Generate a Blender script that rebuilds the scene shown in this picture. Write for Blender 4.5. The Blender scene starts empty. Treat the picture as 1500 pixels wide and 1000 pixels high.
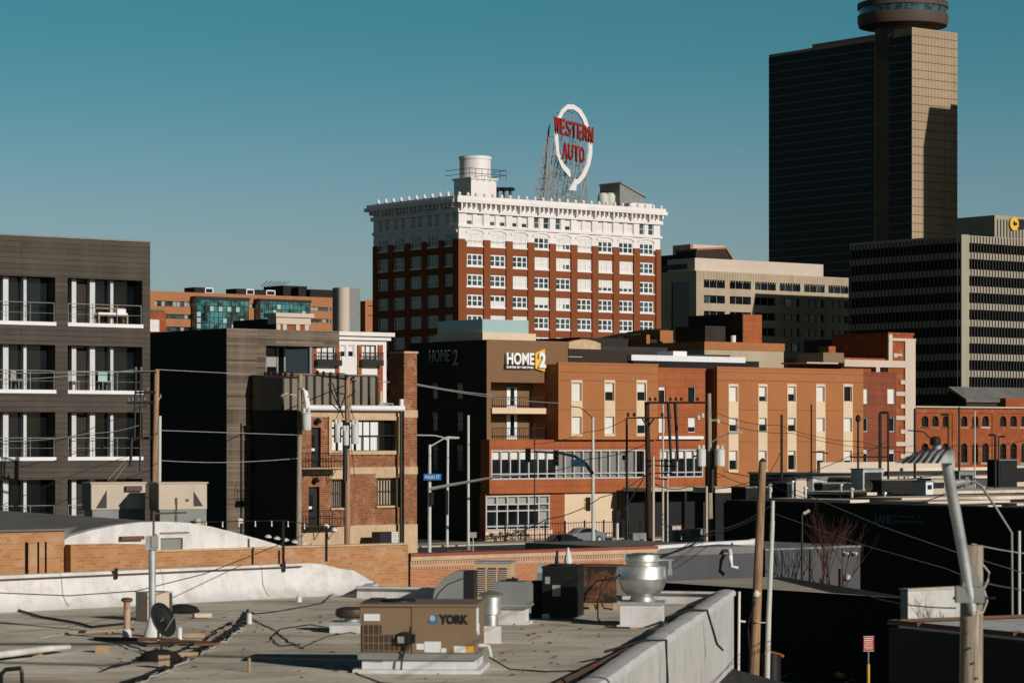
import bpy, math, random
from mathutils import Matrix, Vector
R = math.radians
# ---------------------------------------------------------------- camera
FP, HY, CH = 4050.0, 640.0, 10.0      # focal length in photo pixels, horizon row, eye height
scene = bpy.context.scene
cd = bpy.data.cameras.new("camera"); cam = bpy.data.objects.new("camera", cd)
scene.collection.objects.link(cam)
cam.location = (0, 0, CH); cam.rotation_euler = (R(90), 0, 0)
cd.sensor_width = 36; cd.lens = 36*FP/1500; cd.shift_y = (HY-500)/1500
cd.clip_start = 1; cd.clip_end = 12000
cd.dof.use_dof = True; cd.dof.focus_distance = 330; cd.dof.aperture_fstop = 3.5
scene.camera = cam
# ---------------------------------------------------------------- light
AZ_S = (0.67, -0.742); EL = 19.0     # horizontal direction towards the sun, elevation
SUN_W, SKY_W = 4.1, 0.11
az = math.atan2(AZ_S[0], AZ_S[1])     # clockwise from +Y
w = bpy.data.worlds.new("World"); scene.world = w; w.use_nodes = True
nt = w.node_tree; nt.nodes.clear()
def nd(nt, t, **k):
    n = nt.nodes.new(t)
    for a, b in k.items(): setattr(n, a, b)
    return n
sky = nd(nt, 'ShaderNodeTexSky', sky_type='NISHITA', sun_disc=False)
sky.sun_elevation = R(EL); sky.sun_rotation = az
sky.air_density = 1.0; sky.dust_density = 0.6; sky.ozone_density = 2.0
tc = nd(nt, 'ShaderNodeTexCoord'); sp = nd(nt, 'ShaderNodeSeparateXYZ')
rp = nd(nt, 'ShaderNodeValToRGB'); rp.color_ramp.interpolation = 'EASE'
el = rp.color_ramp.elements
el[0].position = 0.0; el[0].color = (0.47, 0.49, 0.53, 1)
el[1].position = 1.0; el[1].color = (0.012, 0.022, 0.03, 1)
for p_, c_ in ((0.055, (0.42, 0.495, 0.58, 1)), (0.155, (0.16, 0.42, 0.43, 1)), (0.32, (0.035, 0.07, 0.08, 1))):
    e = el.new(p_); e.color = c_
mx = nd(nt, 'ShaderNodeMix', data_type='RGBA', blend_type='MULTIPLY'); mx.inputs[0].default_value = 1
bg = nd(nt, 'ShaderNodeBackground'); bg.inputs[1].default_value = SKY_W
out = nd(nt, 'ShaderNodeOutputWorld')
nt.links.new(tc.outputs['Generated'], sp.inputs[0]); nt.links.new(sp.outputs[2], rp.inputs[0])
nt.links.new(sky.outputs[0], mx.inputs[6]); nt.links.new(rp.outputs[0], mx.inputs[7])
nt.links.new(mx.outputs[2], bg.inputs[0]); nt.links.new(bg.outputs[0], out.inputs[0])
sl = bpy.data.lights.new("sun", 'SUN'); sl.energy = SUN_W; sl.angle = R(0.5); sl.color = (1.0, 0.92, 0.84)
so = bpy.data.objects.new("sun", sl); scene.collection.objects.link(so)
sd = Vector((AZ_S[0]*math.cos(R(EL)), AZ_S[1]*math.cos(R(EL)), math.sin(R(EL))))
so.rotation_euler = sd.to_track_quat('Z', 'Y').to_euler(); so.location = (60, -60, 80)
vs = scene.view_settings; scene.display_settings.display_device = 'sRGB'
vs.view_transform = 'Standard'; vs.look = 'None'; vs.exposure = 0.0; vs.gamma = 1
scene.cycles.filter_width = 1.5
scene.cycles.max_bounces = 5
# ---------------------------------------------------------------- helpers
def X(px, Y): return (px-750)/FP*Y
def Z(py, Y): return CH+(HY-py)/FP*Y
def Dg(py, z): return (CH-z)*FP/(py-HY)          # distance of a ground-level point
def P(px, py, Y): return Vector((X(px, Y), Y, Z(py, Y)))
def G(px, py, z):                                 # point on the level z seen at px,py
    Y = Dg(py, z); return Vector((X(px, Y), Y, z))
AU = 52.1
class MB:
    def __init__(s): s.v = []; s.f = []; s.m = []; s.T = lambda a, b, c: (a, b, c)
    def pt(s, p): s.v.append(s.T(*p)); return len(s.v)-1
    def face(s, pts, mi=0): s.f.append([s.pt(p) for p in pts]); s.m.append(mi)
    def box(s, x0, x1, y0, y1, z0, z1, mi=0):
        n = len(s.v)
        for z in (z0, z1):
            for x, y in ((x0, y0), (x1, y0), (x1, y1), (x0, y1)): s.pt((x, y, z))
        for q in ((0,3,2,1), (4,5,6,7), (0,1,5,4), (1,2,6,5), (2,3,7,6), (3,0,4,7)):
            s.f.append([n+i for i in q]); s.m.append(mi)
        return s
    def prism(s, pts, z0, z1, mi=0, mt=None):      # polygon in xy, extruded in z
        n = len(s.v); k = len(pts)
        for z in (z0, z1):
            for x, y in pts: s.pt((x, y, z))
        s.f.append([n+i for i in reversed(range(k))]); s.m.append(mi)
        s.f.append([n+k+i for i in range(k)]); s.m.append(mi if mt is None else mt)
        for i in range(k):
            j = (i+1) % k
            s.f.append([n+i, n+j, n+k+j, n+k+i]); s.m.append(mi)
        return s
    def sheet(s, pts, d0, d1, mi=0):               # polygon in xz, extruded in y
        n = len(s.v); k = len(pts)
        for d in (d0, d1):
            for x, z in pts: s.pt((x, d, z))
        s.f.append([n+i for i in range(k)]); s.m.append(mi)
        s.f.append([n+k+i for i in reversed(range(k))]); s.m.append(mi)
        for i in range(k):
            j = (i+1) % k
            s.f.append([n+i, n+k+i, n+k+j, n+j]); s.m.append(mi)
        return s
    def tube(s, p0, p1, r0, r1=None, n=8, mi=0, cap=True):
        r1 = r0 if r1 is None else r1
        p0, p1 = Vector(p0), Vector(p1); d = p1-p0
        if d.length < 1e-6: return s
        q = d.to_track_quat('Z', 'Y'); b = len(s.v)
        for p, r in ((p0, r0), (p1, r1)):
            for i in range(n):
                a = 2*math.pi*i/n
                s.pt(tuple(p+q @ Vector((r*math.cos(a), r*math.sin(a), 0))))
        for i in range(n):
            j = (i+1) % n
            s.f.append([b+i, b+j, b+n+j, b+n+i]); s.m.append(mi)
        if cap:
            s.f.append([b+i for i in reversed(range(n))]); s.m.append(mi)
            s.f.append([b+n+i for i in range(n)]); s.m.append(mi)
        return s
    def path(s, pts, r, n=6, mi=0):
        pts = [Vector(p) for p in pts]; b = len(s.v)
        for k, p in enumerate(pts):
            d = (pts[min(k+1, len(pts)-1)]-pts[max(k-1, 0)])
            q = d.to_track_quat('Z', 'Y'); rr = r(k/(len(pts)-1)) if callable(r) else r
            for i in range(n):
                a = 2*math.pi*i/n
                s.pt(tuple(p+q @ Vector((rr*math.cos(a), rr*math.sin(a), 0))))
        for k in range(len(pts)-1):
            for i in range(n):
                j = (i+1) % n
                s.f.append([b+k*n+i, b+k*n+j, b+(k+1)*n+j, b+(k+1)*n+i]); s.m.append(mi)
        s.f.append([b+i for i in reversed(range(n))]); s.m.append(mi)
        s.f.append([b+(len(pts)-1)*n+i for i in range(n)]); s.m.append(mi)
        return s
    def lathe(s, prof, c=(0, 0, 0), n=28, mi=0):
        b = len(s.v); k = len(prof)
        for r, z in prof:
            for i in range(n):
                a = 2*math.pi*i/n
                s.pt((c[0]+r*math.cos(a), c[1]+r*math.sin(a), c[2]+z))
        for q in range(k-1):
            for i in range(n):
                j = (i+1) % n
                s.f.append([b+q*n+i, b+q*n+j, b+(q+1)*n+j, b+(q+1)*n+i]); s.m.append(mi)
        s.f.append([b+i for i in reversed(range(n))]); s.m.append(mi)
        s.f.append([b+(k-1)*n+i for i in range(n)]); s.m.append(mi)
        return s
    def wall(s, a0, a1, z0, z1, holes=(), dep=0.3, y=0.0, mi=0, mr=None):
        """front wall in plane y with rectangular openings and their reveals"""
        mr = mi if mr is None else mr
        hs = [(max(h[0], a0), min(h[1], a1), max(h[2], z0), min(h[3], z1)) for h in holes]
        hs = [h for h in hs if h[1] > h[0] and h[3] > h[2]]
        xs = sorted(set([a0, a1]+[h[0] for h in hs]+[h[1] for h in hs]))
        zs = sorted(set([z0, z1]+[h[2] for h in hs]+[h[3] for h in hs]))
        for j in range(len(zs)-1):
            zm = (zs[j]+zs[j+1])/2; st = None
            for i in range(len(xs)-1):
                xm = (xs[i]+xs[i+1])/2
                hole = any(h[0] < xm < h[1] and h[2] < zm < h[3] for h in hs)
                if not hole and st is None: st = xs[i]
                if (hole or i == len(xs)-2) and st is not None:
                    e = xs[i] if hole else xs[i+1]
                    s.face([(st, y, zs[j]), (e, y, zs[j]), (e, y, zs[j+1]), (st, y, zs[j+1])], mi); st = None
        for h in hs:
            A, B, C, D = h; e = y+dep
            s.face([(A, y, C), (A, e, C), (A, e, D), (A, y, D)], mr); s.face([(B, y, C), (B, y, D), (B, e, D), (B, e, C)], mr)
            s.face([(A, y, C), (B, y, C), (B, e, C), (A, e, C)], mr); s.face([(A, y, D), (A, e, D), (B, e, D), (B, y, D)], mr)
        return s
    def mesh(s, name, mats, smooth=False):
        me = bpy.data.meshes.new(name); me.from_pydata([tuple(v) for v in s.v], [], s.f)
        for m in (mats if isinstance(mats, (list, tuple)) else [mats]): me.materials.append(m)
        me.polygons.foreach_set('material_index', s.m)
        if smooth: me.polygons.foreach_set('use_smooth', [True]*len(me.polygons))
        me.update(); return me
    def build(s, name, mats, parent=None, smooth=False):
        o = bpy.data.objects.new(name, s.mesh(name, mats, smooth)); scene.collection.objects.link(o)
        if smooth:
            try:
                for e in o.data.edges: pass
                o.data.set_sharp_from_angle(angle=R(35))
            except Exception: pass
        if parent is not None: o.parent = parent
        return o
def tag(o, label=None, cat=None, group=None, kind=None):
    if label: o['label'] = label
    if cat: o['category'] = cat
    if group: o['group'] = group
    if kind: o['kind'] = kind
    return o
def thing(name, label, cat, loc=(0, 0, 0), rz=0.0, group=None):
    o = bpy.data.objects.new(name, None); scene.collection.objects.link(o)
    o.empty_display_size = 0.5; o.location = loc; o.rotation_euler = (0, 0, rz)
    return tag(o, label, cat, group)
def put(name, mesh, parent=None, loc=(0, 0, 0), rz=0.0):
    o = bpy.data.objects.new(name, mesh); scene.collection.objects.link(o)
    if parent is not None: o.parent = parent
    o.location = loc; o.rotation_euler = (0, 0, rz); return o
def copy_tree(o, parent=None):
    c = o.copy(); scene.collection.objects.link(c)
    if parent is not None: c.parent = parent
    for ch in list(o.children): copy_tree(ch, c)
    return c
class Fm:
    """a building's frame: origin at its near corner on the ground, x along its front wall, y inward"""
    def __init__(s, px, Y, ang=AU, z0=0.0):
        s.O = Vector((X(px, Y), Y)); a = R(ang); s.e = Vector((math.sin(a), math.cos(a)))
        s.n = Vector((-s.e.y, s.e.x)); s.rz = math.pi/2-a; s.z0 = z0
    def w(s, x, y): return s.O+s.e*x+s.n*y
    def x(s, px, y=0.0):
        k = (px-750)/FP; o = s.O+s.n*y
        return (k*o.y-o.x)/(s.e.x-k*s.e.y)
    def y(s, px, x=0.0):
        k = (px-750)/FP; o = s.O+s.e*x
        return (k*o.y-o.x)/(s.n.x-k*s.n.y)
    def z(s, py, x=0.0, y=0.0): return Z(py, s.w(x, y).y)-s.z0
    def thing(s, name, label, cat, group=None):
        return thing(name, label, cat, (s.O.x, s.O.y, s.z0), s.rz, group)
def sideT(x=0.0): return lambda a, d, z: (x+d, a, z)   # wall coords (along, inward, up) for the left end wall
def textmesh(txt, h, mat, depth=0.1, bold=0.0, sx=1.0, align='LEFT', spacing=1.0):
    c = bpy.data.curves.new("lettering", 'FONT'); c.body = txt; c.size = h/0.7; c.extrude = depth/2/(1)
    c.offset = bold; c.align_x = align; c.space_character = spacing; c.resolution_u = 3
    o = bpy.data.objects.new("lettering_tmp", c); scene.collection.objects.link(o)
    dg = bpy.context.evaluated_depsgraph_get(); dg.update()
    me = bpy.data.meshes.new_from_object(o.evaluated_get(dg)); bpy.data.objects.remove(o)
    # stand it up: x stays, y -> z, z -> -y
    for v in me.vertices: v.co = Vector((v.co.x*sx, -v.co.z, v.co.y))
    me.materials.clear(); me.materials.append(mat); me.update(); return me
# ---------------------------------------------------------------- materials
def newmat(name):
    m = bpy.data.materials.new(name); m.use_nodes = True; nt = m.node_tree
    b = nt.nodes['Principled BSDF']; return m, nt, b
def cmul(c, k): return (min(c[0]*k, 1), min(c[1]*k, 1), min(c[2]*k, 1), 1)
def coords(nt, scale=(1, 1, 1), world=False):
    if world:
        g = nd(nt, 'ShaderNodeNewGeometry'); src = g.outputs['Position']
    else:
        t = nd(nt, 'ShaderNodeTexCoord'); src = t.outputs['Object']
    mp = nd(nt, 'ShaderNodeMapping'); mp.inputs['Scale'].default_value = scale
    nt.links.new(src, mp.inputs[0]); return mp.outputs[0], src
def mixc(nt, fac, a, b, mode='MIX'):
    m = nd(nt, 'ShaderNodeMix', data_type='RGBA', blend_type=mode)
    for sock, v in ((0, fac), (6, a), (7, b)):
        if hasattr(v, 'is_output') or isinstance(v, bpy.types.NodeSocket): nt.links.new(v, m.inputs[sock])
        else: m.inputs[sock].default_value = v
    return m.outputs[2]
def noise(nt, vec, scale, detail=5, rough=0.6):
    n = nd(nt, 'ShaderNodeTexNoise'); n.inputs['Scale'].default_value = scale
    n.inputs['Detail'].default_value = detail; n.inputs['Roughness'].default_value = rough
    nt.links.new(vec, n.inputs['Vector']); return n.outputs['Fac']
def ramp(nt, fac, lo, hi, c0=(0, 0, 0, 1), c1=(1, 1, 1, 1)):
    r = nd(nt, 'ShaderNodeValToRGB'); r.color_ramp.elements[0].position = lo; r.color_ramp.elements[1].position = hi
    r.color_ramp.elements[0].color = c0; r.color_ramp.elements[1].color = c1
    nt.links.new(fac, r.inputs[0]); return r.outputs[0]
def bumpy(nt, b, h, strength=0.3, dist=0.02):
    n = nd(nt, 'ShaderNodeBump'); n.inputs['Strength'].default_value = strength; n.inputs['Distance'].default_value = dist
    nt.links.new(h, n.inputs['Height']); nt.links.new(n.outputs[0], b.inputs['Normal'])
_pc = {}
def paint(name, col, rough=0.75, var=0.14, sc=0.6, metal=0.0, streak=0.25, dirt=None, dirt_amt=0.35, world=True, spec=0.3):
    m, nt, b = newmat(name)
    v, _ = coords(nt, (1, 1, 1), world); vs_, _ = coords(nt, (1, 1, 0.12), world)
    n1 = noise(nt, v, sc); n2 = noise(nt, vs_, sc*3.5, 4); n3 = noise(nt, v, sc*9, 3)
    c = mixc(nt, ramp(nt, n1, 0.32, 0.68), cmul(col, 1-var), cmul(col, 1+var))
    c = mixc(nt, ramp(nt, n2, 0.5, 0.75, (0, 0, 0, 1), (streak, streak, streak, 1)), c, cmul(col, 0.55))
    c = mixc(nt, ramp(nt, n3, 0.3, 0.8, (0, 0, 0, 1), (0.25, 0.25, 0.25, 1)), c, cmul(col, 0.75))
    if dirt:
        n4 = noise(nt, v, sc*1.7, 6, 0.7)
        c = mixc(nt, ramp(nt, n4, 0.5, 0.62, (0, 0, 0, 1), (dirt_amt,)*3+(1,)), c, (*dirt, 1))
    nt.links.new(c, b.inputs['Base Color'])
    b.inputs['Roughness'].default_value = rough; b.inputs['Metallic'].default_value = metal
    b.inputs['Specular IOR Level'].default_value = spec
    bumpy(nt, b, n3, 0.12, 0.01)
    return m
def bricks(name, c1, c2, mortar, bw=0.22, bh=0.075, ms=0.012, var=0.5, stain=None, stain_amt=0.5, bump=0.3, rough=0.9, sc=1.0):
    m, nt, b = newmat(name)
    t = nd(nt, 'ShaderNodeTexCoord'); s_ = nd(nt, 'ShaderNodeSeparateXYZ'); nt.links.new(t.outputs['Object'], s_.inputs[0])
    ad = nd(nt, 'ShaderNodeMath', operation='ADD'); nt.links.new(s_.outputs[0], ad.inputs[0]); nt.links.new(s_.outputs[1], ad.inputs[1])
    cb = nd(nt, 'ShaderNodeCombineXYZ'); nt.links.new(ad.outputs[0], cb.inputs[0]); nt.links.new(s_.outputs[2], cb.inputs[1])
    br = nd(nt, 'ShaderNodeTexBrick'); nt.links.new(cb.outputs[0], br.inputs['Vector'])
    br.inputs['Scale'].default_value = 1; br.inputs['Brick Width'].default_value = bw; br.inputs['Row Height'].default_value = bh
    br.inputs['Mortar Size'].default_value = ms; br.inputs['Mortar Smooth'].default_value = 0.2; br.inputs['Bias'].default_value = 0.0
    br.inputs['Color1'].default_value = (*c1, 1); br.inputs['Color2'].default_value = (*c2, 1); br.inputs['Mortar'].default_value = (*mortar, 1)
    n1 = noise(nt, t.outputs['Object'], 0.5*sc, 6); n2 = noise(nt, t.outputs['Object'], 4*sc, 4)
    c = mixc(nt, ramp(nt, n1, 0.35, 0.7, (0, 0, 0, 1), (0.35, 0.35, 0.35, 1)), br.outputs[0], cmul(c2, 0.7))
    c = mixc(nt, ramp(nt, n2, 0.3, 0.75, (0, 0, 0, 1), (var, var, var, 1)), c, cmul(c1, 0.8))
    if stain:
        n4 = noise(nt, t.outputs['Object'], 1.1*sc, 6, 0.7)
        c = mixc(nt, ramp(nt, n4, 0.52, 0.66, (0, 0, 0, 1), (stain_amt,)*3+(1,)), c, (*stain, 1))
    nt.links.new(c, b.inputs['Base Color']); b.inputs['Roughness'].default_value = rough
    b.inputs['Specular IOR Level'].default_value = 0.15
    bumpy(nt, b, br.outputs['Fac'], -bump, 0.01)
    return m
def glassy(name, col=(0.012, 0.015, 0.017), rough=0.12, spec=0.5, var=0.5, sc=0.25):
    m, nt, b = newmat(name); v, _ = coords(nt, (1, 1, 1), True)
    n = noise(nt, v, sc, 2); c = mixc(nt, ramp(nt, n, 0.4, 0.6), cmul(col, 1-var), cmul(col, 1+var))
    nt.links.new(c, b.inputs['Base Color']); b.inputs['Roughness'].default_value = rough
    b.inputs['Specular IOR Level'].default_value = spec; return m
def rusty(name, base, rust=(0.16, 0.06, 0.025), lo=0.45, hi=0.6, metal=0.3, rough=0.7, sc=2.5):
    m, nt, b = newmat(name); v, _ = coords(nt)
    n = noise(nt, v, sc, 6, 0.7); n2 = noise(nt, v, sc*6, 4)
    c = mixc(nt, ramp(nt, n, lo, hi), cmul(base, 1), cmul(rust, 1))
    c = mixc(nt, ramp(nt, n2, 0.3, 0.8, (0, 0, 0, 1), (0.4, 0.4, 0.4, 1)), c, cmul(rust, 0.5))
    nt.links.new(c, b.inputs['Base Color']); b.inputs['Roughness'].default_value = rough
    b.inputs['Metallic'].default_value = metal; bumpy(nt, b, n2, 0.3, 0.01); return m
def woodpole(name, col):
    m, nt, b = newmat(name); v, _ = coords(nt, (14, 14, 0.6)); v2, _ = coords(nt, (2, 2, 1))
    n = noise(nt, v, 1.5, 6, 0.7); n2 = noise(nt, v2, 1.0, 4)
    c = mixc(nt, ramp(nt, n, 0.35, 0.68), cmul(col, 0.42), cmul(col, 1.25))
    c = mixc(nt, ramp(nt, n2, 0.45, 0.7, (0, 0, 0, 1), (0.5, 0.5, 0.5, 1)), c, cmul(col, 0.6))
    nt.links.new(c, b.inputs['Base Color']); b.inputs['Roughness'].default_value = 0.9
    b.inputs['Specular IOR Level'].default_value = 0.1; bumpy(nt, b, n, 0.8, 0.02); return m
def metal(name, col, rough=0.4, var=0.25, sc=1.5, met=0.9):
    m, nt, b = newmat(name); v, _ = coords(nt); n = noise(nt, v, sc, 5); n2 = noise(nt, v, sc*6, 3)
    c = mixc(nt, ramp(nt, n, 0.35, 0.65), cmul(col, 1-var), cmul(col, 1+var))
    nt.links.new(c, b.inputs['Base Color']); b.inputs['Metallic'].default_value = met
    r = nd(nt, 'ShaderNodeMapRange'); nt.links.new(n, r.inputs[0]); r.inputs[3].default_value = rough*0.7; r.inputs[4].default_value = rough*1.5
    nt.links.new(r.outputs[0], b.inputs['Roughness']); bumpy(nt, b, n2, 0.15, 0.01); return m
def planks(name, c1, c2, gap, pw=3.2, ph=0.2, ms=0.012, fine=12):
    m, nt, b = newmat(name)
    t = nd(nt, 'ShaderNodeTexCoord'); s_ = nd(nt, 'ShaderNodeSeparateXYZ'); nt.links.new(t.outputs['Object'], s_.inputs[0])
    ad = nd(nt, 'ShaderNodeMath', operation='ADD'); nt.links.new(s_.outputs[0], ad.inputs[0]); nt.links.new(s_.outputs[1], ad.inputs[1])
    cb = nd(nt, 'ShaderNodeCombineXYZ'); nt.links.new(ad.outputs[0], cb.inputs[0]); nt.links.new(s_.outputs[2], cb.inputs[1])
    br = nd(nt, 'ShaderNodeTexBrick', offset=0.37, offset_frequency=2); nt.links.new(cb.outputs[0], br.inputs['Vector'])
    br.inputs['Scale'].default_value = 1; br.inputs['Brick Width'].default_value = pw; br.inputs['Row Height'].default_value = ph
    br.inputs['Mortar Size'].default_value = ms; br.inputs['Mortar Smooth'].default_value = 0.1
    br.inputs['Color1'].default_value = (*c1, 1); br.inputs['Color2'].default_value = (*c2, 1); br.inputs['Mortar'].default_value = (*gap, 1)
    v, _ = coords(nt, (0.35, 0.35, fine)); n = noise(nt, v, 1.0, 5, 0.7)
    v3, _ = coords(nt, (1, 1, 0.2)); n3 = noise(nt, v3, 0.6, 4)
    c = mixc(nt, ramp(nt, n, 0.35, 0.7, (0, 0, 0, 1), (0.5, 0.5, 0.5, 1)), br.outputs[0], cmul(c2, 0.55))
    c = mixc(nt, ramp(nt, n3, 0.45, 0.7, (0, 0, 0, 1), (0.35, 0.35, 0.35, 1)), c, cmul(c1, 1.5))
    nt.links.new(c, b.inputs['Base Color']); b.inputs['Roughness'].default_value = 0.8
    bumpy(nt, b, br.outputs['Fac'], -0.4, 0.02); return m
M = {}
M['ground'] = paint('ground', (0.06, 0.055, 0.05), 0.95, 0.3, 0.05)
M['asphalt'] = paint('asphalt', (0.045, 0.045, 0.047), 0.9, 0.3, 0.25)
M['concrete'] = paint('concrete', (0.42, 0.37, 0.30), 0.9, 0.2, 0.5)
M['yellow'] = paint('yellow_paint', (0.55, 0.33, 0.05), 0.7, 0.2, 2)
M['white'] = paint('white_paint', (0.66, 0.67, 0.68), 0.6, 0.06, 0.5, streak=0.12)
M['terracotta'] = paint('white_terracotta', (0.66, 0.63, 0.62), 0.5, 0.05, 0.12, streak=0.2)
M['coating'] = paint('white_roof_coating', (0.60, 0.595, 0.59), 0.6, 0.09, 0.7, streak=0.45, dirt=(0.36, 0.31, 0.25), dirt_amt=0.4)
M['whitewall'] = paint('painted_block_wall', (0.48, 0.475, 0.45), 0.8, 0.1, 0.6, streak=0.4, dirt=(0.25, 0.22, 0.18), dirt_amt=0.3)
M['cream'] = paint('cream_panel', (0.60, 0.47, 0.33), 0.8, 0.07, 0.3, streak=0.12)
M['creamstone'] = paint('cream_stone', (0.47, 0.34, 0.21), 0.85, 0.15, 1.0, streak=0.4)
M['beige'] = paint('beige_metal', (0.47, 0.39, 0.31), 0.6, 0.06, 0.8, streak=0.15)
M['tan'] = paint('tan_roofing', (0.60, 0.51, 0.41), 0.9, 0.2, 0.15, dirt=(0.12, 0.09, 0.07))
M['darkroof'] = paint('dark_roofing', (0.03, 0.03, 0.031), 0.85, 0.3, 0.5)
M['greyroof'] = paint('grey_roofing', (0.15, 0.145, 0.14), 0.85, 0.2, 0.5)
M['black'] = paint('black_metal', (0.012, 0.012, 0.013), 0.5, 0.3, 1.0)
M['charcoal'] = paint('charcoal_and_shaded_wall', (0.010, 0.010, 0.011), 0.8, 0.25, 0.3)  # near-black; on end and warehouse walls the shade is in this colour
M['graywall'] = paint('slate_painted_wall', (0.066, 0.068, 0.074), 0.8, 0.15, 0.4, streak=0.3)  # slate paint, taken darker to carry the shade on the wall
M['shadewall'] = paint('dark_and_shaded_wall', (0.03, 0.022, 0.018), 0.9, 0.3, 0.3)  # dark brown, also colours in wall sides that lie in shade
M['ac'] = paint('tan_enamel', (0.195, 0.13, 0.075), 0.45, 0.05, 0.8, streak=0.12, spec=0.5)
M['acdark'] = paint('brown_enamel', (0.055, 0.037, 0.026), 0.5, 0.1, 1.0)
M['galv'] = metal('galvanised_steel', (0.40, 0.42, 0.42), 0.5, 0.2, 2.0, 0.55)
M['steel'] = metal('spun_aluminium', (0.62, 0.61, 0.58), 0.42, 0.12, 3.0, 0.9)
M['greymetal'] = paint('grey_enamel', (0.19, 0.20, 0.19), 0.55, 0.12, 1.2)
M['pole'] = paint('galvanised_pole', (0.50, 0.50, 0.46), 0.55, 0.08, 1.0, streak=0.2)
M['rust'] = rusty('rusted_steel', (0.10, 0.07, 0.05))
M['rustorange'] = rusty('orange_rust', (0.22, 0.08, 0.03), (0.02, 0.014, 0.012), 0.42, 0.56, 0.1)
M['rusttan'] = rusty('rusty_pipe', (0.45, 0.33, 0.22), (0.28, 0.10, 0.04), 0.48, 0.55, 0.0)
M['wood'] = woodpole('weathered_pole_wood', (0.34, 0.215, 0.13))
M['wood2'] = woodpole('tan_pole_wood', (0.40, 0.245, 0.15))
M['woodgrey'] = woodpole('grey_pole_wood', (0.36, 0.30, 0.23))
M['wooddark'] = woodpole('creosoted_wood', (0.05, 0.032, 0.024))
M['timber'] = paint('sawn_timber', (0.36, 0.25, 0.15), 0.9, 0.3, 3, streak=0.2, dirt=(0.12, 0.08, 0.05), world=False)
M['glass'] = glassy('dark_glass', (0.007, 0.009, 0.010), 0.1, 0.3)
M['bronzeglass'] = glassy('bronze_glass', (0.006, 0.009, 0.010), 0.25, 0.12)
M['glassblue'] = glassy('blue_dark_glass', (0.03, 0.05, 0.055), 0.1, 0.6, 0.6, 0.5)
M['glassgreen'] = glassy('teal_glass', (0.02, 0.10, 0.10), 0.08, 0.8, 0.9, 0.35)
M['screen'] = paint('frosted_glass_screen', (0.30, 0.42, 0.42), 0.3, 0.05, 0.3, streak=0.0, spec=0.6)
M['blind'] = paint('window_blind', (0.62, 0.60, 0.57), 0.8, 0.06, 1.0, streak=0.0)
M['blindgrey'] = paint('grey_blind', (0.30, 0.29, 0.27), 0.8, 0.08, 0.8, streak=0.0)
M['shade'] = paint('sheer_shade', (0.18, 0.175, 0.165), 0.8, 0.1, 0.7, streak=0.0)
M['curtain'] = paint('cream_curtain', (0.42, 0.37, 0.27), 0.9, 0.2, 2.0, streak=0.4)
M['brickWA'] = bricks('red_brick', (0.225, 0.066, 0.024), (0.18, 0.053, 0.02), (0.21, 0.09, 0.045), 0.22, 0.075, 0.006, 0.3, sc=0.15, bump=0.1)
M['brickC'] = bricks('weathered_orange_brick', (0.30, 0.105, 0.042), (0.10, 0.036, 0.018), (0.30, 0.18, 0.11), 0.23, 0.115, 0.016, 0.4, stain=(0.50, 0.34, 0.22), stain_amt=0.35)
M['brickJ'] = bricks('buff_brick', (0.46, 0.23, 0.10), (0.30, 0.13, 0.055), (0.42, 0.27, 0.16), 0.25, 0.085, 0.008, 0.5, stain=(0.42, 0.33, 0.25), stain_amt=0.6)
M['brickK'] = bricks('orange_brick', (0.46, 0.19, 0.085), (0.34, 0.12, 0.055), (0.40, 0.28, 0.20), 0.25, 0.08, 0.010, 0.35)
M['soldier'] = bricks('soldier_course_brick', (0.34, 0.13, 0.07), (0.22, 0.09, 0.05), (0.50, 0.36, 0.26), 0.10, 0.5, 0.03, 0.2)
M['redcoping'] = paint('red_coping', (0.24, 0.06, 0.04), 0.6, 0.15, 1)
M['brickE'] = bricks('old_red_brick', (0.30, 0.072, 0.021), (0.22, 0.052, 0.016), (0.27, 0.12, 0.065), 0.22, 0.08, 0.008, 0.4, stain=(0.45, 0.24, 0.15), stain_amt=0.35, bump=0.1)
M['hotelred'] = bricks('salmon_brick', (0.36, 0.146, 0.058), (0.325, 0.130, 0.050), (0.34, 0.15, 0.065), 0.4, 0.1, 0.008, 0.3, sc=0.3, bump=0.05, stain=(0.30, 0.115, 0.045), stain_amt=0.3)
M['hotelorange'] = planks('orange_panel', (0.315, 0.082, 0.017), (0.285, 0.073, 0.015), (0.15, 0.038, 0.01), 4.0, 0.75, 0.03, 1)
M['hotelrust'] = planks('rust_red_panel', (0.20, 0.046, 0.014), (0.175, 0.040, 0.012), (0.09, 0.02, 0.008), 4.0, 0.75, 0.03, 1)
M['hotelbrown'] = bricks('brown_brick', (0.20, 0.115, 0.062), (0.18, 0.10, 0.053), (0.2, 0.12, 0.08), 0.4, 0.1, 0.005, 0.15, sc=0.3, bump=0.05)
M['hoteldark'] = paint('dark_and_shaded_brick', (0.030, 0.022, 0.018), 0.9, 0.15, 0.2)  # near-black brown; stands in for shade on the hotel's end wall
M['hospital'] = bricks('tan_orange_brick', (0.37, 0.165, 0.075), (0.33, 0.14, 0.06), (0.4, 0.2, 0.12), 1.2, 0.4, 0.01, 0.2, sc=0.1, bump=0.0)
M['siding'] = planks('grey_brown_siding', (0.064, 0.050, 0.037), (0.040, 0.031, 0.023), (0.018, 0.014, 0.011), 7.0, 0.26, 0.022, 3)
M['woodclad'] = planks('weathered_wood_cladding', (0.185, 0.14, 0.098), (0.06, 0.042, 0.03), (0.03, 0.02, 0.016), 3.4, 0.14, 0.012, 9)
M['corrug'] = paint('ribbed_metal_siding', (0.17, 0.145, 0.11), 0.6, 0.1, 1.0)
M['stone'] = paint('pale_precast', (0.50, 0.42, 0.35), 0.85, 0.05, 0.1, streak=0.15)
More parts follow.
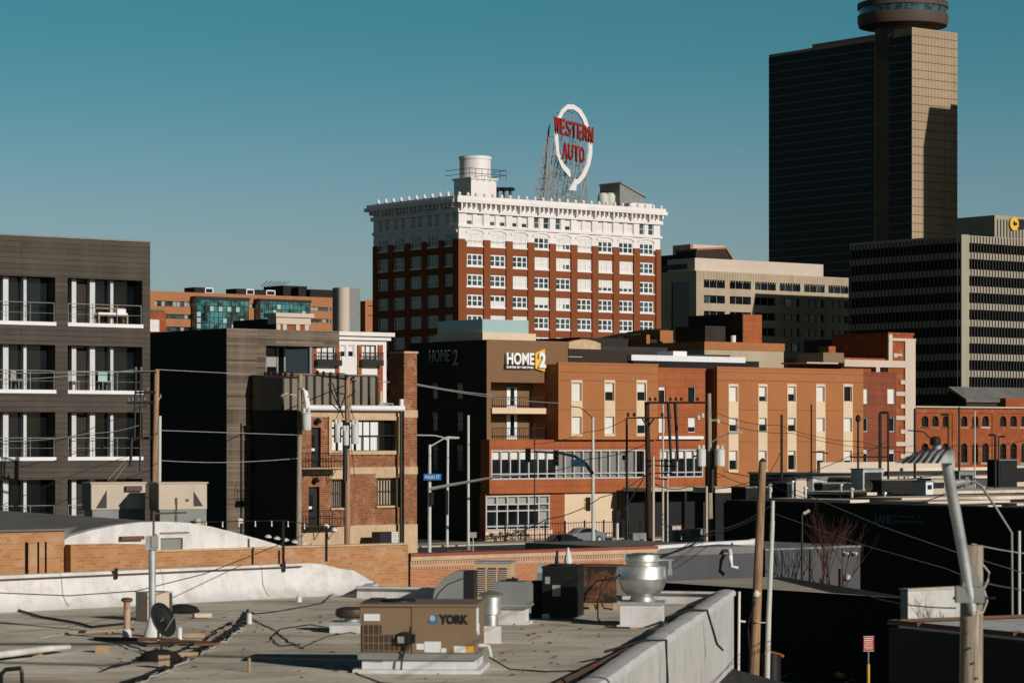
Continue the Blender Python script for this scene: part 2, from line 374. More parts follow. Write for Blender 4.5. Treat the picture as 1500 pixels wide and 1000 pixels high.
M['precast'] = paint('stained_precast', (0.38, 0.31, 0.22), 0.85, 0.12, 0.15, streak=0.5)
M['bronze'] = paint('bronze_fin', (0.05, 0.04, 0.032), 0.5, 0.1, 0.3)
M['spandrel'] = paint('grey_spandrel', (0.30, 0.27, 0.21), 0.7, 0.07, 0.1)
M['towerstone'] = paint('tower_panel', (0.33, 0.25, 0.165), 0.8, 0.1, 0.05, streak=0.35)
M['drum'] = paint('dark_drum_panel', (0.075, 0.052, 0.040), 0.7, 0.15, 0.1)
M['column'] = paint('grey_white_column', (0.50, 0.51, 0.52), 0.6, 0.08, 0.8, streak=0.2)
M['mullion'] = paint('pale_mullion', (0.42, 0.42, 0.42), 0.6, 0.05, 0.5, streak=0.1)
M['towerdark'] = paint('tower_panel_joint', (0.13, 0.095, 0.065), 0.8, 0.1, 0.1)
M['letterred'] = paint('red_sign_enamel', (0.26, 0.022, 0.018), 0.6, 0.4, 0.4)
M['letterwhite'] = paint('white_sign_letter', (0.72, 0.715, 0.70), 0.5, 0.03, 1, streak=0)
M['gold'] = paint('gold_sign', (0.70, 0.42, 0.05), 0.5, 0.1, 0.3, streak=0)
M['lattice'] = paint('rusty_lattice', (0.27, 0.225, 0.195), 0.8, 0.3, 0.3)
M['logoblue'] = paint('blue_badge', (0.05, 0.12, 0.28), 0.5, 0.1, 1)
M['signblue'] = paint('blue_street_sign', (0.01, 0.13, 0.36), 0.5, 0.05, 1, streak=0)
M['signshade'] = paint('shaded_blue_sign', (0.008, 0.035, 0.07), 0.5, 0.05, 1, streak=0)  # shaded copy of the blue sign colour
M['signred'] = paint('red_sign', (0.42, 0.03, 0.02), 0.5, 0.05, 1, streak=0)
M['teal'] = paint('teal_lettering', (0.05, 0.16, 0.16), 0.6, 0.05, 1, streak=0)
M['cable'] = paint('black_cable', (0.014, 0.012, 0.011), 0.6, 0.2, 2)
M['cablelight'] = paint('bare_cable', (0.42, 0.40, 0.36), 0.5, 0.2, 2)
M['porcelain'] = paint('porcelain', (0.66, 0.64, 0.58), 0.3, 0.05, 2, streak=0, spec=0.6)
M['transformer'] = paint('pale_transformer_paint', (0.55, 0.55, 0.52), 0.5, 0.06, 2, streak=0.2)
M['bark'] = paint('twig_bark', (0.055, 0.025, 0.015), 0.95, 0.3, 4)
M['tyre'] = paint('tyre_rubber', (0.012, 0.012, 0.012), 0.85, 0.1, 3)
M['carblue'] = paint('grey_blue_car_paint', (0.15, 0.175, 0.19), 0.25, 0.03, 1, streak=0, spec=0.7)
M['carblack'] = paint('black_car_paint', (0.01, 0.01, 0.011), 0.25, 0.03, 1, streak=0, spec=0.7)
M['tail'] = paint('red_lamp_lens', (0.55, 0.02, 0.02), 0.2, 0.05, 1, streak=0)
def roofmat():
    m, nt, b = newmat('roof_membrane')
    v, _ = coords(nt, (1, 1, 1), True); vw, _ = coords(nt, (0.5, 1.0, 1), True)
    n1 = noise(nt, v, 0.16, 6, 0.65); n2 = noise(nt, vw, 0.55, 7, 0.75); n3 = noise(nt, v, 7, 4); n4 = noise(nt, vw, 0.33, 5, 0.6)
    c = mixc(nt, ramp(nt, n1, 0.35, 0.65), (0.53, 0.485, 0.39, 1), (0.82, 0.78, 0.66, 1))
    c = mixc(nt, ramp(nt, n2, 0.50, 0.60, (0, 0, 0, 1), (0.55, 0.55, 0.55, 1)), c, (0.24, 0.20, 0.15, 1))
    c = mixc(nt, ramp(nt, n4, 0.55, 0.64, (0, 0, 0, 1), (0.5, 0.5, 0.5, 1)), c, (0.36, 0.24, 0.15, 1))
    c = mixc(nt, ramp(nt, n3, 0.35, 0.8, (0, 0, 0, 1), (0.5, 0.5, 0.5, 1)), c, (0.34, 0.30, 0.23, 1))
    # seams of the rolls
    t = nd(nt, 'ShaderNodeNewGeometry'); s_ = nd(nt, 'ShaderNodeSeparateXYZ'); nt.links.new(t.outputs[0], s_.inputs[0])
    cb = nd(nt, 'ShaderNodeMapping'); cb.inputs['Rotation'].default_value = (0, 0, R(9)); nt.links.new(t.outputs[0], cb.inputs[0])
    br = nd(nt, 'ShaderNodeTexBrick'); nt.links.new(cb.outputs[0], br.inputs[0]); br.inputs['Scale'].default_value = 1
    br.inputs['Brick Width'].default_value = 9; br.inputs['Row Height'].default_value = 1.9; br.inputs['Mortar Size'].default_value = 0.035
    br.inputs['Color1'].default_value = br.inputs['Color2'].default_value = (0, 0, 0, 1); br.inputs['Mortar'].default_value = (0.6, 0.6, 0.6, 1)
    c = mixc(nt, br.outputs[0], c, (0.30, 0.26, 0.20, 1))
    nt.links.new(c, b.inputs['Base Color']); b.inputs['Roughness'].default_value = 0.85
    b.inputs['Specular IOR Level'].default_value = 0.2
    bumpy(nt, b, n2, 0.35, 0.05); return m
M['roof'] = roofmat()
# ================================================================ ground and streets
def ground():
    mb = MB(); mb.face([(-2500, -300, 0), (2500, -300, 0), (2500, 6000, 0), (-2500, 6000, 0)])
    tag(mb.build('ground', M['ground']), kind='structure')
    F = Fm(713, 265)
    mb = MB(); mb.face([(-90, -23, .004), (140, -23, .004), (140, -7.5, .004), (-90, -7.5, .004)])
    o = mb.build('street', M['asphalt']); o.location = (F.O.x, F.O.y, 0); o.rotation_euler = (0, 0, F.rz); tag(o, kind='structure')
    mb = MB(); mb.box(-60, 75, -7.5, -1.7, -.2, .13)
    mb.box(-90, 140, -29, -23, -.2, .13)
    o = mb.build('pavement', M['concrete']); o.location = (F.O.x, F.O.y, 0); o.rotation_euler = (0, 0, F.rz); tag(o, kind='structure')
    mb = MB()
    for i in range(20): mb.box(-70+i*9, -67+i*9, -15.3, -15.15, .0, .012)
    o = mb.build('road_markings', M['yellow']); o.location = (F.O.x, F.O.y, 0); o.rotation_euler = (0, 0, F.rz); tag(o, kind='structure')
    mb = MB(); mb.face([(3, 60, .004), (40, 60, .004), (24, 132, .004), (3, 132, .004)])
    tag(mb.build('parking_lot', M['asphalt']), kind='structure')
ground()
def piece(name, mb, k, mat, par):
    """the k-th box of a builder as a part of its own"""
    p = MB(); p.v = mb.v[8*k:8*k+8]; p.f = [[i-8*k for i in f] for f in mb.f[6*k:6*k+6]]; p.m = [0]*6
    return p.build(name, mat, par)
# ================================================================ windows (shared meshes)
_wm = {}
def win_meshes(w, h, cols, rows, kind, bar=0.12, fm='white', gl='glass', bl='blind'):
    key = (round(w, 1), round(h, 1), cols, rows, kind, bar, fm, gl, bl)
    if key in _wm: return _wm[key]
    f = MB(); b = bar
    f.box(-w/2, w/2, -.02, .1, 0, b); f.box(-w/2, w/2, -.02, .1, h-b, h)
    f.box(-w/2, -w/2+b, -.018, .1, b, h-b); f.box(w/2-b, w/2, -.018, .1, b, h-b)
    for i in range(1, cols):
        x = -w/2+w*i/cols; f.box(x-b*.55, x+b*.55, -.016, .1, b, h-b)
    for j in range(1, rows):
        z = h*j/rows; f.box(-w/2+b, w/2-b, -.012, .1, z-b*.3, z+b*.3)
    p = MB(); y = .06
    def q(x0, x1, z0, z1, mi): p.face([(x0, y, z0), (x1, y, z0), (x1, y, z1), (x0, y, z1)], mi)
    L, Rr, mid = -w/2+b*.5, w/2-b*.5, h*.5
    if kind == 'D': q(L, Rr, 0, h, 0)
    elif kind == 'B': q(L, Rr, 0, h, 1)
    elif kind == 'L': q(L, Rr, 0, mid*.7, 0); q(L, Rr, mid*.7, h, 1)
    elif kind == 'M': q(L, Rr, 0, mid, 0); q(L, Rr, mid, h, 1)
    elif kind == 'U': q(L, Rr, 0, mid, 1); q(L, Rr, mid, h, 0)
    elif kind == 'Q': q(L, w*.05, 0, h, 1); q(w*.05, Rr, 0, mid, 0); q(w*.05, Rr, mid, h, 1)
    elif kind == 'S': q(L, Rr, 0, h*.78, 0); q(L, Rr, h*.78, h, 1)
    r = (f.mesh('window', M[fm]), p.mesh('pane', [M[gl], M[bl]]))
    _wm[key] = r; return r
_sm = {}
def sill_mesh(w, dz=.22, pr=.25, mat='terracotta'):
    k = (round(w, 1), dz, pr, mat)
    if k not in _sm:
        m = MB(); m.box(-w/2, w/2, -pr, .05, -dz, 0); _sm[k] = m.mesh('sill', M[mat])
    return _sm[k]
def window(par, x, y, z, w, h, cols=1, rows=2, kind='D', side=False, sill=None, pane=True, name='window', **k):
    fm_, pm = win_meshes(w, h, cols, rows, kind, **k)
    o = put(name, fm_, par, (x, y, z), -math.pi/2 if side else 0)
    if pane: put('pane', pm, o)
    if sill: put('sill', sill_mesh(w+.5, mat=sill), o)
    return o
# ================================================================ brick tower with the rooftop sign
def old_tower():
    F = Fm(672, 500); t = F.thing('brick_office_tower', 'tall red brick building with white ornate top carrying the large rooftop letter sign', 'building')
    XR = F.x(967); YD = F.y(547)
    cols = [(110, 215), (262, 365), (410, 510), (555, 655), (697, 800), (838, 940), (978, 1080), (1117, 1215), (1255, 1352)]
    fx = [(F.x(660+a/4.545), F.x(660+b/4.545)) for a, b in cols]
    wA = sum(b-a for a, b in fx)/9
    cx = [(a+b)/2 for a, b in fx]; x0 = fx[0][0]
    zs = [F.z(p, cx[0]) for p in (360.0, 390, 419.5, 449.3, 479)]    # sills
    st = (zs[0]-zs[4])/4; zs = [zs[0]-st*i for i in range(13) if zs[0]-st*i > 3]
    hW = st*.60
    ztop = F.z(287, 0); zb = F.z(331.8, cx[0])            # cornice top, belt
    zw = F.z(352, 0)                                    # white/brick limit
    za0, za1 = F.z(329.6, cx[0]), F.z(312, cx[0])
    side_c = [(554, 569.6), (577, 593), (602, 618), (626, 643), (651.5, 669)]
    sy = [(F.y(a), F.y(b)) for a, b in side_c]; scy = [(a+b)/2 for a, b in sy]; wS = sum(abs(a-b) for a, b in sy)/5
    att = 1.35
    def holes(cs, w):
        h = [(c-w/2, c+w/2, z, z+hW) for c in cs for z in zs]
        return h, [(c+s*w*.32-att/2, c+s*w*.32+att/2, za0, za1) for c in cs for s in (-1, 1)]
    mb = MB(); hf, ha = holes(cx, wA)
    mb.wall(0, XR, 0, zw, hf, .45); 
    mb.T = sideT(); hs, hsa = holes(scy, wS); mb.wall(0, YD, 0, zw, hs, .45); mb.T = lambda a, b, c: (a, b, c)
    mb.box(.6, XR-.05, .6, YD-.05, 0, zw+2)
    mb.face([(XR, 0, 0), (XR, YD, 0), (XR, YD, zw), (XR, 0, zw)]); mb.face([(0, YD, 0), (XR, YD, 0), (XR, YD, zw), (0, YD, zw)])
    mb.build('brick_wall', M['brickWA'], t)
    # brick piers proud of the wall
    mb = MB()
    for i in range(8):
        c = (fx[i][1]+fx[i+1][0])/2; mb.box(c-.75, c+.75, -.28, -.002, 0, zw+.3)
    mb.box(-.28, 1.3, -.28, -.002, 0, zw+.3); mb.box(XR-1.2, XR, -.28, -.002, 0, zw+.3)
    for i in range(6):
        ys = [0.8]+[(scy[4-k]+scy[3-k])/2 for k in range(4)]+[YD-.8]
        mb.box(-.28, -.002, ys[i]-.7, ys[i]+.7, 0, zw+.3)
    mb.build('pier', M['brickWA'], t)
    mb = MB(); m2 = [h for h in hf if h[3] > zw]
    mb.wall(0, XR, zw, ztop-1.2, m2+ha, .45)
    mb.T = sideT(); mb.wall(0, YD, zw, ztop-1.2, [h for h in hs if h[3] > zw]+hsa, .45); mb.T = lambda a, b, c: (a, b, c)
    mb.face([(XR, 0, zw), (XR, YD, zw), (XR, YD, ztop), (XR, 0, ztop)]); mb.box(.5, XR-.1, .5, YD-.1, ztop-2.5, ztop-.9)
    # belt course, hoods over the arched row
    mb.box(-.35, XR+.3, -.35, -.003, zb-.25, zb+.2); mb.box(-.35, -.003, -.3, YD, zb-.25, zb+.2)
    for c, ax in [(c, 0) for c in cx]+[(c, 1) for c in scy]:
        w = wA if ax == 0 else wS; zz = zs[0]+hW
        pts = []
        for k in range(9):
            a = math.pi*k/8; pts.append((c+math.cos(a)*(w/2+.35), zz+.15+math.sin(a)*.95))
        q = [(c+math.cos(math.pi*k/8)*(w/2+.05), zz+.1+math.sin(math.pi*k/8)*.55) for k in range(8, -1, -1)]
        if ax: mb.T = sideT()
        mb.sheet(pts+q, -.2, -.004); mb.T = lambda a, b, c: (a, b, c)
    # pilasters between attic pairs
    for i in range(8):
        c = (fx[i][1]+fx[i+1][0])/2; mb.box(c-.7, c+.7, -.15, -.003, zb+.2, ztop-2.6)
    mb.build('upper_wall', M['terracotta'], t)
    # cornice with brackets and cresting
    mb = MB()
    for x0_, x1_, y0_, y1_, z0_, z1_ in ((-1.1, XR+1.0, -1.1, 0, ztop-1.2, ztop-.55), (-.8, XR+.8, -.8, .3, ztop-.55, ztop+.05), (-.45, XR+.4, -.45, .0, ztop-3.0, ztop-2.3),
                                    (-1.3, -.002, 0, YD+1.3, ztop-1.2, ztop-.55), (-.9, .3, .3, YD+1, ztop-.55, ztop+.05), (-.45, -.002, 0, YD+.4, ztop-3.0, ztop-2.3)):
        mb.box(x0_, x1_, y0_, y1_, z0_, z1_)
    n = int(XR/1.12)
    for i in range(n+1):
        x = i*XR/n; big = i % 4 == 0
        mb.box(x-.17, x+.17, -1.0 if big else -.85, -.01, ztop-(2.5 if big else 1.95), ztop-1.19)
    n = int(YD/1.12)
    for i in range(1, n+1):
        x = i*YD/n; big = i % 4 == 0
        mb.box(-1.1 if big else -.9, -.01, x-.17, x+.17, ztop-(2.5 if big else 1.95), ztop-1.19)
    n = int(XR/1.9)
    for i in range(n+1):
        x = i*XR/n; mb.lathe([(.26, 0), (.34, .3), (.22, .58), (.04, .7)], (x-.3, -.6, ztop+.04), 8)
    n = 11
    for i in range(1, n):
        x = i*YD/n; mb.lathe([(.28, 0), (.36, .4), (.22, .75), (.04, .95)], (-.6, x, ztop+.04), 8)
    mb.build('cornice', M['terracotta'], t)
    mb = MB(); mb.box(.5, XR-.5, .5, YD-.5, ztop-.9, ztop-.6); mb.build('roof', M['darkroof'], t)
    # windows
    rowk = ["BBBDQBDDD", "DDDBQBBBD", "DDBDDBLLD", "DUDLQDDDD", "DBBDDDDDD", "DDDDBDDDD"]
    for r, z in enumerate(zs[:8]):
        for c in range(9):
            k = rowk[r][c] if r < len(rowk) else 'D'
            window(t, cx[c], .12, z, wA, hW, 3, 2, k, sill='terracotta', bar=.24, gl='glassblue')
    ak = ["LB", "LL", "LL", "DD", "DL", "BB", "BB", "BB", "DD"]
    stuff = MB(); nside = 0
    def add_plain(c, z, w, h, side, kind):
        stuff.T = sideT() if side else (lambda a, b, c: (a, b, c)); stuff.box(c-w/2, c+w/2, .12, .2, z, z+h, 0)
        for zz in (z, z+h/2-.06, z+h-.12): stuff.box(c-w/2, c+w/2, .05, .121, zz, zz+.12, 1)
        for xx in (-w/2, -w/6, w/6, w/2-.14): stuff.box(c+xx, c+xx+.14, .06, .121, z, z+h, 1)
    for c in range(9):
        for j, s in enumerate((-1, 1)):
            window(t, cx[c]+s*wA*.32, .2, za0, att, za1-za0, 1, 2, ak[c][j], bar=.12, gl='glassblue')
    rr = random.Random(4)
    for r, z in enumerate(zs):
        for c in scy:
            if r < 2: window(t, .12, c, z, wS, hW, 3, 2, 'D', side=True, sill='terracotta', bar=.16, gl='glassblue')
            else: add_plain(c, z, wS, hW, True, 'D')
        if r >= 8:
            for c in cx: add_plain(c, z, wA, hW, False, 'D')
    for c in scy:
        for s in (-1, 1): add_plain(c+s*wS*.32, za0, att, za1-za0, True, 'D')
    o = stuff.build('window', [M['glassblue'], M['white']], t); o['kind'] = 'stuff'
    # penthouse, water tank, roof clutter (fixed parts)
    zr = ztop-.6
    q = Fm(690, F.w(2, 5).y, z0=zr)
    b = q.thing('water_tank_house', 'white block house with round water tank on top at the roof corner', 'tank house')
    mb = MB(); w = q.x(727); d = q.y(665); h = q.z(262, 0)
    mb.box(0, w, 0, d, 0, h); mb.box(-.25, w+.25, -.25, d+.25, h, h+.35); mb.build('block', M['terracotta'], b)
    cxl = q.x(696, 4.2); r = 23*q.w(0, 4).y/FP; mb = MB(); zt = q.z(230, cxl, 4)
    mb.lathe([(r, h+.35), (r, zt-.6), (r*1.05, zt-.55), (r*1.05, zt), (0.02, zt+.4)], (cxl, 4.2, 0), 40); mb.build('tank', M['terracotta'], b, True)
    mb = MB()
    for hh in (.9, 1.8):
        for a, c in (((-1.3, -1.3), (w+1.3, -1.3)), ((-1.3, -1.3), (-1.3, d+1)), ((w+1.3, -1.3), (w+1.3, d+1))):
            mb.tube((a[0], a[1], h+hh), (c[0], c[1], h+hh), .05, n=4)
    for i in range(7):
        f = i/6; mb.tube((-1.3+f*(w+2.6), -1.3, h), (-1.3+f*(w+2.6), -1.3, h+1.8), .05, n=4)
    mb.build('railing', M['black'], b)
    b = thing('roof_fan_cluster', 'dark clutter of fans beside the round water tank', 'fan', (*F.w(F.x(738, 4), 4), zr)); mb = MB()
    hh = Z(277, F.w(8, 4).y)-zr
    for k, (dx, s) in enumerate(((-1.2, 1), (0, 1.1), (1.2, .9))):
        mb.tube((dx, 0, -.1), (dx, 0, hh), .25); mb.lathe([(.9*s, 0), (1.0*s, .35), (.5*s, .6)], (dx, 0, hh), 12)
    mb.build('fan_head', M['black'], b)
    for i, px in enumerate((883.5, 893.5, 903.5)):
        xx = F.x(px, 5); p = F.w(xx, 5); ht = Z(283, p.y)-zr
        o = thing('roof_vent', ['leftmost', 'middle', 'rightmost'][i]+' of three grey drum vents on the roof beside the big sign', 'vent', (p.x, p.y, zr), 0, 'drum vents beside the sign')
        mb = MB(); mb.lathe([(.45, -.1), (.5, ht-2.6), (.95, ht-2.4)], n=14); mb.build('stem', M['pole'], o)
        mb = MB(); mb.lathe([(.95, ht-2.4), (1.05, ht-1.8), (1.05, ht-.5), (.7, ht)], n=16); mb.build('drum', M['pole'], o, True)
    g = Fm(908, F.w(F.x(915), 4).y, z0=zr); b = g.thing('roof_skylight_wedge', 'dark sloped wedge-shaped stair roof at the right of the roof', 'stairhead')
    w = g.x(944); h1, h2 = g.z(268, 0), g.z(290, w)
    mb = MB(); mb.sheet([(0, 0), (w, 0), (w, h2), (w*.05, h1), (0, h1)], 0, 6, 0); mb.build('wall', M['greymetal'], b)
    mb = MB(); mb.sheet([(-.2, h1+.02), (.3, h1+.25), (w+.3, h2+.3), (w+.3, h2+.02)], -.3, 6.3, 0); mb.build('roof', M['greymetal'], b)
    g = Fm(925, F.w(F.x(930), 1).y-.3, z0=zr); b = MB(); b.box(0, g.x(957), 0, 3, 0, g.z(297, 0))
    o = b.build('roof_parapet_block', M['terracotta']); o.location = (g.O.x, g.O.y, zr); o.rotation_euler = (0, 0, g.rz); tag(o, 'low white parapet block at the right end of the cornice', 'parapet block')
    # ---------------- the big sign
    S = Fm(830, 531, ang=23.0, z0=zr)
    def sp(px, py): x = S.x(px); return (x, S.z(py, x))
    sg = S.thing('rooftop_sign', 'giant red letters reading across a white looping arrow on a rusty steel lattice', 'sign')
    def textfit(txt, pl, pr, yt, yb, name):
        # pl, pr: left/right px; yt/yb: top and bottom rows at the left end
        xa, xb = S.x(pl), S.x(pr); z0_, z1_ = S.z(yb, xa), S.z(yt, xa)
        me = textmesh(txt, z1_-z0_, M['letterred'], .5, .0)
        xs_ = [v.co.x for v in me.vertices]; k = (xb-xa)/(max(xs_)-min(xs_)); mn = min(xs_)
        for v in me.vertices: v.co.x = (v.co.x-mn)*k
        me.update(); return put(name, me, sg, (xa, -1.0, z0_))
    def fatfit(txt, pl, pr, yt, yb, name):
        xa, xb = S.x(pl), S.x(pr); z0_, z1_ = S.z(yb, xa), S.z(yt, xa); n = len(txt); cell = (xb-xa)/n
        for i, ch in enumerate(txt):
            me = textmesh(ch, z1_-z0_, M['letterred'], .3, .05)
            xs_ = [v.co.x for v in me.vertices]; zs_ = [v.co.z for v in me.vertices]
            k = cell*.84/(max(xs_)-min(xs_)); mn, mz = min(xs_), min(zs_); kz = (z1_-z0_)/(max(zs_)-mz)
            for v in me.vertices: v.co.x = (v.co.x-mn)*k; v.co.z = (v.co.z-mz)*kz
            me.update(); put(name, me, sg, (xa+i*cell+cell*.08, -.6, z0_))
    fatfit('WESTERN', 807, 865, 171, 195, 'letter')
    fatfit('AUTO', 819, 852, 208, 232, 'letter')
    outp = [(833, 259), (822, 246), (815, 228), (812.5, 205), (813, 190), (817, 171), (823, 160), (831, 153), (840, 153.5), (850, 160), (858, 173), (863.5, 190), (867, 209), (867, 225), (864, 241), (857, 258), (849, 268), (844, 271), (843.5, 279.5), (833, 278.5), (842, 262)]
    inn = [(846, 263), (852, 255), (859, 240), (862, 222), (861.5, 206), (858, 190), (853, 176), (846, 165), (839, 160.5), (831, 160), (825, 166), (820, 176), (817.5, 192), (817, 206), (819, 226), (825, 240), (834, 249), (835.5, 259)]
    mb = MB(); pts = [sp(*p) for p in outp+inn]
    mb.sheet([p for p in pts], -.12, .15)
    mb.build('arrow_loop', M['letterwhite'], sg)
    mb = MB(); xl, xr = S.x(812), S.x(866)
    def zt(px): return 0
    tops = {0: 200, 1: 165, 2: 158, 3: 165, 4: 195, 5: 235}
    for i in range(6):
        x = xl+(xr-xl)*i/5; top = S.z(tops[i], x)
        mb.tube((x, .8, -.3), (x, .8, top), .09, n=4)
        bx = 2.6*(.3+.7*(1-abs(i-2)/6)); mb.tube((x, .8, top*.72), (x-1.5, bx, -.3), .09, n=4)
        mb.tube((x, .8, top*.95), (x-1.8, bx*1.3, -.3), .08, n=4)
        for k in range(1, 8):
            f = k/8; zz = top*.72*f; mb.tube((x, .8, zz), (x-1.5*(1-f), .8+(bx-.8)*(1-f), zz), .06, n=4)
            if k < 7: mb.tube((x, .8, zz), (x-1.5*(1-f-.125), .8+(bx-.8)*(1-f-.125), zz+top*.09), .05, n=4)
        if i < 5:
            x2 = xl+(xr-xl)*(i+1)/5; t2 = min(top, S.z(tops[i+1], x2)); nn = max(2, int(t2/3.2))
            for k in range(nn+1):
                zz = t2*k/nn; mb.tube((x, .8, zz), (x2, .8, zz), .07, n=4)
                if k < nn:
                    a, b = (x, x2) if (k+i) % 2 else (x2, x); mb.tube((a, .8, zz), (b, .8, zz+t2/nn), .06, n=4)
                    if zz < t2*.7 and k % 2 == 0: mb.tube((x-1.5*(1-k/nn), .8+2*(1-k/nn), zz), (x2-1.5*(1-k/nn), .8+2*(1-k/nn), zz), .06, n=4)
    # raking tower at the back left
    A = [(xl-1.5, 2.2), (xl-4, 3.2), (xl+2, 3.6), (xl-3, 1.0)]
    for i, (ax, ay) in enumerate(A): mb.tube((ax, ay, -.3), (xl+.5, 1.2, S.z(182, xl)), .11, n=4)
    tz = S.z(182, xl)
    for k in range(1, 8):
        f = k/8
        P4 = [(ax+(xl+.5-ax)*f, ay+(1.2-ay)*f, tz*f) for ax, ay in A]; P5 = [(ax+(xl+.5-ax)*(f-.125), ay+(1.2-ay)*(f-.125), tz*(f-.125)) for ax, ay in A]
        for i in range(4):
            mb.tube(P4[i], P4[(i+1) % 4], .06, n=4); mb.tube(P4[i], P5[(i+1) % 4], .05, n=4)
    mb.tube((S.x(839), .5, S.z(165, 0)), (S.x(836), .5, S.z(143, 0)), .05, n=4)
    mb.build('lattice', M['lattice'], sg)
old_tower()
# ================================================================ dark round-topped hotel tower
def crown_tower():
    F = Fm(1336, 930); t = F.thing('dark_skyscraper', 'tallest dark tower with a round revolving restaurant drum on its roof', 'skyscraper')
    XR = F.x(1402.5); Y1 = F.y(1303); Y2 = F.y(1281); Y3 = F.y(1126.5)
    zt = F.z(40, 0); zt2 = F.z(56, 0, Y2)
    mb = MB(); mb.box(0, XR, 0, Y1, 0, zt); mb.build('front_block', M['towerstone'], t)
    mb = MB(); mb.box(.5, XR-2, Y1, Y2, 0, zt-1.5); mb.build('recess_block', M['towerdark'], t)
    mb = MB(); mb.box(0, XR-1, Y2, Y3, 0, zt2); mb.box(2, XR-3, Y2, Y2+(Y3-Y2)*.62, zt2, zt2+1.6); mb.build('rear_block', M['towerstone'], t)
    # floor joints and vertical joints
    mb = MB(); step = (F.z(60, 0)-F.z(205, 0))/11.6; z = zt-step*.9
    while z > 20:
        mb.box(-.10, XR+.05, -.10, Y1, z-.22, z); mb.box(-.10, 0.001, Y2, Y3, z-.22, z); z -= step
    mb.build('floor_joint', M['towerdark'], t)
    mb = MB()
    n = 14
    for i in range(1, n): mb.box(XR*i/n-.04, XR*i/n+.04, -.03, .001, 20, zt-.4)
    mb.build('vertical_joint', M['towerdark'], t)
    mb = MB(); z = zt-step*.9
    while z > 20:
        mb.box(-.16, .0, .12, Y1-.02, z-step*.94, z-.2); mb.box(-.16, .0, Y2+.02, Y3-.05, z-step*.94, z-.2); z -= step
    o = mb.build('window_band', M['bronzeglass'], t)  # glass bands widened over the stone to deepen the shaded side
    # drum
    cx = F.w(0, 0); d = 66.5*(930+10)/FP; q = (X(1322.5, 945), 945)
    c = thing('rooftop_drum', 'round banded restaurant drum overhanging the top of the dark tower', 'rooftop drum', (q[0], q[1], zt-1))
    zz = lambda py: Z(py, 945)-(zt-1)
    mb = MB(); mb.lathe([(d*.55, -8), (d*.62, zz(44)), (d*.97, zz(40)), (d, zz(33)), (d, zz(24))], n=56); mb.build('lower_band', M['drum'], c, True)
    mb = MB(); mb.lathe([(d*.97, zz(24)), (d*.97, zz(14))], n=56); mb.build('window_ring', M['glassblue'], c, True)
    mb = MB(); mb.lathe([(d*1.0, zz(14)), (d*1.0, zz(6)), (d*.96, zz(5)), (d*.9, zz(4.5))], n=56); mb.build('upper_band', M['drum'], c, True)
    mb = MB(); mb.lathe([(d*.62, zz(6)), (d*.62, zz(-12))], n=40); mb.build('core', M['towerdark'], c, True)
    # neighbouring tower outside the frame that shades the lower part of the lit face
    g = Fm(1624, 880); o = MB(); o.box(0, 60, -30, 10, 0, 143.5); o.box(10.5, 60, -30, 10, 143.5, 145.2)
    q = o.build('neighbour_tower', M['towerstone']); q.location = (g.O.x, g.O.y, 0); q.rotation_euler = (0, 0, g.rz); tag(q, 'plain tall tower standing just beyond the right edge behind the office block', 'tower')
crown_tower()
# ================================================================ office block with fins
def office():
    F = Fm(1408, 650); t = F.thing('finned_office_block', 'office block with striped dark windows and pale spandrels below the dark tower', 'office building')
    XR = F.x(1560); YD = F.y(1245); zt = F.z(344, 0); st = (F.z(369, 0)-F.z(567, 0))/8.0
    st = 24.75*650/FP; zb = 14
    mb = MB(); mb.box(.3, XR, .3, YD, 0, zt-.2); mb.build('core', M['bronzeglass'], t)
    mb = MB(); z = zt
    k = 0
    while z > zb:
        h = 1.55 if k else 1.75
        mb.box(0.0, XR, 0, .29, z-h, z); mb.box(0, .29, .29, YD, z-h, z); z -= st; k += 1
    mb.box(0, 2.6, -.12, .27, 6, zt+.12, 0); mb.build('spandrel', M['spandrel'], t)
    mb = MB(); x = 3.2
    while x < XR: mb.box(x, x+.16, -.22, .3, zb-2, zt-.15); x += 1.05
    y = 1.0
    while y < YD: mb.box(-.22, .3, y, y+.2, zb-2, zt-.15); y += 1.25
    mb.build('fin', M['bronze'], t)
    mb = MB(); mb.box(1.5, XR, 1.5, YD-1, zt-.2, zt+.05); mb.build('roof', M['darkroof'], t)
    y0 = 4.0; xl = F.x(1457, y0); mb = MB(); z1 = F.z(315, xl, y0)
    mb.box(xl, XR, y0, F.y(1400, xl), zt, z1)
    mb.build('penthouse', M['spandrel'], t)
    mb = MB(); x = xl+.8
    while x < XR: mb.box(x, x+.25, y0-.18, y0+.01, zt, z1-1.0); x += 1.1
    mb.build('penthouse_rib', M['bronze'], t)
    mb = MB(); xc = F.x(1485, y0-.3); zc = F.z(328, xc, y0); r = 9.5*F.w(xc, 0).y/FP
    n = 26; ring = []
    for i in range(n): a = 2*math.pi*i/n; ring.append((xc+r*math.cos(a), zc+r*1.05*math.sin(a)))
    mb.sheet(ring, y0-.55, y0-.2, 0); mb.build('logo_disc', M['gold'], t)
    mb = MB(); mb.sheet([(xc-.2, zc-.5), (xc+.9, zc-.2), (xc+.7, zc+.35), (xc+.1, zc+.2), (xc-.1, zc+.7), (xc-.55, zc+.2)], y0-.7, y0-.5)
    mb.sheet([(xc+r*.9, zc-1.1), (xc+r+2.3, zc-1.1), (xc+r+2.3, zc+1.2), (xc+r*1.1, zc+1.2)], y0-.45, y0-.19); mb.build('logo_letter', M['black'], t)
    mb = MB(); a, b = F.x(1410, -1), F.x(1437, -1); mb.box(a, (a+b)/2-.1, -1.4, -.3, 6, F.z(580, a)); mb.box((a+b)/2+.1, b, -1.4, -.3, 6, F.z(580, a)); mb.build('entrance_block', M['stone'], t)
office()
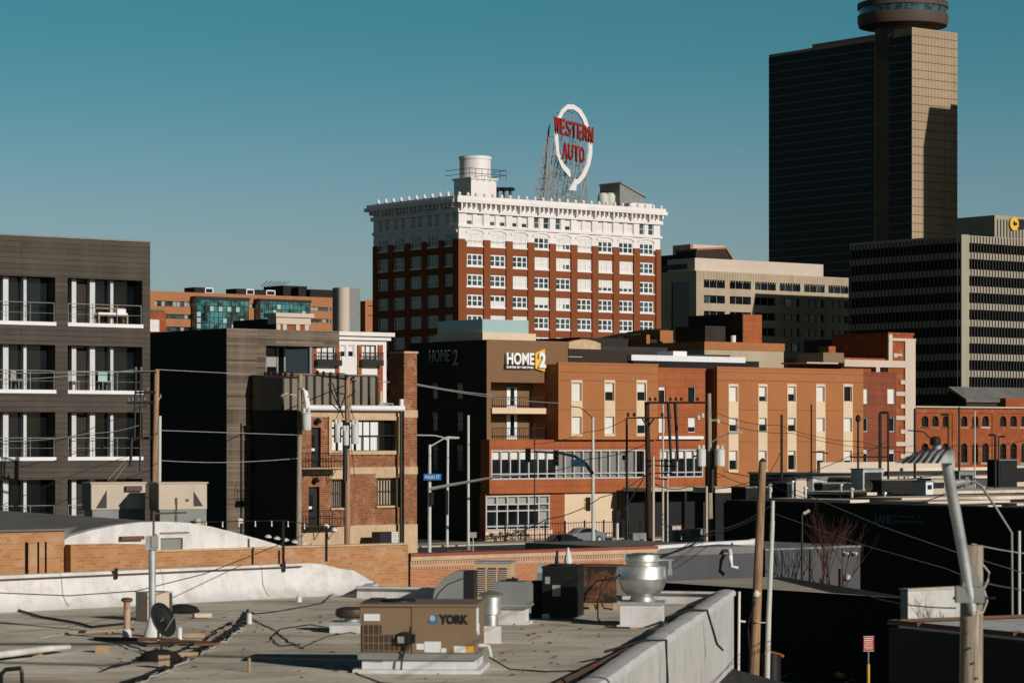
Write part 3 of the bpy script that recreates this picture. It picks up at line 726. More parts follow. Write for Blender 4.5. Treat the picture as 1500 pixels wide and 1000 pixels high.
# ================================================================ pale modern building
def pale_office():
    F = Fm(1020, 690); t = F.thing('pale_concrete_office', 'pale concrete office with long dark ribbon windows beside the red brick tower', 'office building')
    XR = F.x(1243); YD = F.y(968); zt = F.z(396, 0); zp = F.z(377, 0)
    rows = [(409, 421), (432, 443.5), (455, 466), (477, 489), (499, 511), (521, 532)]
    xs = [(1031, 1062), (1069, 1100), (1106, 1136.5), (1142, 1172.5), (1178, 1208), (1213.5, 1243)]
    holes = []
    for a, b in rows:
        for c, d in xs: holes.append((F.x(c), min(F.x(d), XR-.05), F.z(b, F.x(1031)), F.z(a, F.x(1031))))
    mb = MB(); mb.wall(0, XR, 0, zt, holes, .7); mb.face([(0, 0, zt), (XR, 0, zt), (XR, YD, zt), (0, YD, zt)])
    yy = F.y(1010), F.y(982)
    mb.T = sideT(); mb.wall(0, YD, 0, zt, [(yy[0], yy[1], 12, F.z(412, 0, yy[0]))], .8); mb.T = lambda a, b, c: (a, b, c)
    mb.face([(XR, 0, 0), (XR, YD, 0), (XR, YD, zt), (XR, 0, zt)])
    x = .5
    while x < XR: mb.box(x, x+.18, -.08, .001, zt-2.6, zt-.3); x += .9
    mb.build('wall', M['precast'], t)
    mb = MB(); mb.box(.4, XR-.4, .7, YD-.2, 0, zt-.3); mb.T = sideT(); mb.box(yy[0], yy[1], .75, 1, 12, F.z(412, 0, yy[0])); mb.build('glazing', M['glass'], t)
    mb = MB()
    for h in holes:
        for k in (1, 2): x = h[0]+(h[1]-h[0])*k/3; mb.box(x-.08, x+.08, .5, .71, h[2], h[3])
    mb.build('mullion', M['greymetal'], t)
    q = MB(); rr = random.Random(2)
    for h in holes:
        if rr.random() < .35:
            k = rr.randint(0, 2); a = h[0]+(h[1]-h[0])*k/3; q.box(a+.15, a+(h[1]-h[0])/3-.1, .6, .72, h[2], h[3])
    [piece('shade', q, k, M['glassblue'], t) for k in range(len(q.v)//8)]
    y0 = 1.2; mb = MB(); mb.box(.6, F.x(1206, y0), y0, F.y(975), zt, zp); mb.build('penthouse', M['stone'], t)
    mb = MB(); mb.box(.59, .61, 4, 14, zt+.6, zt+1.9); mb.build('louver', M['black'], t)
    # low dark-brown roofs behind, left of it
    g = Fm(1003, 760); b = g.thing('brown_roofed_hall', 'dark hall with pale clipped-corner roof behind the pale concrete office', 'building')
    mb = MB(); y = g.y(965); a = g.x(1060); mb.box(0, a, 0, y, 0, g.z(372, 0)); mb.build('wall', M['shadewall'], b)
    mb = MB(); mb.box(.4, g.x(1055), -2, y*.5, g.z(372, 0), g.z(358, 0)); mb.build('upper_storey', M['stone'], b)
    mb = MB(); mb.box(g.x(1003), g.x(1007), -2.3, -2.0, g.z(372, 0), g.z(358, 0)); mb.build('corner_strip', M['hospital'], b)
    g = Fm(1052, 745); b = g.thing('clipped_roof_pavilion', 'low dark pavilion with an orange clipped roof edge behind the pale office', 'pavilion')
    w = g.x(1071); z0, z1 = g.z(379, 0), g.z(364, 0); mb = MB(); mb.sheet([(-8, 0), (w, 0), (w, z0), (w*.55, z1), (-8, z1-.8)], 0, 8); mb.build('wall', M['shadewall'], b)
    mb = MB(); mb.sheet([(-8, z1-.8), (w*.55, z1), (w+.3, z0), (w+.3, z0+.5), (w*.55, z1+.5), (-8, z1-.3)], -.4, 8.4); mb.build('roof_edge', M['hospital'], b)
pale_office()
# ================================================================ far brick hospital
def hospital():
    F = Fm(205, 820); t = F.thing('long_brick_block', 'long orange brick block with teal glass bays behind the dark wood building', 'building')
    XR = F.x(487); zt = F.z(426, F.x(222)); YD = 40
    rows = [(440, 448), (459, 466), (477.5, 484.5)]
    x1, x2 = F.x(226), F.x(282); hs = []
    for a, b in rows: hs.append((x1 if a < 450 else F.x(243), x2, F.z(b, x1), F.z(a, x1)))
    x3, x4 = F.x(455.5), F.x(485)
    for a, b in ((449, 455), (466.5, 472)): hs.append((x3, x4, F.z(b, x3), F.z(a, x3)))
    x5, x6 = F.x(366), F.x(376); hs.append((x5, x6, F.z(451, x5), F.z(445, x5)))
    mb = MB(); mb.wall(0, XR, 0, zt, hs, .6); mb.face([(0, 0, zt), (XR, 0, zt), (XR, YD, zt), (0, YD, zt)]); mb.face([(0, 0, 0), (0, YD, 0), (0, YD, zt), (0, 0, zt)])
    mb.build('wall', M['hospital'], t)
    mb = MB(); mb.box(1, XR-1, .6, YD-1, 0, zt-1); mb.build('glazing', M['glassblue'], t)
    mb = MB(); rr = random.Random(3)
    for h in hs:
        n = max(2, int((h[1]-h[0])/1.3))
        for k in range(n):
            if rr.random() < .45: a = h[0]+(h[1]-h[0])*k/n; mb.box(a+.1, a+(h[1]-h[0])/n-.1, .5, .62, h[2]+.1, h[3]-.1)
    [piece('blind', mb, k, M['blindgrey'], t) for k in range(len(mb.v)//8)]
    for a, b, c, d in ((288, 364, 437.5, 490), (381, 454, 441, 478)):
        xa, xb = F.x(a, -3), F.x(b, -3); z1, z0 = F.z(c, xa, -3), F.z(d, xa, -3); mb = MB()
        mb.box(xa, xb, -3, -.01, max(z0, 0), z1); o = mb.build('glass_bay', M['glassgreen'], t)
        mb = MB(); n = 12
        for k in range(n+1): x = xa+(xb-xa)*k/n; mb.box(x-.06, x+.06, -3.1, -2.99, z0, z1)
        z = z0
        while z < z1: mb.box(xa, xb, -3.12, -2.98, z, z+.16); z += 1.75
        mb.box(xa-.4, xb+.4, -3.3, -.02, z1, z1+.8); mb.build('mullion', M['black'], o)
        mb = MB()
        for k in range(n):
            for j in range(5):
                if rr.random() < .22: x = xa+(xb-xa)*k/n; z = z0+1.75*j+.2; z+1.4 < z1 and mb.box(x+.1, x+(xb-xa)/n-.1, -3.04, -2.99, z, z+1.4)
        [piece('blind', mb, k, M['screen'], o) for k in range(len(mb.v)//8)]
    for i, (a, b, c, lab) in enumerate(((285, 312, 420.5, 'leftmost dark plant box with a pale frame on the long brick roof'), (346, 372, 422.5, 'second dark plant box along the long brick roof'), (373, 403, 424, 'third dark plant box with a pale frame on the long brick roof'))):
        g = Fm(a, F.w(F.x(a, 8), 8).y, z0=zt); o = g.thing('roof_plant_box', lab, 'plant box', 'plant boxes on the long brick roof'); w = g.x(b)
        mb = MB(); mb.box(0, w, 0, 6, 0, g.z(c, 0)); mb.build('box', M['charcoal'], o)
        h = g.z(c, 0); mb = MB()
        for q in ((w*.55, w, h-.35, h), (w*.55, w, .3, .6), (w*.55, w*.55+.3, .3, h), (w-.3, w, .3, h)): mb.box(q[0], q[1], -.2, -.01, q[2], q[3])
        mb.build('frame', M['white'], o)
    g = Fm(415, F.w(F.x(415, 12), 12).y, z0=zt); o = g.thing('roof_plant_room', 'large dark plant room with thin masts on the long brick roof', 'plant room'); w = g.x(450)
    mb = MB(); mb.box(0, w, 0, g.y(386), 0, g.z(418, 0)); mb.build('wall', M['charcoal'], o)
    mb = MB()
    for k in range(6): x = -5+k*2.3; mb.tube((x*.5, 9, g.z(418, 0)-.1), (x*.5+k*.5, 5, g.z(410.5, 0)), .10, n=5)
    mb.build('mast', M['greymetal'], o)
    g = Fm(466, F.w(F.x(466, 6), 6).y, z0=zt); o = g.thing('low_roof_plant', 'low dark rooftop plant next to the concrete round tower', 'plant room'); w = g.x(487)
    mb = MB(); mb.box(-3, w, 0, 8, 0, g.z(424, 0)); mb.box(-6, -3, 2, 8, 0, g.z(421, 0)); mb.build('wall', M['charcoal'], o)
    # tower block with round front
    g = Fm(502, 790); o = g.thing('round_corner_tower', 'grey concrete tower with a pale rounded corner beside the long brick block', 'tower'); zt = g.z(420.5, 0)
    mb = MB(); mb.box(0, g.x(535)*1.0, 2.5, g.y(487), 0, zt); mb.build('wall', M['greymetal'], o)
    r = 9.5*790/FP; mb = MB(); mb.lathe([(r, 0), (r, zt)], (r*.9, 2.2, 0), 30); mb.build('rounded_corner', M['stone'], o, True)
    g = Fm(535, 800); o = g.thing('brick_annex', 'sliver of orange brick annex between the round tower and the brick tower', 'building')
    mb = MB(); mb.wall(0, g.x(560), 0, g.z(439, 0), [(1, 9, g.z(452, 0), g.z(447, 0)), (1, 9, g.z(466, 0), g.z(461, 0))], .5); mb.box(.2, g.x(560), .6, 12, 0, g.z(439, 0)-.3); mb.build('wall', M['hospital'], o)
    # small brick house with a white window left of it
    g = Fm(213, 560); o = g.thing('brick_gabled_building', 'small brick building with white windows seen between grey apartments and the long block', 'building')
    w = g.x(243); mb = MB(); hz = (g.x(219), g.x(234), g.z(485, 0), g.z(467, 0)); mb.wall(0, w, 0, g.z(455, 0), [hz], .4); mb.box(.2, w, .6, 14, 0, g.z(455, 0)-.2); mb.build('wall', M['brickE'], o)
    window(o, (hz[0]+hz[1])/2, .15, hz[2], hz[1]-hz[0], hz[3]-hz[2], 2, 2, 'B')
    mb = MB(); mb.box(-.4, w*.9, -.3, 10, g.z(455, 0), g.z(452, 0)); mb.build('roof', M['greyroof'], o)
hospital()
# ================================================================ hotel
def hotel():
    F = Fm(713, 265); t = F.thing('hotel_building', 'long hotel with brown corner block, salmon brick wings and pale window strips', 'hotel')
    ztop = F.z(497, 0); x831 = F.x(832); YD = F.y(600)
    rx0, rx1 = F.x(719), F.x(811)
    # recess with two balconies in the brown corner
    zr0, zr1 = F.z(643, rx0), F.z(559.5, rx0)
    mb = MB(); mb.wall(0, x831, 0, ztop, [(rx0, rx1, zr0, zr1)], 2.2)
    mb.box(rx0-.1, rx1+.1, 2.2, 2.5, zr0-.1, zr1+.1)
    mb.build('corner_block', M['hotelbrown'], t)
    mb = MB(); mb.T = sideT(.002)
    lw = [(F.y(630+a), F.y(630+b)) for a, b in ((0, 11), (36, 48))]
    lh = [(min(a, b), max(a, b), F.z(z0, 0, a), F.z(z1, 0, a)) for a, b in lw for z1, z0 in ((560, 585), (602, 632), (650, 690))]
    mb.wall(.0, YD, 0, ztop-.02, lh, .3); mb.T = lambda a, b, c: (a, b, c)
    mb.face([(0.05, .05, ztop-.02), (x831-.05, .05, ztop-.02), (x831-.05, YD, ztop-.02), (.05, YD, ztop-.02)]); mb.face([(x831, 0.03, 0), (x831, YD, 0), (x831, YD, ztop-.02), (x831, 0.03, ztop-.02)])
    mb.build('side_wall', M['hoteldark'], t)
    for a, b, c, d in lh: window(t, .15, (a+b)/2, c, b-a, d-c, 1, 2, 'S', side=True, fm='bronze', gl='glassblue', bl='blindgrey')
    # doors and balconies
    dx0, dx1 = F.x(741, 2.2), F.x(756, 2.2)
    for i, (py0, py1) in enumerate(((598, 567), (643, 607))):
        z0 = F.z(py0, dx0, 2.2); z1 = F.z(py1, dx0, 2.2)
        d = put('balcony_door', MB().box(dx0, dx1, 2.05, 2.19, z0, z1).mesh('balcony_door', M['white']), t)
        a = (dx1-dx0); MB().box(dx0+a*.36, dx1-a*.3, 2.0, 2.06, z0+(z1-z0)*.15, z1-.05).build('pane', M['glass'], d)
    z = F.z(597, rx0)
    MB().box(rx0-.02, F.x(803)-.02, -.25, 2.19, z-.55, z).build('balcony_slab', M['cream'], t)
    for zb in (z, zr0+.05):
        mb = MB(); xe = F.x(803)-.2
        mb.box(rx0+.1, xe, -.12, -.07, zb+1.0, zb+1.06); mb.box(rx0+.1, xe, -.12, -.07, zb+.12, zb+.16); n = 24
        for k in range(n+1): x = rx0+.12+(xe-rx0-.3)*k/n; r = .035 if k % 6 == 0 else .014; mb.box(x-r, x+r, -.115, -.075, zb, zb+1.0)
        mb.build('balcony_rail', M['black'], t)
    # glass-screened roof deck
    y0 = .9; xa = F.x(707, y0); q0, q1 = F.z(496, xa, y0), F.z(486.5, xa, y0)
    yb = F.y(636, xa)
    MB().box(xa, F.x(785, y0), y0, yb, ztop-.5, q1).build('roof_deck_edge', M['cream'], t)
    MB().box(xa+.2, F.x(777, y0), y0+.3, yb-.3, q1, F.z(467, xa, y0)).build('roof_screen', M['screen'], t)
    # signs
    def sign(wall, px0, px1, pt, pb, dark, par):
        if wall: S = lambda px: F.x(px)
        else: S = lambda px: F.y(px, 0)
        xa, xb = S(px0), S(px1)
    lit = MB()
    xa = F.x(739); h = F.z(516.5, xa)-F.z(533, xa); zb = F.z(533, xa)
    sg = put('lettered_sign', textmesh('HOME', h, M['letterwhite'], .3, .045, 1.0), t, (0, 0, 0))
    me = sg.data; xs = [v.co.x for v in me.vertices]; k = (F.x(779)-xa)/(max(xs)-min(xs)); mn = min(xs)
    for v in me.vertices: v.co.x = (v.co.x-mn)*k
    sg.location = (xa, -.25, zb)
    m2 = textmesh('SUITES BY HILTON', h*.17, M['letterwhite'], .2, .012, 1.0); xs = [v.co.x for v in m2.vertices]; k = (F.x(778)-xa)/(max(xs)-min(xs)); mn = min(xs)
    for v in m2.vertices: v.co.x = (v.co.x-mn)*k
    put('small_lettering', m2, sg, (0, 0, -h*.36))
    MB().box(-.1, F.x(779)-xa, .06, .24, -h*.46, -h*.05).build('backing_strip', M['black'], sg)
    a, b = F.x(781.5)-xa, F.x(795.5)-xa; zt = F.z(511, F.x(795)); zl = F.z(544, F.x(795))
    MB().sheet([(a, F.z(539, xa)-zb), (b, zl-zb), (b, zt-zb), (a, F.z(516, xa)-zb)], -.05, .2).build('gold_panel', M['gold'], sg)
    m3 = textmesh('2', h*1.25, M['letterwhite'], .3, .08, .8); xs = [v.co.x for v in m3.vertices]; k = (b-a)*.72/(max(xs)-min(xs)); mn = min(xs)
    for v in m3.vertices: v.co.x = (v.co.x-mn)*k
    put('numeral', m3, sg, (a+(b-a)*.22, -.18, -h*.22))
    # the same sign on the shaded end wall, its letters greyed to imitate shade
    ya, yb = F.y(663.5), F.y(631); zb2 = F.z(530, 0, yb); h2 = F.z(513, 0, yb)-zb2
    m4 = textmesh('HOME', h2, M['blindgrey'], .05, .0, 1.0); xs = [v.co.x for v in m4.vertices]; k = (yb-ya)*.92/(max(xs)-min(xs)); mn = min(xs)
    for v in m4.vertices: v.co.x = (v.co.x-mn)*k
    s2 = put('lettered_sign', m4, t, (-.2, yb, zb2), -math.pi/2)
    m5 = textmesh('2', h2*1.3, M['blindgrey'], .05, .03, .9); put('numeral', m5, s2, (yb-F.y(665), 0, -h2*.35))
    # podium with window band, towards the street
    yp = -1.4; px0 = F.x(717, yp); xE = F.x(1033, yp)
    zp1, zb1, zb0, zp0 = F.z(643.5, px0, yp), F.z(659, px0, yp), F.z(702.5, px0, yp), F.z(723, px0, yp)
    bx1 = F.x(944, yp); cx0, cx1 = F.x(967, yp), F.x(1029, yp)
    mb = MB(); mb.wall(px0, xE, zp0, zp1, [(px0+.25, bx1, zb0, zb1), (cx0, cx1, zb0, zb1)], .3, y=yp)
    mb.face([(px0, yp, zp1), (xE, yp, zp1), (xE, .01, zp1), (px0, .01, zp1)]); mb.face([(px0, yp, zp0), (px0, -.01, zp0), (px0, -.01, zp1), (px0, yp, zp1)])
    mb.face([(px0, yp, zp0), (xE, yp, zp0), (xE, -.02, zp0), (px0, -.02, zp0)])
    mb.build('podium_wall', M['hotelorange'], t)
    mb = MB()
    for a, b in ((px0+.25, bx1), (cx0, cx1)): mb.box(a, b, yp+.3, yp+.4, zb0, zb1)
    gl = mb.build('podium_glazing', M['glass'], t)
    mb = MB(); n = 16 if True else 0
    step = (bx1-px0-.25)/17; hh = zb1-zb0
    rows_ = [(px0+.25, bx1, 17), (cx0, cx1, 5)]
    for a, b, n in rows_:
        for k in range(n+1):
            x = a+(b-a)*k/n; mb.box(x-.07, x+.07, yp-.03, yp+.299, zb0, zb1)
        mb.box(a, b, yp-.035, yp+.31, zb0, zb0+.14); mb.box(a, b, yp-.034, yp+.31, zb1-.14, zb1); mb.box(a, b, yp-.02, yp+.31, zb0+hh*.17, zb0+hh*.21)
    mb.build('podium_mullion', M['mullion'], t)
    mb = MB()
    for k in range(17):
        x0_, x1_ = px0+.25+step*k+.1, px0+.25+step*(k+1)-.1
        if k < 7: mb.box(x0_, x1_, yp+.27, yp+.299, zb1-hh*.32, zb1-.15, 0)
        elif k < 16: mb.box(x0_, x1_, yp+.27, yp+.299, zb0+.15, zb1-.15, 1)
    for k in range(5):
        st = (cx1-cx0)/5; mb.box(cx0+st*k+.1, cx0+st*(k+1)-.1, yp+.27, yp+.299, zb1-hh*.32, zb1-.15, 0)
    for k in range(len(mb.v)//8): piece('podium_shade', mb, k, M['shade'] if mb.m[6*k] else M['blind'], t)
    # ground floor
    yg = -.9; g0 = F.x(711, yg); g1 = F.x(809, yg); g2 = F.x(827, yg); g3 = F.x(935, yg)
    zt_ = zp0-.02; zw0, zw1 = F.z(777, g0, yg), F.z(727, g0, yg)
    mb = MB(); mb.wall(g0, g1, 0, zt_, [(g0+.05, g1-.3, zw0, zw1)], .3, y=yg, mi=0); mb.wall(g1, g2, 0, zt_, [], y=yg, mi=0)
    mb.face([(g0, yg, 0), (g0, -.01, 0), (g0, -.01, zt_), (g0, yg, zt_)])
    mb.build('ground_floor_wall', M['hotelorange'], t)
    MB().box(g0-.02, g1-.02, yg-.05, yg-.003, 0, zw0-.06).build('plinth', M['cream'], t)
    MB().box(g2, g3, yg-.02, -.1, 0, zt_-.01).build('beige_wall_panel', M['cream'], t)
    MB().box(g2+(g3-g2)*.71, g2+(g3-g2)*.72, yg-.08, yg-.01, 0, zt_-.02).build('panel_joint', M['bronze'], t)
    MB().box(g0+.05, g1-.3, yg+.3, yg+.4, zw0, zw1).build('shopfront_glazing', M['glass'], t)
    mb = MB(); hh = zw1-zw0
    for k in range(7): x = g0+.1+(g1-.4-g0-.1)*k/6; mb.box(x-.07, x+.07, yg-.03, yg+.299, zw0, zw1)
    for f in (0, .10, .55, .74, .98): mb.box(g0+.06, g1-.32, yg-.035, yg+.298, zw0+hh*f, zw0+hh*f+.13)
    mb.build('shopfront_mullion', M['mullion'], t)
    mb = MB()
    for k in range(6):
        st = (g1-.4-g0-.1)/6; x = g0+.1+st*k; mb.box(x+.1, x+st-.1, yg+.27, yg+.299, zw0+hh*.77, zw1-.1)
    for f in ((5, .12, .97), (5, .58, .97)): x = g0+.1+st*5; mb.box(x+.1, x+st-.1, yg+.272, yg+.299, zw0+hh*f[1], zw0+hh*.73)
    mb.build('shopfront_shade', M['blindgrey'], t)
    # salmon wings
    def wing(name, pa, pb, pt, y, zbase, cols, rows, mat, strip, depth=9, kinds=None, left=True, wpx=None):
        a, b = F.x(pa, y), F.x(pb, y); zt = F.z(pt, a, y); hs = []
        for (c, d) in cols:
            for (p1, p2) in rows: hs.append((F.x(c, y), F.x(d, y), F.z(p2, F.x(c, y), y), F.z(p1, F.x(c, y), y)))
        mb = MB(); mb.wall(a, b, zbase, zt, hs, .35, y=y); mb.face([(a, y, zt), (b, y, zt), (b, y+depth, zt), (a, y+depth, zt)])
        mb.face([(a, y, zbase), (a, y+depth, zbase), (a, y+depth, zt), (a, y, zt)]); mb.face([(b, y, zbase), (b, y+depth, zbase), (b, y+depth, zt), (b, y, zt)])
        mb.box(a-.06, b+.06, y-.06, y+.25, zt+.01, zt+.2)
        mb.box(a+.2, b-.2, y+.6, y+depth-.2, zbase, zt-.3)
        mb.build(name, M[mat], t)
        if strip:
            m = MB()
            for (c, d) in cols:
                xa_, xb_ = F.x(c-1.2, y), F.x(d+1.2, y); zz = sorted([F.z(p, F.x(c, y), y) for r in rows for p in r])
                lo, hi = zz[0]-.25, zz[-1]+.28
                mids = [(lo, zz[0])]+[(zz[2*k+1], zz[2*k+2]) for k in range(len(rows)-1)]+[(zz[-1], hi)]
                for l_, h_ in mids: m.box(xa_, xb_, y-.05, y+.1, l_, h_)
                m.box(xa_, F.x(c, y), y-.049, y+.1, lo, hi); m.box(F.x(d, y), xb_, y-.049, y+.1, lo, hi)
            m.build('pale_strip', M['cream'], t)
        if mat == 'hotelred':
            for p in (545, 557, 600, 647):
                zj = F.z(p, a, y)
                if zj > zbase+.3: MB().box(a+.02, b-.02, y-.012, y-.003, zj, zj+.05).build('control_joint', M['hotelrust'], t)
        k = 0
        for c in range(len(cols)):
            for r in range(len(rows)):
                h = hs[k]; kd = kinds[r][c]; k += 1
                window(t, (h[0]+h[1])/2, y+.14, h[2], h[1]-h[0], h[3]-h[2], 1, 1, kd, bar=.055, bl='blind', fm='cream' if strip else 'white')
        return a, b, zt
    wing('salmon_wing', 818, 963.5, 533, -2.0, zp1-.01, [(837.5, 851.5), (886, 899.5), (933, 946)], [(560.5, 587), (610, 635)], 'hotelred', True, kinds=["BMM", "BBM"])
    wing('orange_wing', 963.5, 1033, 541, -1.4, zp1+.01, [(965, 975), (1008, 1019.5)], [(566, 590), (611, 633)], 'hotelorange', False, kinds=["SD", "BL"])
    xa, xb = F.x(963, -2.0), F.x(1032, -2.0)
    MB().box(xa+.3, xb, -1.9, -1.38, F.z(643, xa), F.z(638.5, xa)).build('ledge', M['white'], t)
    gz = F.x(1033, -1.4), F.x(1051, -1.4)
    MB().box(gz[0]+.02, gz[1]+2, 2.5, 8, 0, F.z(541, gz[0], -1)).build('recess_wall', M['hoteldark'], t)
    zlow = F.z(712, F.x(1051), -2)
    wing('second_salmon_wing', 1050.5, 1264.5, 539.5, -2.2, 0, [(1068, 1080), (1111.5, 1122.5), (1154, 1165), (1196, 1207.5), (1236, 1247.5)],
         [(566, 588), (612, 632), (660, 688)], 'hotelred', True, kinds=["BLMBD", "MMMBB", "MBSMM"])
    wing('third_orange_wing', 1264.5, 1313, 547, -1.5, 0, [(1264.8, 1271.5), (1300, 1311)], [(569, 591), (611.5, 632), (658, 685)], 'hotelrust', False, kinds=["BB", "DD", "SS"])
    for pa, pb, p1, p2, m, nm in ((833, 853, 522.5, 535, 'white', 'roof_unit'), (1182, 1228, 532, 541, 'stone', 'roof_unit'), (1206, 1236, 516, 541, 'ac', 'stair_tower')):
        y = 2.5; a = F.x(pa, y); MB().box(a, F.x(pb, y), y, y+4, 18, F.z(p1, a, y)).build(nm, M[m], t)
    a = F.x(1214, 5); MB().box(a, F.x(1224, 5), 5, 6.5, 18, F.z(507, a, 5)).build('chimney', M['hotelorange'], t)
    # ramped dark canopy edge under the second wing
    y = -6; a, b = F.x(948, y), F.x(1092, y); z0 = F.z(716, a, y)
    mb = MB(); mb.box(a, b, y, -2.3, z0-.25, z0+.12); mb.build('canopy_roof', M['concrete'], t)
    mb = MB()
    for k in range(6): x = a+.4+(b-a-.8)*k/5; mb.box(x-.14, x+.14, y+.3, y+.6, 0, z0-.25)
    mb.build('canopy_post', M['black'], t)
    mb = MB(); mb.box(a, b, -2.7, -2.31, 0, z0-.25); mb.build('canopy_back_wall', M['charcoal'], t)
hotel()
# ================================================================ old brick building with white trim
def quoin_building():
    F = Fm(1301, 312); t = F.thing('old_brick_block', 'old brick building with white quoins and tall corner pier right of the hotel', 'building')
    w = F.x(1337.5); zt = F.z(490, 0); xl = F.x(1235); z1, z2 = F.z(525, 0), F.z(538, 0)
    mb = MB(); mb.box(0, w, 0, 9, 0, zt); mb.box(xl, 0, .3, 9, 0, z1); mb.build('wall', M['brickE'], t)
    mb = MB(); mb.box(xl, w+.1, -.22, .28, z2, F.z(528, 0)); mb.box(-.1, .5, -.2, -.003, z2, zt+.02); mb.box(w-1.5, w+.15, -.24, -.003, 0, zt-.4)
    mb.box(-.15, w+.2, -.26, -.003, F.z(499, 0), F.z(495, 0)); mb.box(w-3.2, w-2.6, -.1, -.003, F.z(523, 0), F.z(517, 0)); mb.box(w-3, w-1.9, -.11, -.003, F.z(521, 0), F.z(518, 0))
    for k, py in enumerate((560, 577, 595, 612, 632, 650, 668)): mb.box(w-(2.9 if k % 2 else 2.2), w-1.49, -.2, -.003, F.z(py+3, w), F.z(py-3, w))
    mb.box(xl+5, xl+5.6, -.2, .28, F.z(548, 0), z2)
    mb.build('white_trim', M['stone'], t)
    MB().box(-2.4, -.4, -.05, .3, F.z(547, 0), F.z(540, 0)).build('window', M['glass'], t)
    MB().box(-.1, w+.1, -.1, 9, zt, zt+.25).build('coping', M['brickE'], t)
    F = Fm(1218, 335); t = F.thing('dark_flat_building', 'dark flat-roofed building with a thin pale edge behind the old brick corner pier', 'building')
    MB().box(F.x(1245), F.x(1301), 0, 8, 0, F.z(496, F.x(1250))).build('wall', M['hoteldark'], t)
    MB().box(F.x(1249), F.x(1275), -.1, .2, F.z(496, F.x(1250)), F.z(494.6, F.x(1250))).build('roof_edge', M['blindgrey'], t)
quoin_building()
# ================================================================ arched-window factory
def factory():
    F = Fm(1339, 330); t = F.thing('arched_window_factory', 'two-storey red brick factory with rows of arched windows at the right', 'factory')
    XR = F.x(1560); zt = F.z(597, 0); xs = [(1350, 1360), (1365.5, 1375), (1381, 1389), (1408, 1417), (1424, 1433), (1439, 1448.5), (1465, 1474), (1480, 1489.5), (1496, 1505), (1523, 1532)]
    hs = []
    for a, b in xs:
        for p1, p2 in ((609, 624.5), (649, 677)): hs.append((F.x(a), F.x(b), F.z(p2, F.x(a)), F.z(p1, F.x(a))))
    mb = MB(); mb.wall(0, XR, 0, zt, hs, .35); mb.face([(0, 0, 0), (0, 14, 0), (0, 14, zt), (0, 0, zt)])
    for h in hs:      # segmental heads
        a, b, c, d = h; n = 8; w = (b-a)/2; m = (a+b)/2
        for s in (0, 1):
            pts = [(a if s == 0 else b, d+.001), (a if s == 0 else b, d-w*.75)]
            for k in range(n//2+1):
                an = math.pi-math.pi*k/n if s == 0 else math.pi*k/n
                pts.append((m+w*math.cos(an), d-w*.75+w*.75*math.sin(an)))
            mb.sheet(pts, -.001, .3)
    mb.build('brick_wall', M['brickE'], t)
    mb = MB()
    for k, (a, b) in enumerate(xs):
        if k % 3 == 2: x = (F.x(b)+F.x(xs[k+1][0]))/2 if k+1 < len(xs) else 0; mb.box(x-.5, x+.5, -.12, -.003, 0, zt-.6)
    mb.box(0, XR, -.12, -.003, zt-.6, zt-.1); mb.build('pier', M['brickE'], t)
    MB().box(-.2, XR, -.3, 14, zt, zt+.18).build('roof', M['greyroof'], t)
    MB().box(0, XR, -.35, -.31, zt+.05, zt+.2).build('gutter', M['stone'], t)
    rr = random.Random(9)
    for k, h in enumerate(hs):
        a, b, c, d = h
        window(t, (a+b)/2, .25, c, b-a, d-c, 2, 4, 'D', fm='bronze', bar=.05, sill='concrete' if k % 3 else 'creamstone')
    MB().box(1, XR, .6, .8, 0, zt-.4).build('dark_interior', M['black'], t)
    # barn roof behind
    G = Fm(1415, 365); b = G.thing('barn_roofed_shed', 'dark gabled shed roof behind the arched window factory', 'shed')
    xl = 0; yl = G.y(1378); z0 = G.z(596, 0); zr = G.z(571, 0, yl/2)
    mb = MB(); mb.T = sideT(0); mb.sheet([(0, 0), (yl, 0), (yl, z0+1.2), (yl*.62, zr), (0, z0+.6)], 0, 34); mb.build('wall', M['hoteldark'], b)
    mb = MB(); mb.T = sideT(0); mb.sheet([(-.4, z0+.65), (yl*.62, zr+.1), (yl*.62, zr+.45), (-.5, z0+1.0)], -.4, 34); mb.build('roof', M['greyroof'], b)
    xx = G.x(1470, -1); MB().box(xx, xx+14, -1.4, 0, 0, G.z(583, xx)).build('brick_dormer', M['brickE'], b)
factory()
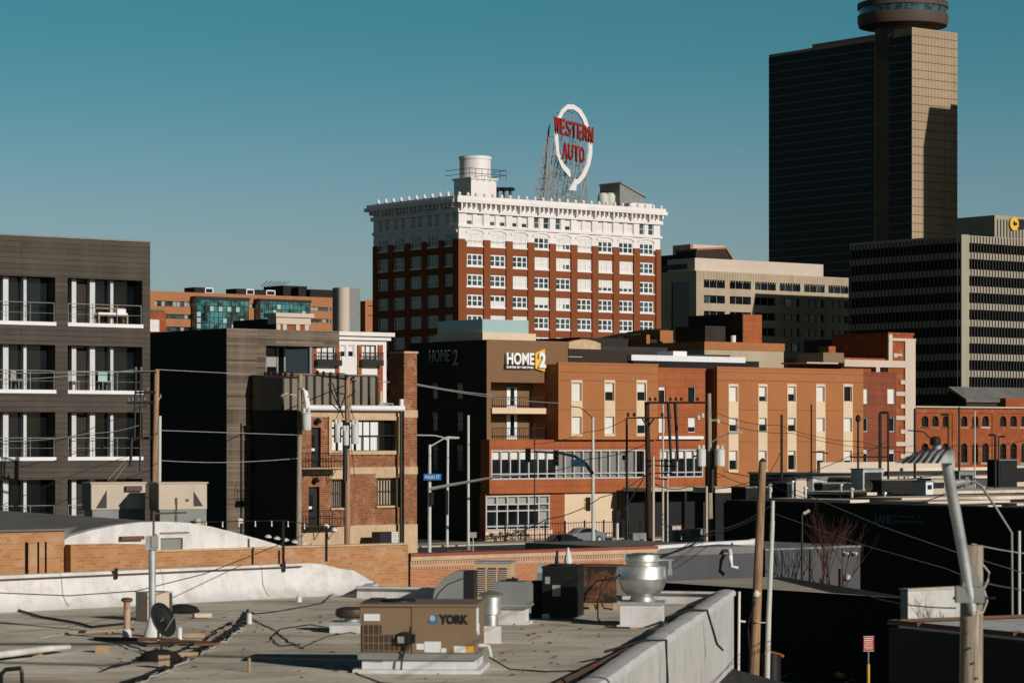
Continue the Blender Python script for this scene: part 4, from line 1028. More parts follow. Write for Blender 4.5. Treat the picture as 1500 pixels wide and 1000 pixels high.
# ================================================================ roofs between the hotel and the tower
def middle_roofs():
    F = Fm(838, 345); t = F.thing('long_dark_roof', 'long dark low roof with a bright white roof strip behind the salmon wings', 'building')
    w = F.x(1052); mb = MB(); mb.box(0, w, 0, 30, 0, F.z(520, 0)); mb.build('wall', M['hoteldark'], t)
    mb = MB(); z0 = F.z(519, 0)
    mb.box(-.6, w+1, -1.2, 30, z0, z0+.35); mb.box(1.5, w-1, 8, 29, z0+.35, z0+1.5); mb.build('roof', M['darkroof'], t)
    G = Fm(925, 335); mb = MB(); a = G.x(1092); z1 = G.z(515, 0); mb.box(0, a, 0, 6, z1-1.05, z1-.35); mb.box(G.x(994), G.x(1014), 1, 4, z1-.35, z1+.25)
    o = G.thing('white_roof_strip', 'bright white flat canopy roof strip above the salmon wings', 'canopy'); mb.build('roof_sheet', M['white'], o)
    mb = MB(); mb.box(0, a+8, 6.1, 9, 0, z1-.6); mb.box(.5, a, .2, 6, z1-2.4, z1-1.06); mb.build('dark_fascia', M['charcoal'], o)
    G = Fm(1032, 360); t = G.thing('parapet_building', 'low building with a brick topped pale stone parapet in front of the pale office', 'building')
    w = G.x(1148); z = G.z(500.5, 0); mb = MB(); mb.box(0, w, 0, 14, 0, z-1.0); mb.build('wall', M['precast'], t)
    MB().box(-.1, w+.1, -.1, 14.1, z-1.0, z+.05).build('brick_parapet', M['hotelred'], t)
    a = G.x(1088, 3); b = G.x(1116, 3); y1 = G.y(1010, a); zt = G.z(460, a, 3)
    MB().box(a, b, 3, 3+(y1-3), z-1, zt).build('orange_penthouse', M['hotelorange'], t)
    MB().box(a-.15, a, 2.9, y1+.1, z-1, zt+.1).build('shade_sheet', M['shadewall'], t)  # dark sheet colours in the shade on the penthouse's end
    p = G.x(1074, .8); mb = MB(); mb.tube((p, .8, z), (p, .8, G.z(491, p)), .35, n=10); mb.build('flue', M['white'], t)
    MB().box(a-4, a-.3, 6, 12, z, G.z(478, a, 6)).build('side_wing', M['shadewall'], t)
    G = Fm(967, 385); t = G.thing('orange_lit_box_building', 'dark roof with two small sunlit orange boxes below the brick tower', 'building')
    w = G.x(1020); mb = MB(); mb.box(-14, w, .6, 16, 0, G.z(497, 0)); mb.build('wall', M['hoteldark'], t)
    MB().box(0, G.x(986), 0, 7, 0, G.z(483.5, 0)).build('orange_box', M['hotelred'], t)
    a = G.x(947, -3); MB().box(a, G.x(952, -3), -3, 2, 0, G.z(490, a, -3)).build('orange_box', M['hotelred'], t)
    mb = MB(); a = G.x(912, 1); mb.sheet([(a, 0), (G.x(1000, 1), 0), (G.x(1000, 1), G.z(478, 0)), (G.x(960, 1), G.z(486, 0)), (a, G.z(497, 0))], 4, 9); mb.build('sloped_roof', M['charcoal'], t)
    G = Fm(833, 330); o = G.thing('arched_parapet', 'tan curved parapet top peeking over the hotel beside the brown block', 'parapet')
    a = G.x(880); z0 = G.z(505, 0); z1 = G.z(497, a/2); pts = [(0, z0-.45)]
    for k in range(11): f = k/10; pts.append((a*f, z0+(z1-z0)*math.sin(math.pi*(.12+.76*f))))
    pts.append((a, z0-.45)); MB().sheet(pts, 0, 1.0).build('parapet_wall', M['creamstone'], o)
    mb = MB(); mb.box(-.05, a+8, -.05, 8, 0, z0-.46); mb.build('building_behind', M['hoteldark'], o)
middle_roofs()
# ================================================================ ornate white building and block behind the wood building
def ornate():
    F = Fm(455, 240); t = F.thing('white_corniced_building', 'white and red brick house with black bay balconies behind the wood building', 'building')
    w = F.x(566); zt = F.z(489, F.x(500)); xs = [(463, 490, 'bay'), (498.5, 507, 'w'), (510, 519, 'w'), (529, 551, 'bay')]; hs = []
    for a, b, k in xs: p1, p2 = (505, 523); hs.append((F.x(a), F.x(b), F.z(p2 if k == 'w' else 527, F.x(a)), F.z(p1, F.x(a))))
    mb = MB(); mb.wall(0, w, 0, zt, hs, .3); mb.box(.1, w, .5, 12, 0, zt); mb.build('white_wall', M['terracotta'], t)
    mb = MB()
    for a, b in ((457, 462.5), (491, 496), (523, 528.5), (553, 559.5)): mb.box(F.x(a), F.x(b), -.15, -.003, 0, F.z(505, F.x(a)))
    mb.build('red_pier', M['brickE'], t)
    mb = MB(); mb.box(-.3, w+.5, -.6, -.003, zt-.15, zt+.2); mb.box(-.3, w+.3, -.3, -.003, zt-.5, zt-.15); mb.build('cornice', M['terracotta'], t)
    for (a, b, k), h in zip(xs, hs):
        window(t, (h[0]+h[1])/2, .12, h[2], h[1]-h[0], h[3]-h[2], 3 if k == 'bay' else 1, 2, 'B' if k == 'bay' else 'M', fm='black' if k == 'bay' else 'white', bar=.08)
        if k == 'bay':
            mb = MB(); mb.box(h[0]-.3, h[1]+.3, -.75, -.16, h[2]-.5, h[2]); n = 14
            for q in range(n+1): x = h[0]-.25+(h[1]-h[0]+.5)*q/n; mb.box(x-.02, x+.02, -.74, -.70, h[2], h[2]+.6)
            mb.box(h[0]-.3, h[1]+.3, -.76, -.69, h[2]+.6, h[2]+.66); mb.build('balcony', M['black'], t)
    F = Fm(404, 300); t = F.thing('white_corniced_chimney_block', 'white corniced brick block above the roof of the wood building', 'roof block')
    w = F.x(450); y = F.y(342); zt = F.z(458, 0)
    MB().box(0, w, 0, y, 0, zt-.9).build('wall', M['brickE'], t)
    MB().box(-.05, -.001, 0, y, 0, zt-.6).build('side_shade', M['charcoal'], t)  # near-black sheet over the brick stands in for the side's shade
    mb = MB(); mb.box(-.3, w+.6, -.5, 2, zt-.45, zt); mb.box(-.1, w+.3, -.25, 1.5, zt-1.2, zt-.45); mb.box(0, w, -.12, -.003, F.z(474, 0), zt-1.2)
    for f in (0, .2, .62, .9): mb.box(w*f, w*f+.5, -.15, -.003, F.z(484, 0), F.z(474, 0))
    mb.build('cornice', M['stone'], t)
ornate()
# ================================================================ grey apartment building at the left
def apartments():
    F = Fm(220, 135); t = F.thing('grey_apartment_building', 'grey sided apartment building with recessed balconies at the left edge', 'apartment building')
    zt = F.z(354.5, 0); xl = F.x(-60); wd = 14
    zl = [F.z(py, F.x(207)) for py in (475.5, 572.5, 668.5, 765)]     # tops of the pale ledges
    h = F.z(411, F.x(205))-zl[0]; bays = [(F.x(99), F.x(208.5)), (F.x(-28), F.x(81))]
    hs = [(a, b, z, z+h) for a, b in bays for z in zl]
    mb = MB(); mb.wall(xl, 0, 0, zt, hs, 1.3); mb.face([(0, 0, 0), (0, wd, 0), (0, wd, zt), (0, 0, zt)]); mb.face([(xl, 0, zt), (0, 0, zt), (0, wd, zt), (xl, wd, zt)])
    mb.build('siding_wall', M['siding'], t)
    mb = MB(); mb.box(xl, .03, -.05, .2, zt-.02, zt+.06); mb.build('coping', M['greymetal'], t)
    lab = 0
    for bi, (a, b) in enumerate(bays):
        for z in zl:
            MB().box(a-.02, b+.02, -.07, 1.29, z-.17, z+.005).build('balcony_ledge', M['white'], t)
            MB().box(a+.02, b-.02, .75, 1.25, z, z+h).build('balcony_window', M['glass'], t)
            w = b-a; mb = MB()
            for f, ww in ((.145, .24), (.39, .28), (.65, .16)):
                x = a+w*f; mb.box(x-ww/2, x+ww/2, .45, .76, z+.006, z+h-.02)
            mb.build('pale_column', M['column'], t)
            q = MB(); q.box(a+w*.18, a+w*.34, .70, .749, z+.05, z+h-.1); q.build('door_panel', M['shadewall'], t)
            q = MB(); q.box(a+.03, b-.03, .02, .035, z+.9, z+.93); q.box(a+.03, b-.03, .02, .032, z+.42, z+.435)
            for k in range(4): x = a+.05+(w-.1)*k/3; q.box(x-.015, x+.015, .015, .04, z, z+.93)
            q.build('balcony_rail', M['greymetal'], t)
    # furniture on the balconies
    a, b = bays[0]
    p = F.w(a+(b-a)*.62, .33); o = thing('wooden_bench', 'light wooden bench with white cushions on the top right balcony', 'bench', (p.x, p.y, zl[0]+.005), F.rz)
    MB().box(-.85, .85, -.25, .2, .38, .45).build('seat', M['timber'], o); MB().box(-.8, .8, -.22, .12, .45, .54).build('cushion', M['white'], o)
    mb = MB(); mb.box(-.85, .85, .14, .2, .45, .5); mb.box(-.85, .85, .14, .2, .72, .8); mb.box(-.85, -.78, .14, .2, .5, .72); mb.box(.78, .85, .14, .2, .5, .72); mb.build('backrest', M['timber'], o)
    for x in (-.78, .78):
        for y in (-.22, .17): MB().box(x-.035, x+.035, y-.03, y+.03, 0, .38).build('leg', M['timber'], o)
    MB().box(.25, .75, -.15, .1, .54, .74).build('pillow', M['white'], o)
    for i, (bi, f, zi, lb) in enumerate(((0, .53, 1, 'pale folding chair on the second balcony down, right column'), (0, .1, 1, 'pale chair at the left end of the second right balcony'), (1, .52, 1, 'grey patio chair on the second left balcony'))):
        a, b = bays[bi]; p = F.w(a+(b-a)*f, .3); o = thing('patio_chair', lb, 'chair', (p.x, p.y, zl[zi]+.005), F.rz+.3*i, 'balcony chairs')
        mt = M['blindgrey'] if i else M['screen']
        MB().box(-.25, .25, -.25, .2, .4, .45).build('seat', mt, o); MB().box(-.25, .25, .17, .22, .45, .9).build('backrest', mt, o)
        for x in (-.22, .22):
            for y in (-.22, .18): MB().box(x-.02, x+.02, y-.02, y+.02, 0, .4).build('leg', M['greymetal'], o)
apartments()
# ================================================================ wood-clad building
def wood_building():
    F = Fm(332, 161.3); t = F.thing('wood_clad_building', 'weathered plank-clad building with a black shaded end wall behind the poles', 'building')
    zt = F.z(480.5, 0); YD = F.y(214); x1 = F.x(441); x2 = F.x(497); oa = F.x(389.5); zo1, zo0 = F.z(506, oa), F.z(548, oa)
    lo = (F.x(362), F.x(432), 0, F.z(640, 0))
    mb = MB(); mb.wall(0, x2, 0, zo0-.25, [], .4); mb.wall(0, oa, zo0-.25, zt, [], .4); mb.wall(oa, x2, zo1, zt, [], .3)
    mb.face([(oa, 0, zo0-.25), (oa, 1.8, zo0-.25), (oa, 1.8, zo1), (oa, 0, zo1)])
    mb.build('plank_wall', M['woodclad'], t)
    mb = MB(); mb.face([(0, .01, 0), (0, YD, 0), (0, YD, zt-.01), (0, .01, zt-.01)]); mb.face([(0.01, .01, zt), (x2, .01, zt), (x2, 5, zt), (x1, 5, zt), (x1, YD, zt), (0.01, YD, zt)])
    mb.build('end_wall', M['charcoal'], t)  # shade of the end wall put into its near-black colour
    mb = MB(); mb.box(oa, x2, .02, 5, zo1, zo1+.2); mb.box(oa+.01, x2, .02, 6, zo0-.3, zo0-.2); mb.build('terrace_deck', M['hoteldark'], t)
    mb = MB(); mb.box(oa, x1, 1.8, YD-1, zo0-.2, zo1); mb.build('terrace_glazing', M['glass'], t)
    mb = MB(); w = x1-oa
    for f in (.0, .33, .42, .75, .96): mb.box(oa+w*f, oa+w*f+.12, 1.7, 1.81, zo0-.2, zo1)
    mb.build('door_frame', M['greymetal'], t)
    mb = MB()
    for f in (.05, .48): mb.box(oa+w*f, oa+w*(f+.27), 1.75, 1.82, zo0+.5, zo0+1.15)
    mb.build('curtain', M['blindgrey'], t)
    mb = MB(); p = F.x(457); mb.box(p-.1, p+.1, .1, .3, zo0-.25, zo1); mb.build('terrace_post', M['greymetal'], t)
    mb = MB(); mb.box(x1, F.x(600), 7, YD, 0, zo0+.35); mb.build('rear_block', M['hoteldark'], t)
    mb = MB(); mb.box(F.x(352), F.x(353.5), -.12, -.02, 0, F.z(620, 0)); mb.box(F.x(358), F.x(360), -.25, -.02, F.z(700, 0), F.z(665, 0)); mb.build('wall_conduit', M['black'], t)
wood_building()
# ================================================================ three-storey brick building
def brick_house():
    F = Fm(441, 158); t = F.thing('three_storey_brick_building', 'narrow weathered brick building with a wide cream framed window and fire balcony', 'building')
    w = F.x(588); wr = F.x(607); zt = F.z(600, 0); YD = F.y(369); z = lambda py, px=520: F.z(py, F.x(px))
    pw = (F.x(485), F.x(579), z(660), z(615)); d1 = (F.x(456), F.x(470), z(684), z(626)); d2 = (F.x(452), F.x(468), z(768), z(712))
    w1 = (F.x(485.5), F.x(505), z(743), z(702)); w2 = (F.x(552), F.x(577), z(741), z(701))
    mb = MB(); mb.wall(0, w, 0, zt, [pw, d1, d2, w1, w2], .35)
    mb.face([(w, -.2, 0), (w, YD, 0), (w, YD, zt), (w, -.2, zt)]); mb.build('brick_wall', M['brickC'], t)
    mb = MB(); mb.face([(0, .01, 0), (0, YD, 0), (0, YD, zt), (0, .01, zt)]); mb.face([(0, 0.01, zt), (w, 0.01, zt), (w, YD, zt), (0, YD, zt)]); mb.build('side_and_roof', M['darkroof'], t)
    zp = F.z(517.5, w); mb = MB(); mb.box(w+.01, wr, -.25, 1.2, 0, zp); mb.build('tall_pier', M['brickC'], t)
    mb = MB(); mb.box(w, wr+.03, -.3, -.003-.25, z(611), z(600)); mb.box(w, wr+.03, -.3, -.253, z(695), z(684)); mb.box(w-.02, wr+.05, -.32, 1.23, zp, zp+.12)
    mb.box(0, w-.02, -.06, -.003, z(694), z(684)); mb.box(0, w, -.08, -.003, 0, z(769)); mb.box(w, wr+.02, -.29, -.253, 0, z(769)); mb.box(0, w, -.05, -.003, z(611), zt)
    a, b, c, d = pw
    for q in ((a-.22, b+.22, d, d+.22), (a-.22, b+.22, c-.22, c), (a-.22, a, c, d), (b, b+.22, c, d)): mb.box(q[0], q[1], -.12, .1, q[2], q[3])
    n = 6
    for (h, e) in ((w1, 0), (w2, 0)):
        pts = []; a, b = h[0]-.2, h[1]+.2; m = (a+b)/2
        for k in range(n*2+1): an = math.pi-math.pi*k/(2*n); pts.append((m+(b-a)/2*math.cos(an), h[3]+.05+.42*math.sin(an)))
        mb.sheet(pts, -.07, -.003)
    mb.build('stone_trim', M['creamstone'], t)
    # picture window
    a, b, c, d = pw; g = MB().box(a, b, .35, .5, c, d).build('picture_window', M['glass'], t)
    mb = MB(); L = b-a
    for f, ww in ((.02, .14), (.14, .12), (.30, .14), (.42, .16), (.53, .16), (.64, .16), (.73, .05)): mb.box(a+L*f, a+L*(f+ww*.55), .2, .34, c+.03, d-.12)
    mb.build('white_curtain', M['white'], g)
    mb = MB(); mb.box(a, b, .02, .1, c+.85, c+.9)
    for k in range(5): mb.box(a+L*k/4-.03, a+L*k/4+.03, .02, .1, c, c+.9)
    mb.build('window_rail', M['black'], g)
    for h, nm in ((w1, 0), (w2, 1)):
        a, b, c, d = h; g = MB().box(a, b, .3, .4, c, d).build('window', M['curtain'], t); mb = MB(); n = 6
        for k in range(n+1): x = a+(b-a)*k/n; mb.box(x-.035, x+.035, .22, .31, c, d)
        for f in (0, .5, .97): mb.box(a, b, .2, .32, c+(d-c)*f, c+(d-c)*f+.08)
        mb.box(b-.02, b+.22, -.25, .2, c-.1, d+.05)
        mb.build('window_bar', M['acdark'], g); MB().box(a-.1, b+.1, -.15, .1, c-.12, c).build('sill', M['creamstone'], g)
    for h in (d1, d2):
        a, b, c, d = h; g = MB().box(a, b, .25, .35, c, d).build('door', M['black'], t)
        MB().box(a+.3*(b-a), a+.62*(b-a), .22, .251, c+(d-c)*.35, c+(d-c)*.8).build('door_pane', M['glass'], g)
        MB().box(a+.12, a+.34, .16, .24, c+.95, c+1.1).build('notice', M['white'], g)
        mb = MB(); mb.lathe([(.14, 0), (.2, .1), (.05, .3)], ((a+b)/2, -.25, d+.25), 8); mb.tube(((a+b)/2, -.25, d+.5), ((a+b)/2, -.01, d+.5), .03, n=5); mb.build('wall_lamp', M['black'], t)
    # fire balconies
    for (px0, px1, py) in ((443, 502, 687), (443, 503, 771)):
        a, b, zz = F.x(px0, -1), F.x(px1, -1), F.z(py, 0, -1); mb = MB()
        mb.box(a, b, -1.05, -.05, zz-.05, zz)
        for k in range(15): x = a+(b-a)*k/14; mb.tube((x, -1.02, zz), (x, -1.02, zz+.9), .014, n=4)
        for hh in (.45, .9): mb.tube((a, -1.02, zz+hh), (b, -1.02, zz+hh), .02, n=4)
        mb.tube((b, -1.02, zz+.9), (b, -.05, zz+.9), .02, n=4); mb.tube((a, -1.02, zz+.9), (a, -.05, zz+.9), .02, n=4)
        for f in (.15, .5, .85): x = a+(b-a)*f; mb.tube((x, -.95, zz-.04), (x, -.08, zz-.8), .03, n=4)
        mb.build('fire_balcony', M['black'], t)
    # gutter pipe, downpipe, roof pieces
    mb = MB(); a, b = F.x(449, -.3), F.x(591, -.3); zz = F.z(597, a, -.3)
    mb.tube((a, -.32, zz), (b, -.32, zz), .17, n=14); mb.tube((a+.1, -.32, zz), (a-.1, -.3, zz+.95), .15, n=12); mb.tube((b-.15, -.3, zz), (b-.15, -.3, zz+.55), .14, n=12); mb.build('roof_pipe', M['white'], t, True)
    mb = MB(); x = F.x(587, -.4); mb.tube((x, -.42, 0), (x, -.42, zz-.15), .09, n=8); mb.build('downpipe', M['black'], t)
    y = 2.0; a, b = .04, F.x(551, y); z0, z1 = zt, F.z(548.5, a, y); mb = MB()
    mb.box(a, b, y, YD, z0-.2, z1); mb.build('roof_house', M['corrug'], t); mb = MB(); n = 12
    for k in range(n+1): x = a+(b-a)*k/n; mb.box(x-.06, x+.06, y-.1, y-.001, z0, z1-.01)
    mb.build('siding_rib', M['black'], t)
    MB().box(a-.1, b+.1, y-.14, YD, z1, z1+.08).build('roof_house_cap', M['corrug'], t)
    x = F.x(558, .9); mb = MB(); mb.lathe([(.3, 0), (.27, .3), (.1, .45), (.08, F.z(573, x, .9)-zt)], (x, .9, zt), 12); mb.build('flue', M['stone'], t, True)
    x = F.x(580, .9); MB().box(x-1.0, x+.3, .7, 1.6, zt, zt+.45).build('roof_box', M['greymetal'], t)
    # ac unit by the foot
    p = F.w(F.x(566, -1.5), -1.5); o = thing('wall_condenser', 'small white fronted condenser box at the foot of the narrow brick building', 'air conditioner', (p.x, p.y, Z(800, p.y)), F.rz)
    MB().box(-.75, .5, -.4, .4, 0, .85).build('casing', M['black'], o); mb = MB(); mb.box(.05, .5, -.46, -.401, .05, .85)
    mb.build('front_panel', M['white'], o)
    mb = MB()
    for k in range(9): mb.box(.1, .45, -.475, -.462, .12+k*.08, .15+k*.08)
    mb.build('louver', M['greymetal'], o)
brick_house()
# ================================================================ the near flat roof (level 5.6) and what stands on it
RZ = 5.6
def near_roof():
    t = thing('flat_roofed_building', 'near flat-roofed building with stained membrane roof and white painted parapet wall', 'building', (0, 0, 0))
    A = Vector((5.84, 72.8)); B = Vector((-4.1, 78.6)); u = Vector((math.sin(R(46)), math.cos(R(46))))
    C = B-u*34; d = Vector((math.sin(R(9.15)), math.cos(R(9.15)))); E = A-d*45
    n = Vector((d.y, -d.x))
    mb = MB(); mb.prism([(E.x-.1, E.y), (A.x-.1, A.y-.1), (B.x, B.y-.05), (C.x+.05, C.y), (C.x, E.y)], RZ-.3, RZ); mb.build('roof_deck', M['roof'], t)
    # right wall (outer face painted block) and its rounded white coping
    def seg(p, q, w, z0, z1, mat, nm, mb=None, side=1):
        own = mb is None; mb = mb or MB(); e = (q-p).normalized(); nn = Vector((e.y, -e.x))*side
        mb.prism([(p.x, p.y), (q.x, q.y), (q.x-nn.x*w, q.y-nn.y*w), (p.x-nn.x*w, p.y-nn.y*w)], z0, z1)
        if own: mb.build(nm, M[mat], t)
        return mb
    seg(E, A, .32, 0, 5.86, 'whitewall', 'side_wall')
    def coping(pts, w, h, z, mat, nm, wob=.03, seed=1):
        """rounded, slightly uneven coping along a line"""
        rr = random.Random(seed); mb = MB(); rings = []
        dense = []
        for a, b in zip(pts[:-1], pts[1:]):
            k = max(2, int((b-a).length/.8))
            for i in range(k): dense.append(a+(b-a)*i/k)
        dense.append(pts[-1])
        for i, p in enumerate(dense):
            e = (dense[min(i+1, len(dense)-1)]-dense[max(i-1, 0)]).normalized(); nn = Vector((e.y, -e.x)); dz = rr.uniform(-wob, wob); dn = rr.uniform(-wob, wob)
            ring = []
            for (a, b) in ((.5, -.2), (.52, .45), (.40, .85), (.1, 1.0), (-.2, .98), (-.46, .75), (-.52, .3), (-.5, -.2)):
                q = p+nn*(a*w+dn); ring.append((q.x, q.y, z+b*h+dz))
            rings.append([mb.pt(r) for r in ring])
        m = 8
        for a, b in zip(rings[:-1], rings[1:]):
            for j in range(m):
                k = (j+1) % m; mb.f.append([a[j], a[k], b[k], b[j]]); mb.m.append(0)
        mb.f.append(list(reversed(rings[0]))); mb.m.append(0); mb.f.append(rings[-1]); mb.m.append(0)
        return mb.build(nm, M[mat], t, True)
    coping([E-n*.17, A-n*.17+d*.05], .46, .13, 5.86, 'coating', 'side_coping', .016, 3)
    B2 = Vector((-4.25, 75.7)); seg(A-n*.1, B2, .3, 0, 5.88, 'coating', 'rear_parapet', side=-1); seg(B2, B, .3, 0, 5.87, 'coating', 'rear_parapet', side=-1)
    coping([A-n*.22, B2], .27, .05, 5.88, 'coating', 'rear_coping', .006, 5)
    # tall white coated parapet at the left, sloped cant at its foot and ragged end
    e = u; nn = Vector((e.y, -e.x)); L = 34; rr = random.Random(11)
    ring_all = []; mb = MB(); k = 60
    for i in range(k+1):
        s = L*i/k; p = B-e*s; top = 6.5
        if s < .5: top = 5.95
        elif s < 2.2: top = 6.2+.3*((s-.5)/1.7)+rr.uniform(-.12, .14)
        wv = rr.uniform(-.02, .02)
        ring = [(p+nn*.62, RZ-.02), (p+nn*.36, RZ+.13+wv), (p+nn*(.2+wv), RZ+.34), (p+nn*.14, top-.12), (p+nn*(.06), top), (p-nn*.28, top), (p-nn*.34, top-.2), (p-nn*.34, RZ-.3)]
        ring_all.append([mb.pt((q.x, q.y, z)) for q, z in ring])
    for a, b in zip(ring_all[:-1], ring_all[1:]):
        for j in range(8): q = (j+1) % 8; mb.f.append([a[j], a[q], b[q], b[j]]); mb.m.append(0)
    mb.f.append(list(reversed(ring_all[0]))); mb.m.append(0)
    mb.build('coated_parapet', M['coating'], t, True)
    for i in range(9):
        p = B-e*(4.2+3.3*i+rr.uniform(-.3, .3)); pr = [(p+nn*.50, RZ+.07), (p+nn*.365, RZ+.15), (p+nn*.215, RZ+.35), (p+nn*.155, 6.37), (p+nn*.07, 6.51), (p-nn*.2, 6.51)]
        m_ = MB(); m_.path([(q.x, q.y, z) for q, z in pr], .012, 5); m_.build('lap_seam', M['tan'], t)
    # flashing seam, hanging cables on the wall
    mb = MB(); p = A-d*9; mb.path([(p.x-.9, p.y-1.0, 5.9), (p.x-.3, p.y-.3, 6.03), (p.x+.1, p.y, 6.0), (p.x+.22, p.y, 5.6), (p.x+.35, p.y+.3, 5.2), (p.x+.5, p.y+.3, 5.05)], .03); mb.build('hanging_cable', M['cable'], t)
    mb = MB(); p = A-d*18.5; mb.path([(p.x-1.1, p.y-1.0, 5.85), (p.x-.3, p.y-.3, 6.02), (p.x+.14, p.y, 6.0), (p.x+.17, p.y, 5.2), (p.x+.12, p.y-.2, 4.2)], .028); mb.build('hanging_cable', M['cable'], t)
    # conduit run on top of the white parapet
    o = thing('roof_conduit', 'long thin dark conduit running along the top of the white parapet', 'conduit', (0, 0, 0))
    q0, q1 = B-e*2.6+nn*.20, B-e*34+nn*.2
    mb = MB(); mb.tube((q0.x, q0.y, 6.42), (q1.x, q1.y, 6.36), .022, n=6); mb.build('pipe', M['rust'], o)
    for f in (.02, .2, .42, .6, .8): p = q0+(q1-q0)*f; MB().box(p.x-.04, p.x+.04, p.y-.05, p.y+.05, 6.3, 6.58).build('bracket', M['black'], o)
    # low dark lean-to roof outside the wall
    o = thing('lean_to_roof', 'low dark tar roof against the foot of the white painted wall', 'roof')
    mb = MB(); a = A+n*.01-d*.5; b = Vector((6.95, 67.3)); c = E+n*4.5; mb.prism([(E.x+n.x*.01, E.y+n.y*.01), (c.x, c.y), (b.x, b.y), (a.x, a.y)], 0, 3.95); mb.build('roof_sheet', M['darkroof'], o)
    o.name = 'lean_to_building'
near_roof()
def at(px, py, z=RZ): return G(px, py, z)
def gpx(n, Y): return n*Y/FP                       # metres covered by n photo pixels at distance Y
# ---------------------------------------------------------------- tan packaged unit with its name on the front
def package_unit():
    rz = R(-4.5); o = thing('packaged_rooftop_unit', 'large tan packaged air conditioner with black lettering on a white curb', 'air conditioner', (-2.84, 51.7, RZ), rz)
    W, D, H, z0 = 2.17, 1.75, 1.0, .27
    MB().box(.03, W-.02, .05, D, -.02, z0-.02).build('roof_curb', M['coating'], o)
    mb = MB()
    prof = []
    mb.prism([(-.12, -.15), (W+.1, -.15), (W+.1, D+.1), (-.12, D+.1)], -.02, .07); mb.build('curb_flashing', M['coating'], o)
    MB().box(-.04, W+.03, -.03, D+.03, z0-.02, z0+.09).build('base_rail', M['greymetal'], o)
    b = MB(); xm = W*.445
    b.box(0, xm-.008, .02, D, z0+.09, z0+H-.03); b.box(xm+.008, W, 0, D, z0+.09, z0+H-.03); b.box(xm-.01, xm+.01, .03, D, z0+.09, z0+H-.04)
    body = b.build('casing', M['ac'], o)
    MB().box(-.02, W+.02, -.03, D+.02, z0+H-.03, z0+H+.015).build('top_panel', M['ac'], o)
    mb = MB(); mb.lathe([(.34, 0), (.34, .035), (.30, .05)], (.62, .85, z0+H+.012), 30); f = mb.build('fan_guard', M['black'], o, True)
    mb = MB(); mb.box(.02, .3, .2, 1.5, z0+H+.015, z0+H+.05); mb.build('vent_cover', M['acdark'], o)
    # louvred coil guards
    mb = MB()
    mb.box(.05, .40, -.005, .019, z0+.13, z0+.62, 0); mb.box(.40, .93, -.005, .019, z0+.16, z0+.44, 0); mb.box(.97, 1.05-.1, -.004, .018, z0+.2, z0+.6, 0)
    mb.build('coil_opening', M['acdark'], o)
    mb = MB()
    for k in range(10): x = .05+k*.097; mb.box(x, x+.014, -.016, -.004, z0+.14, z0+(.62 if x < .4 else .44))
    for zz in (.14, .28, .43): mb.box(.05, .93 if zz < .4 else .40, -.018, -.003, z0+zz, z0+zz+.015)
    mb.build('coil_louver', M['ac'], o)
    # lettering and badge
    h = .155; me = textmesh('YORK', h, M['black'], .006, .014, 1.0); xs = [v.co.x for v in me.vertices]; k = .56/(max(xs)-min(xs)); mn = min(xs)
    for v in me.vertices: v.co.x = (v.co.x-mn)*k
    put('name_lettering', me, o, (1.48, -.008, z0+.66))
    mb = MB(); mb.sheet([(1.28, z0+.655), (1.46, z0+.655), (1.46, z0+.82), (1.37, z0+.82), (1.28, z0+.72)], -.008, 0); bd = mb.build('name_badge', M['logoblue'], o)
    mb = MB(); ring = [(1.36+.055*math.cos(a*math.pi/8), z0+.755+.055*math.sin(a*math.pi/8)) for a in range(16)]; mb.sheet(ring, -.014, -.007); mb.build('badge_disc', M['screen'], bd)
    for (x0, x1, a, b_) in ((.07, .37, .70, .83), (1.06, 1.22, .17, .28), (1.24-.03, 1.52, .12, .32), (1.5, 1.62, .12, .2), (1.76, 1.98, .12, .24)): MB().box(x0, x1, -.007, .019 if x0 < .9 else 0, z0+a, z0+b_).build('sticker', M['white'], o)
    MB().box(1.98, 2.13, -.007, 0, z0+.12, z0+.24).build('warning_sticker', M['yellow'], o)
    MB().box(W, W+.007, .15, .55, z0+.50, z0+.93).build('sticker', M['white'], o); MB().box(W, W+.008, .35, .7, z0+.42, z0+.62).build('sticker', M['white'], o)
    mb = MB(); mb.box(.78, .98, -.12, .01, z0+.28, z0+.50); mb.tube((.88, -.06, z0+.28), (.8, -.1, z0+.0), .02); mb.tube((.8, -.1, z0), (.78, -.12, 0), .02); mb.box(1.0, 1.04, -.06, .0, z0+.3, z0+.46); mb.build('disconnect_box', M['black'], o)
    MB().box(.72, .84, -.13, -.01, z0+.30, z0+.42).build('junction_box', M['galv'], o)
    mb = MB(); mb.path([(W, .7, z0+.2), (W+.1, .7, z0+.2), (W+.18, .68, z0+.18), (W+.22, .6, z0+.08), (W+.24, .5, z0)], .035, 8); mb.build('drain_pipe', M['porcelain'], o)
    mb = MB(); mb.path([(W+.2, .5, z0), (W+.6, .4, .05), (W+.9, .6, .02), (W+1.3, .3, .02), (W+1.7, .5, .02), (W+2.6, .3, .02)], .016, 5); mb.build('condensate_hose', M['cable'], o)
package_unit()
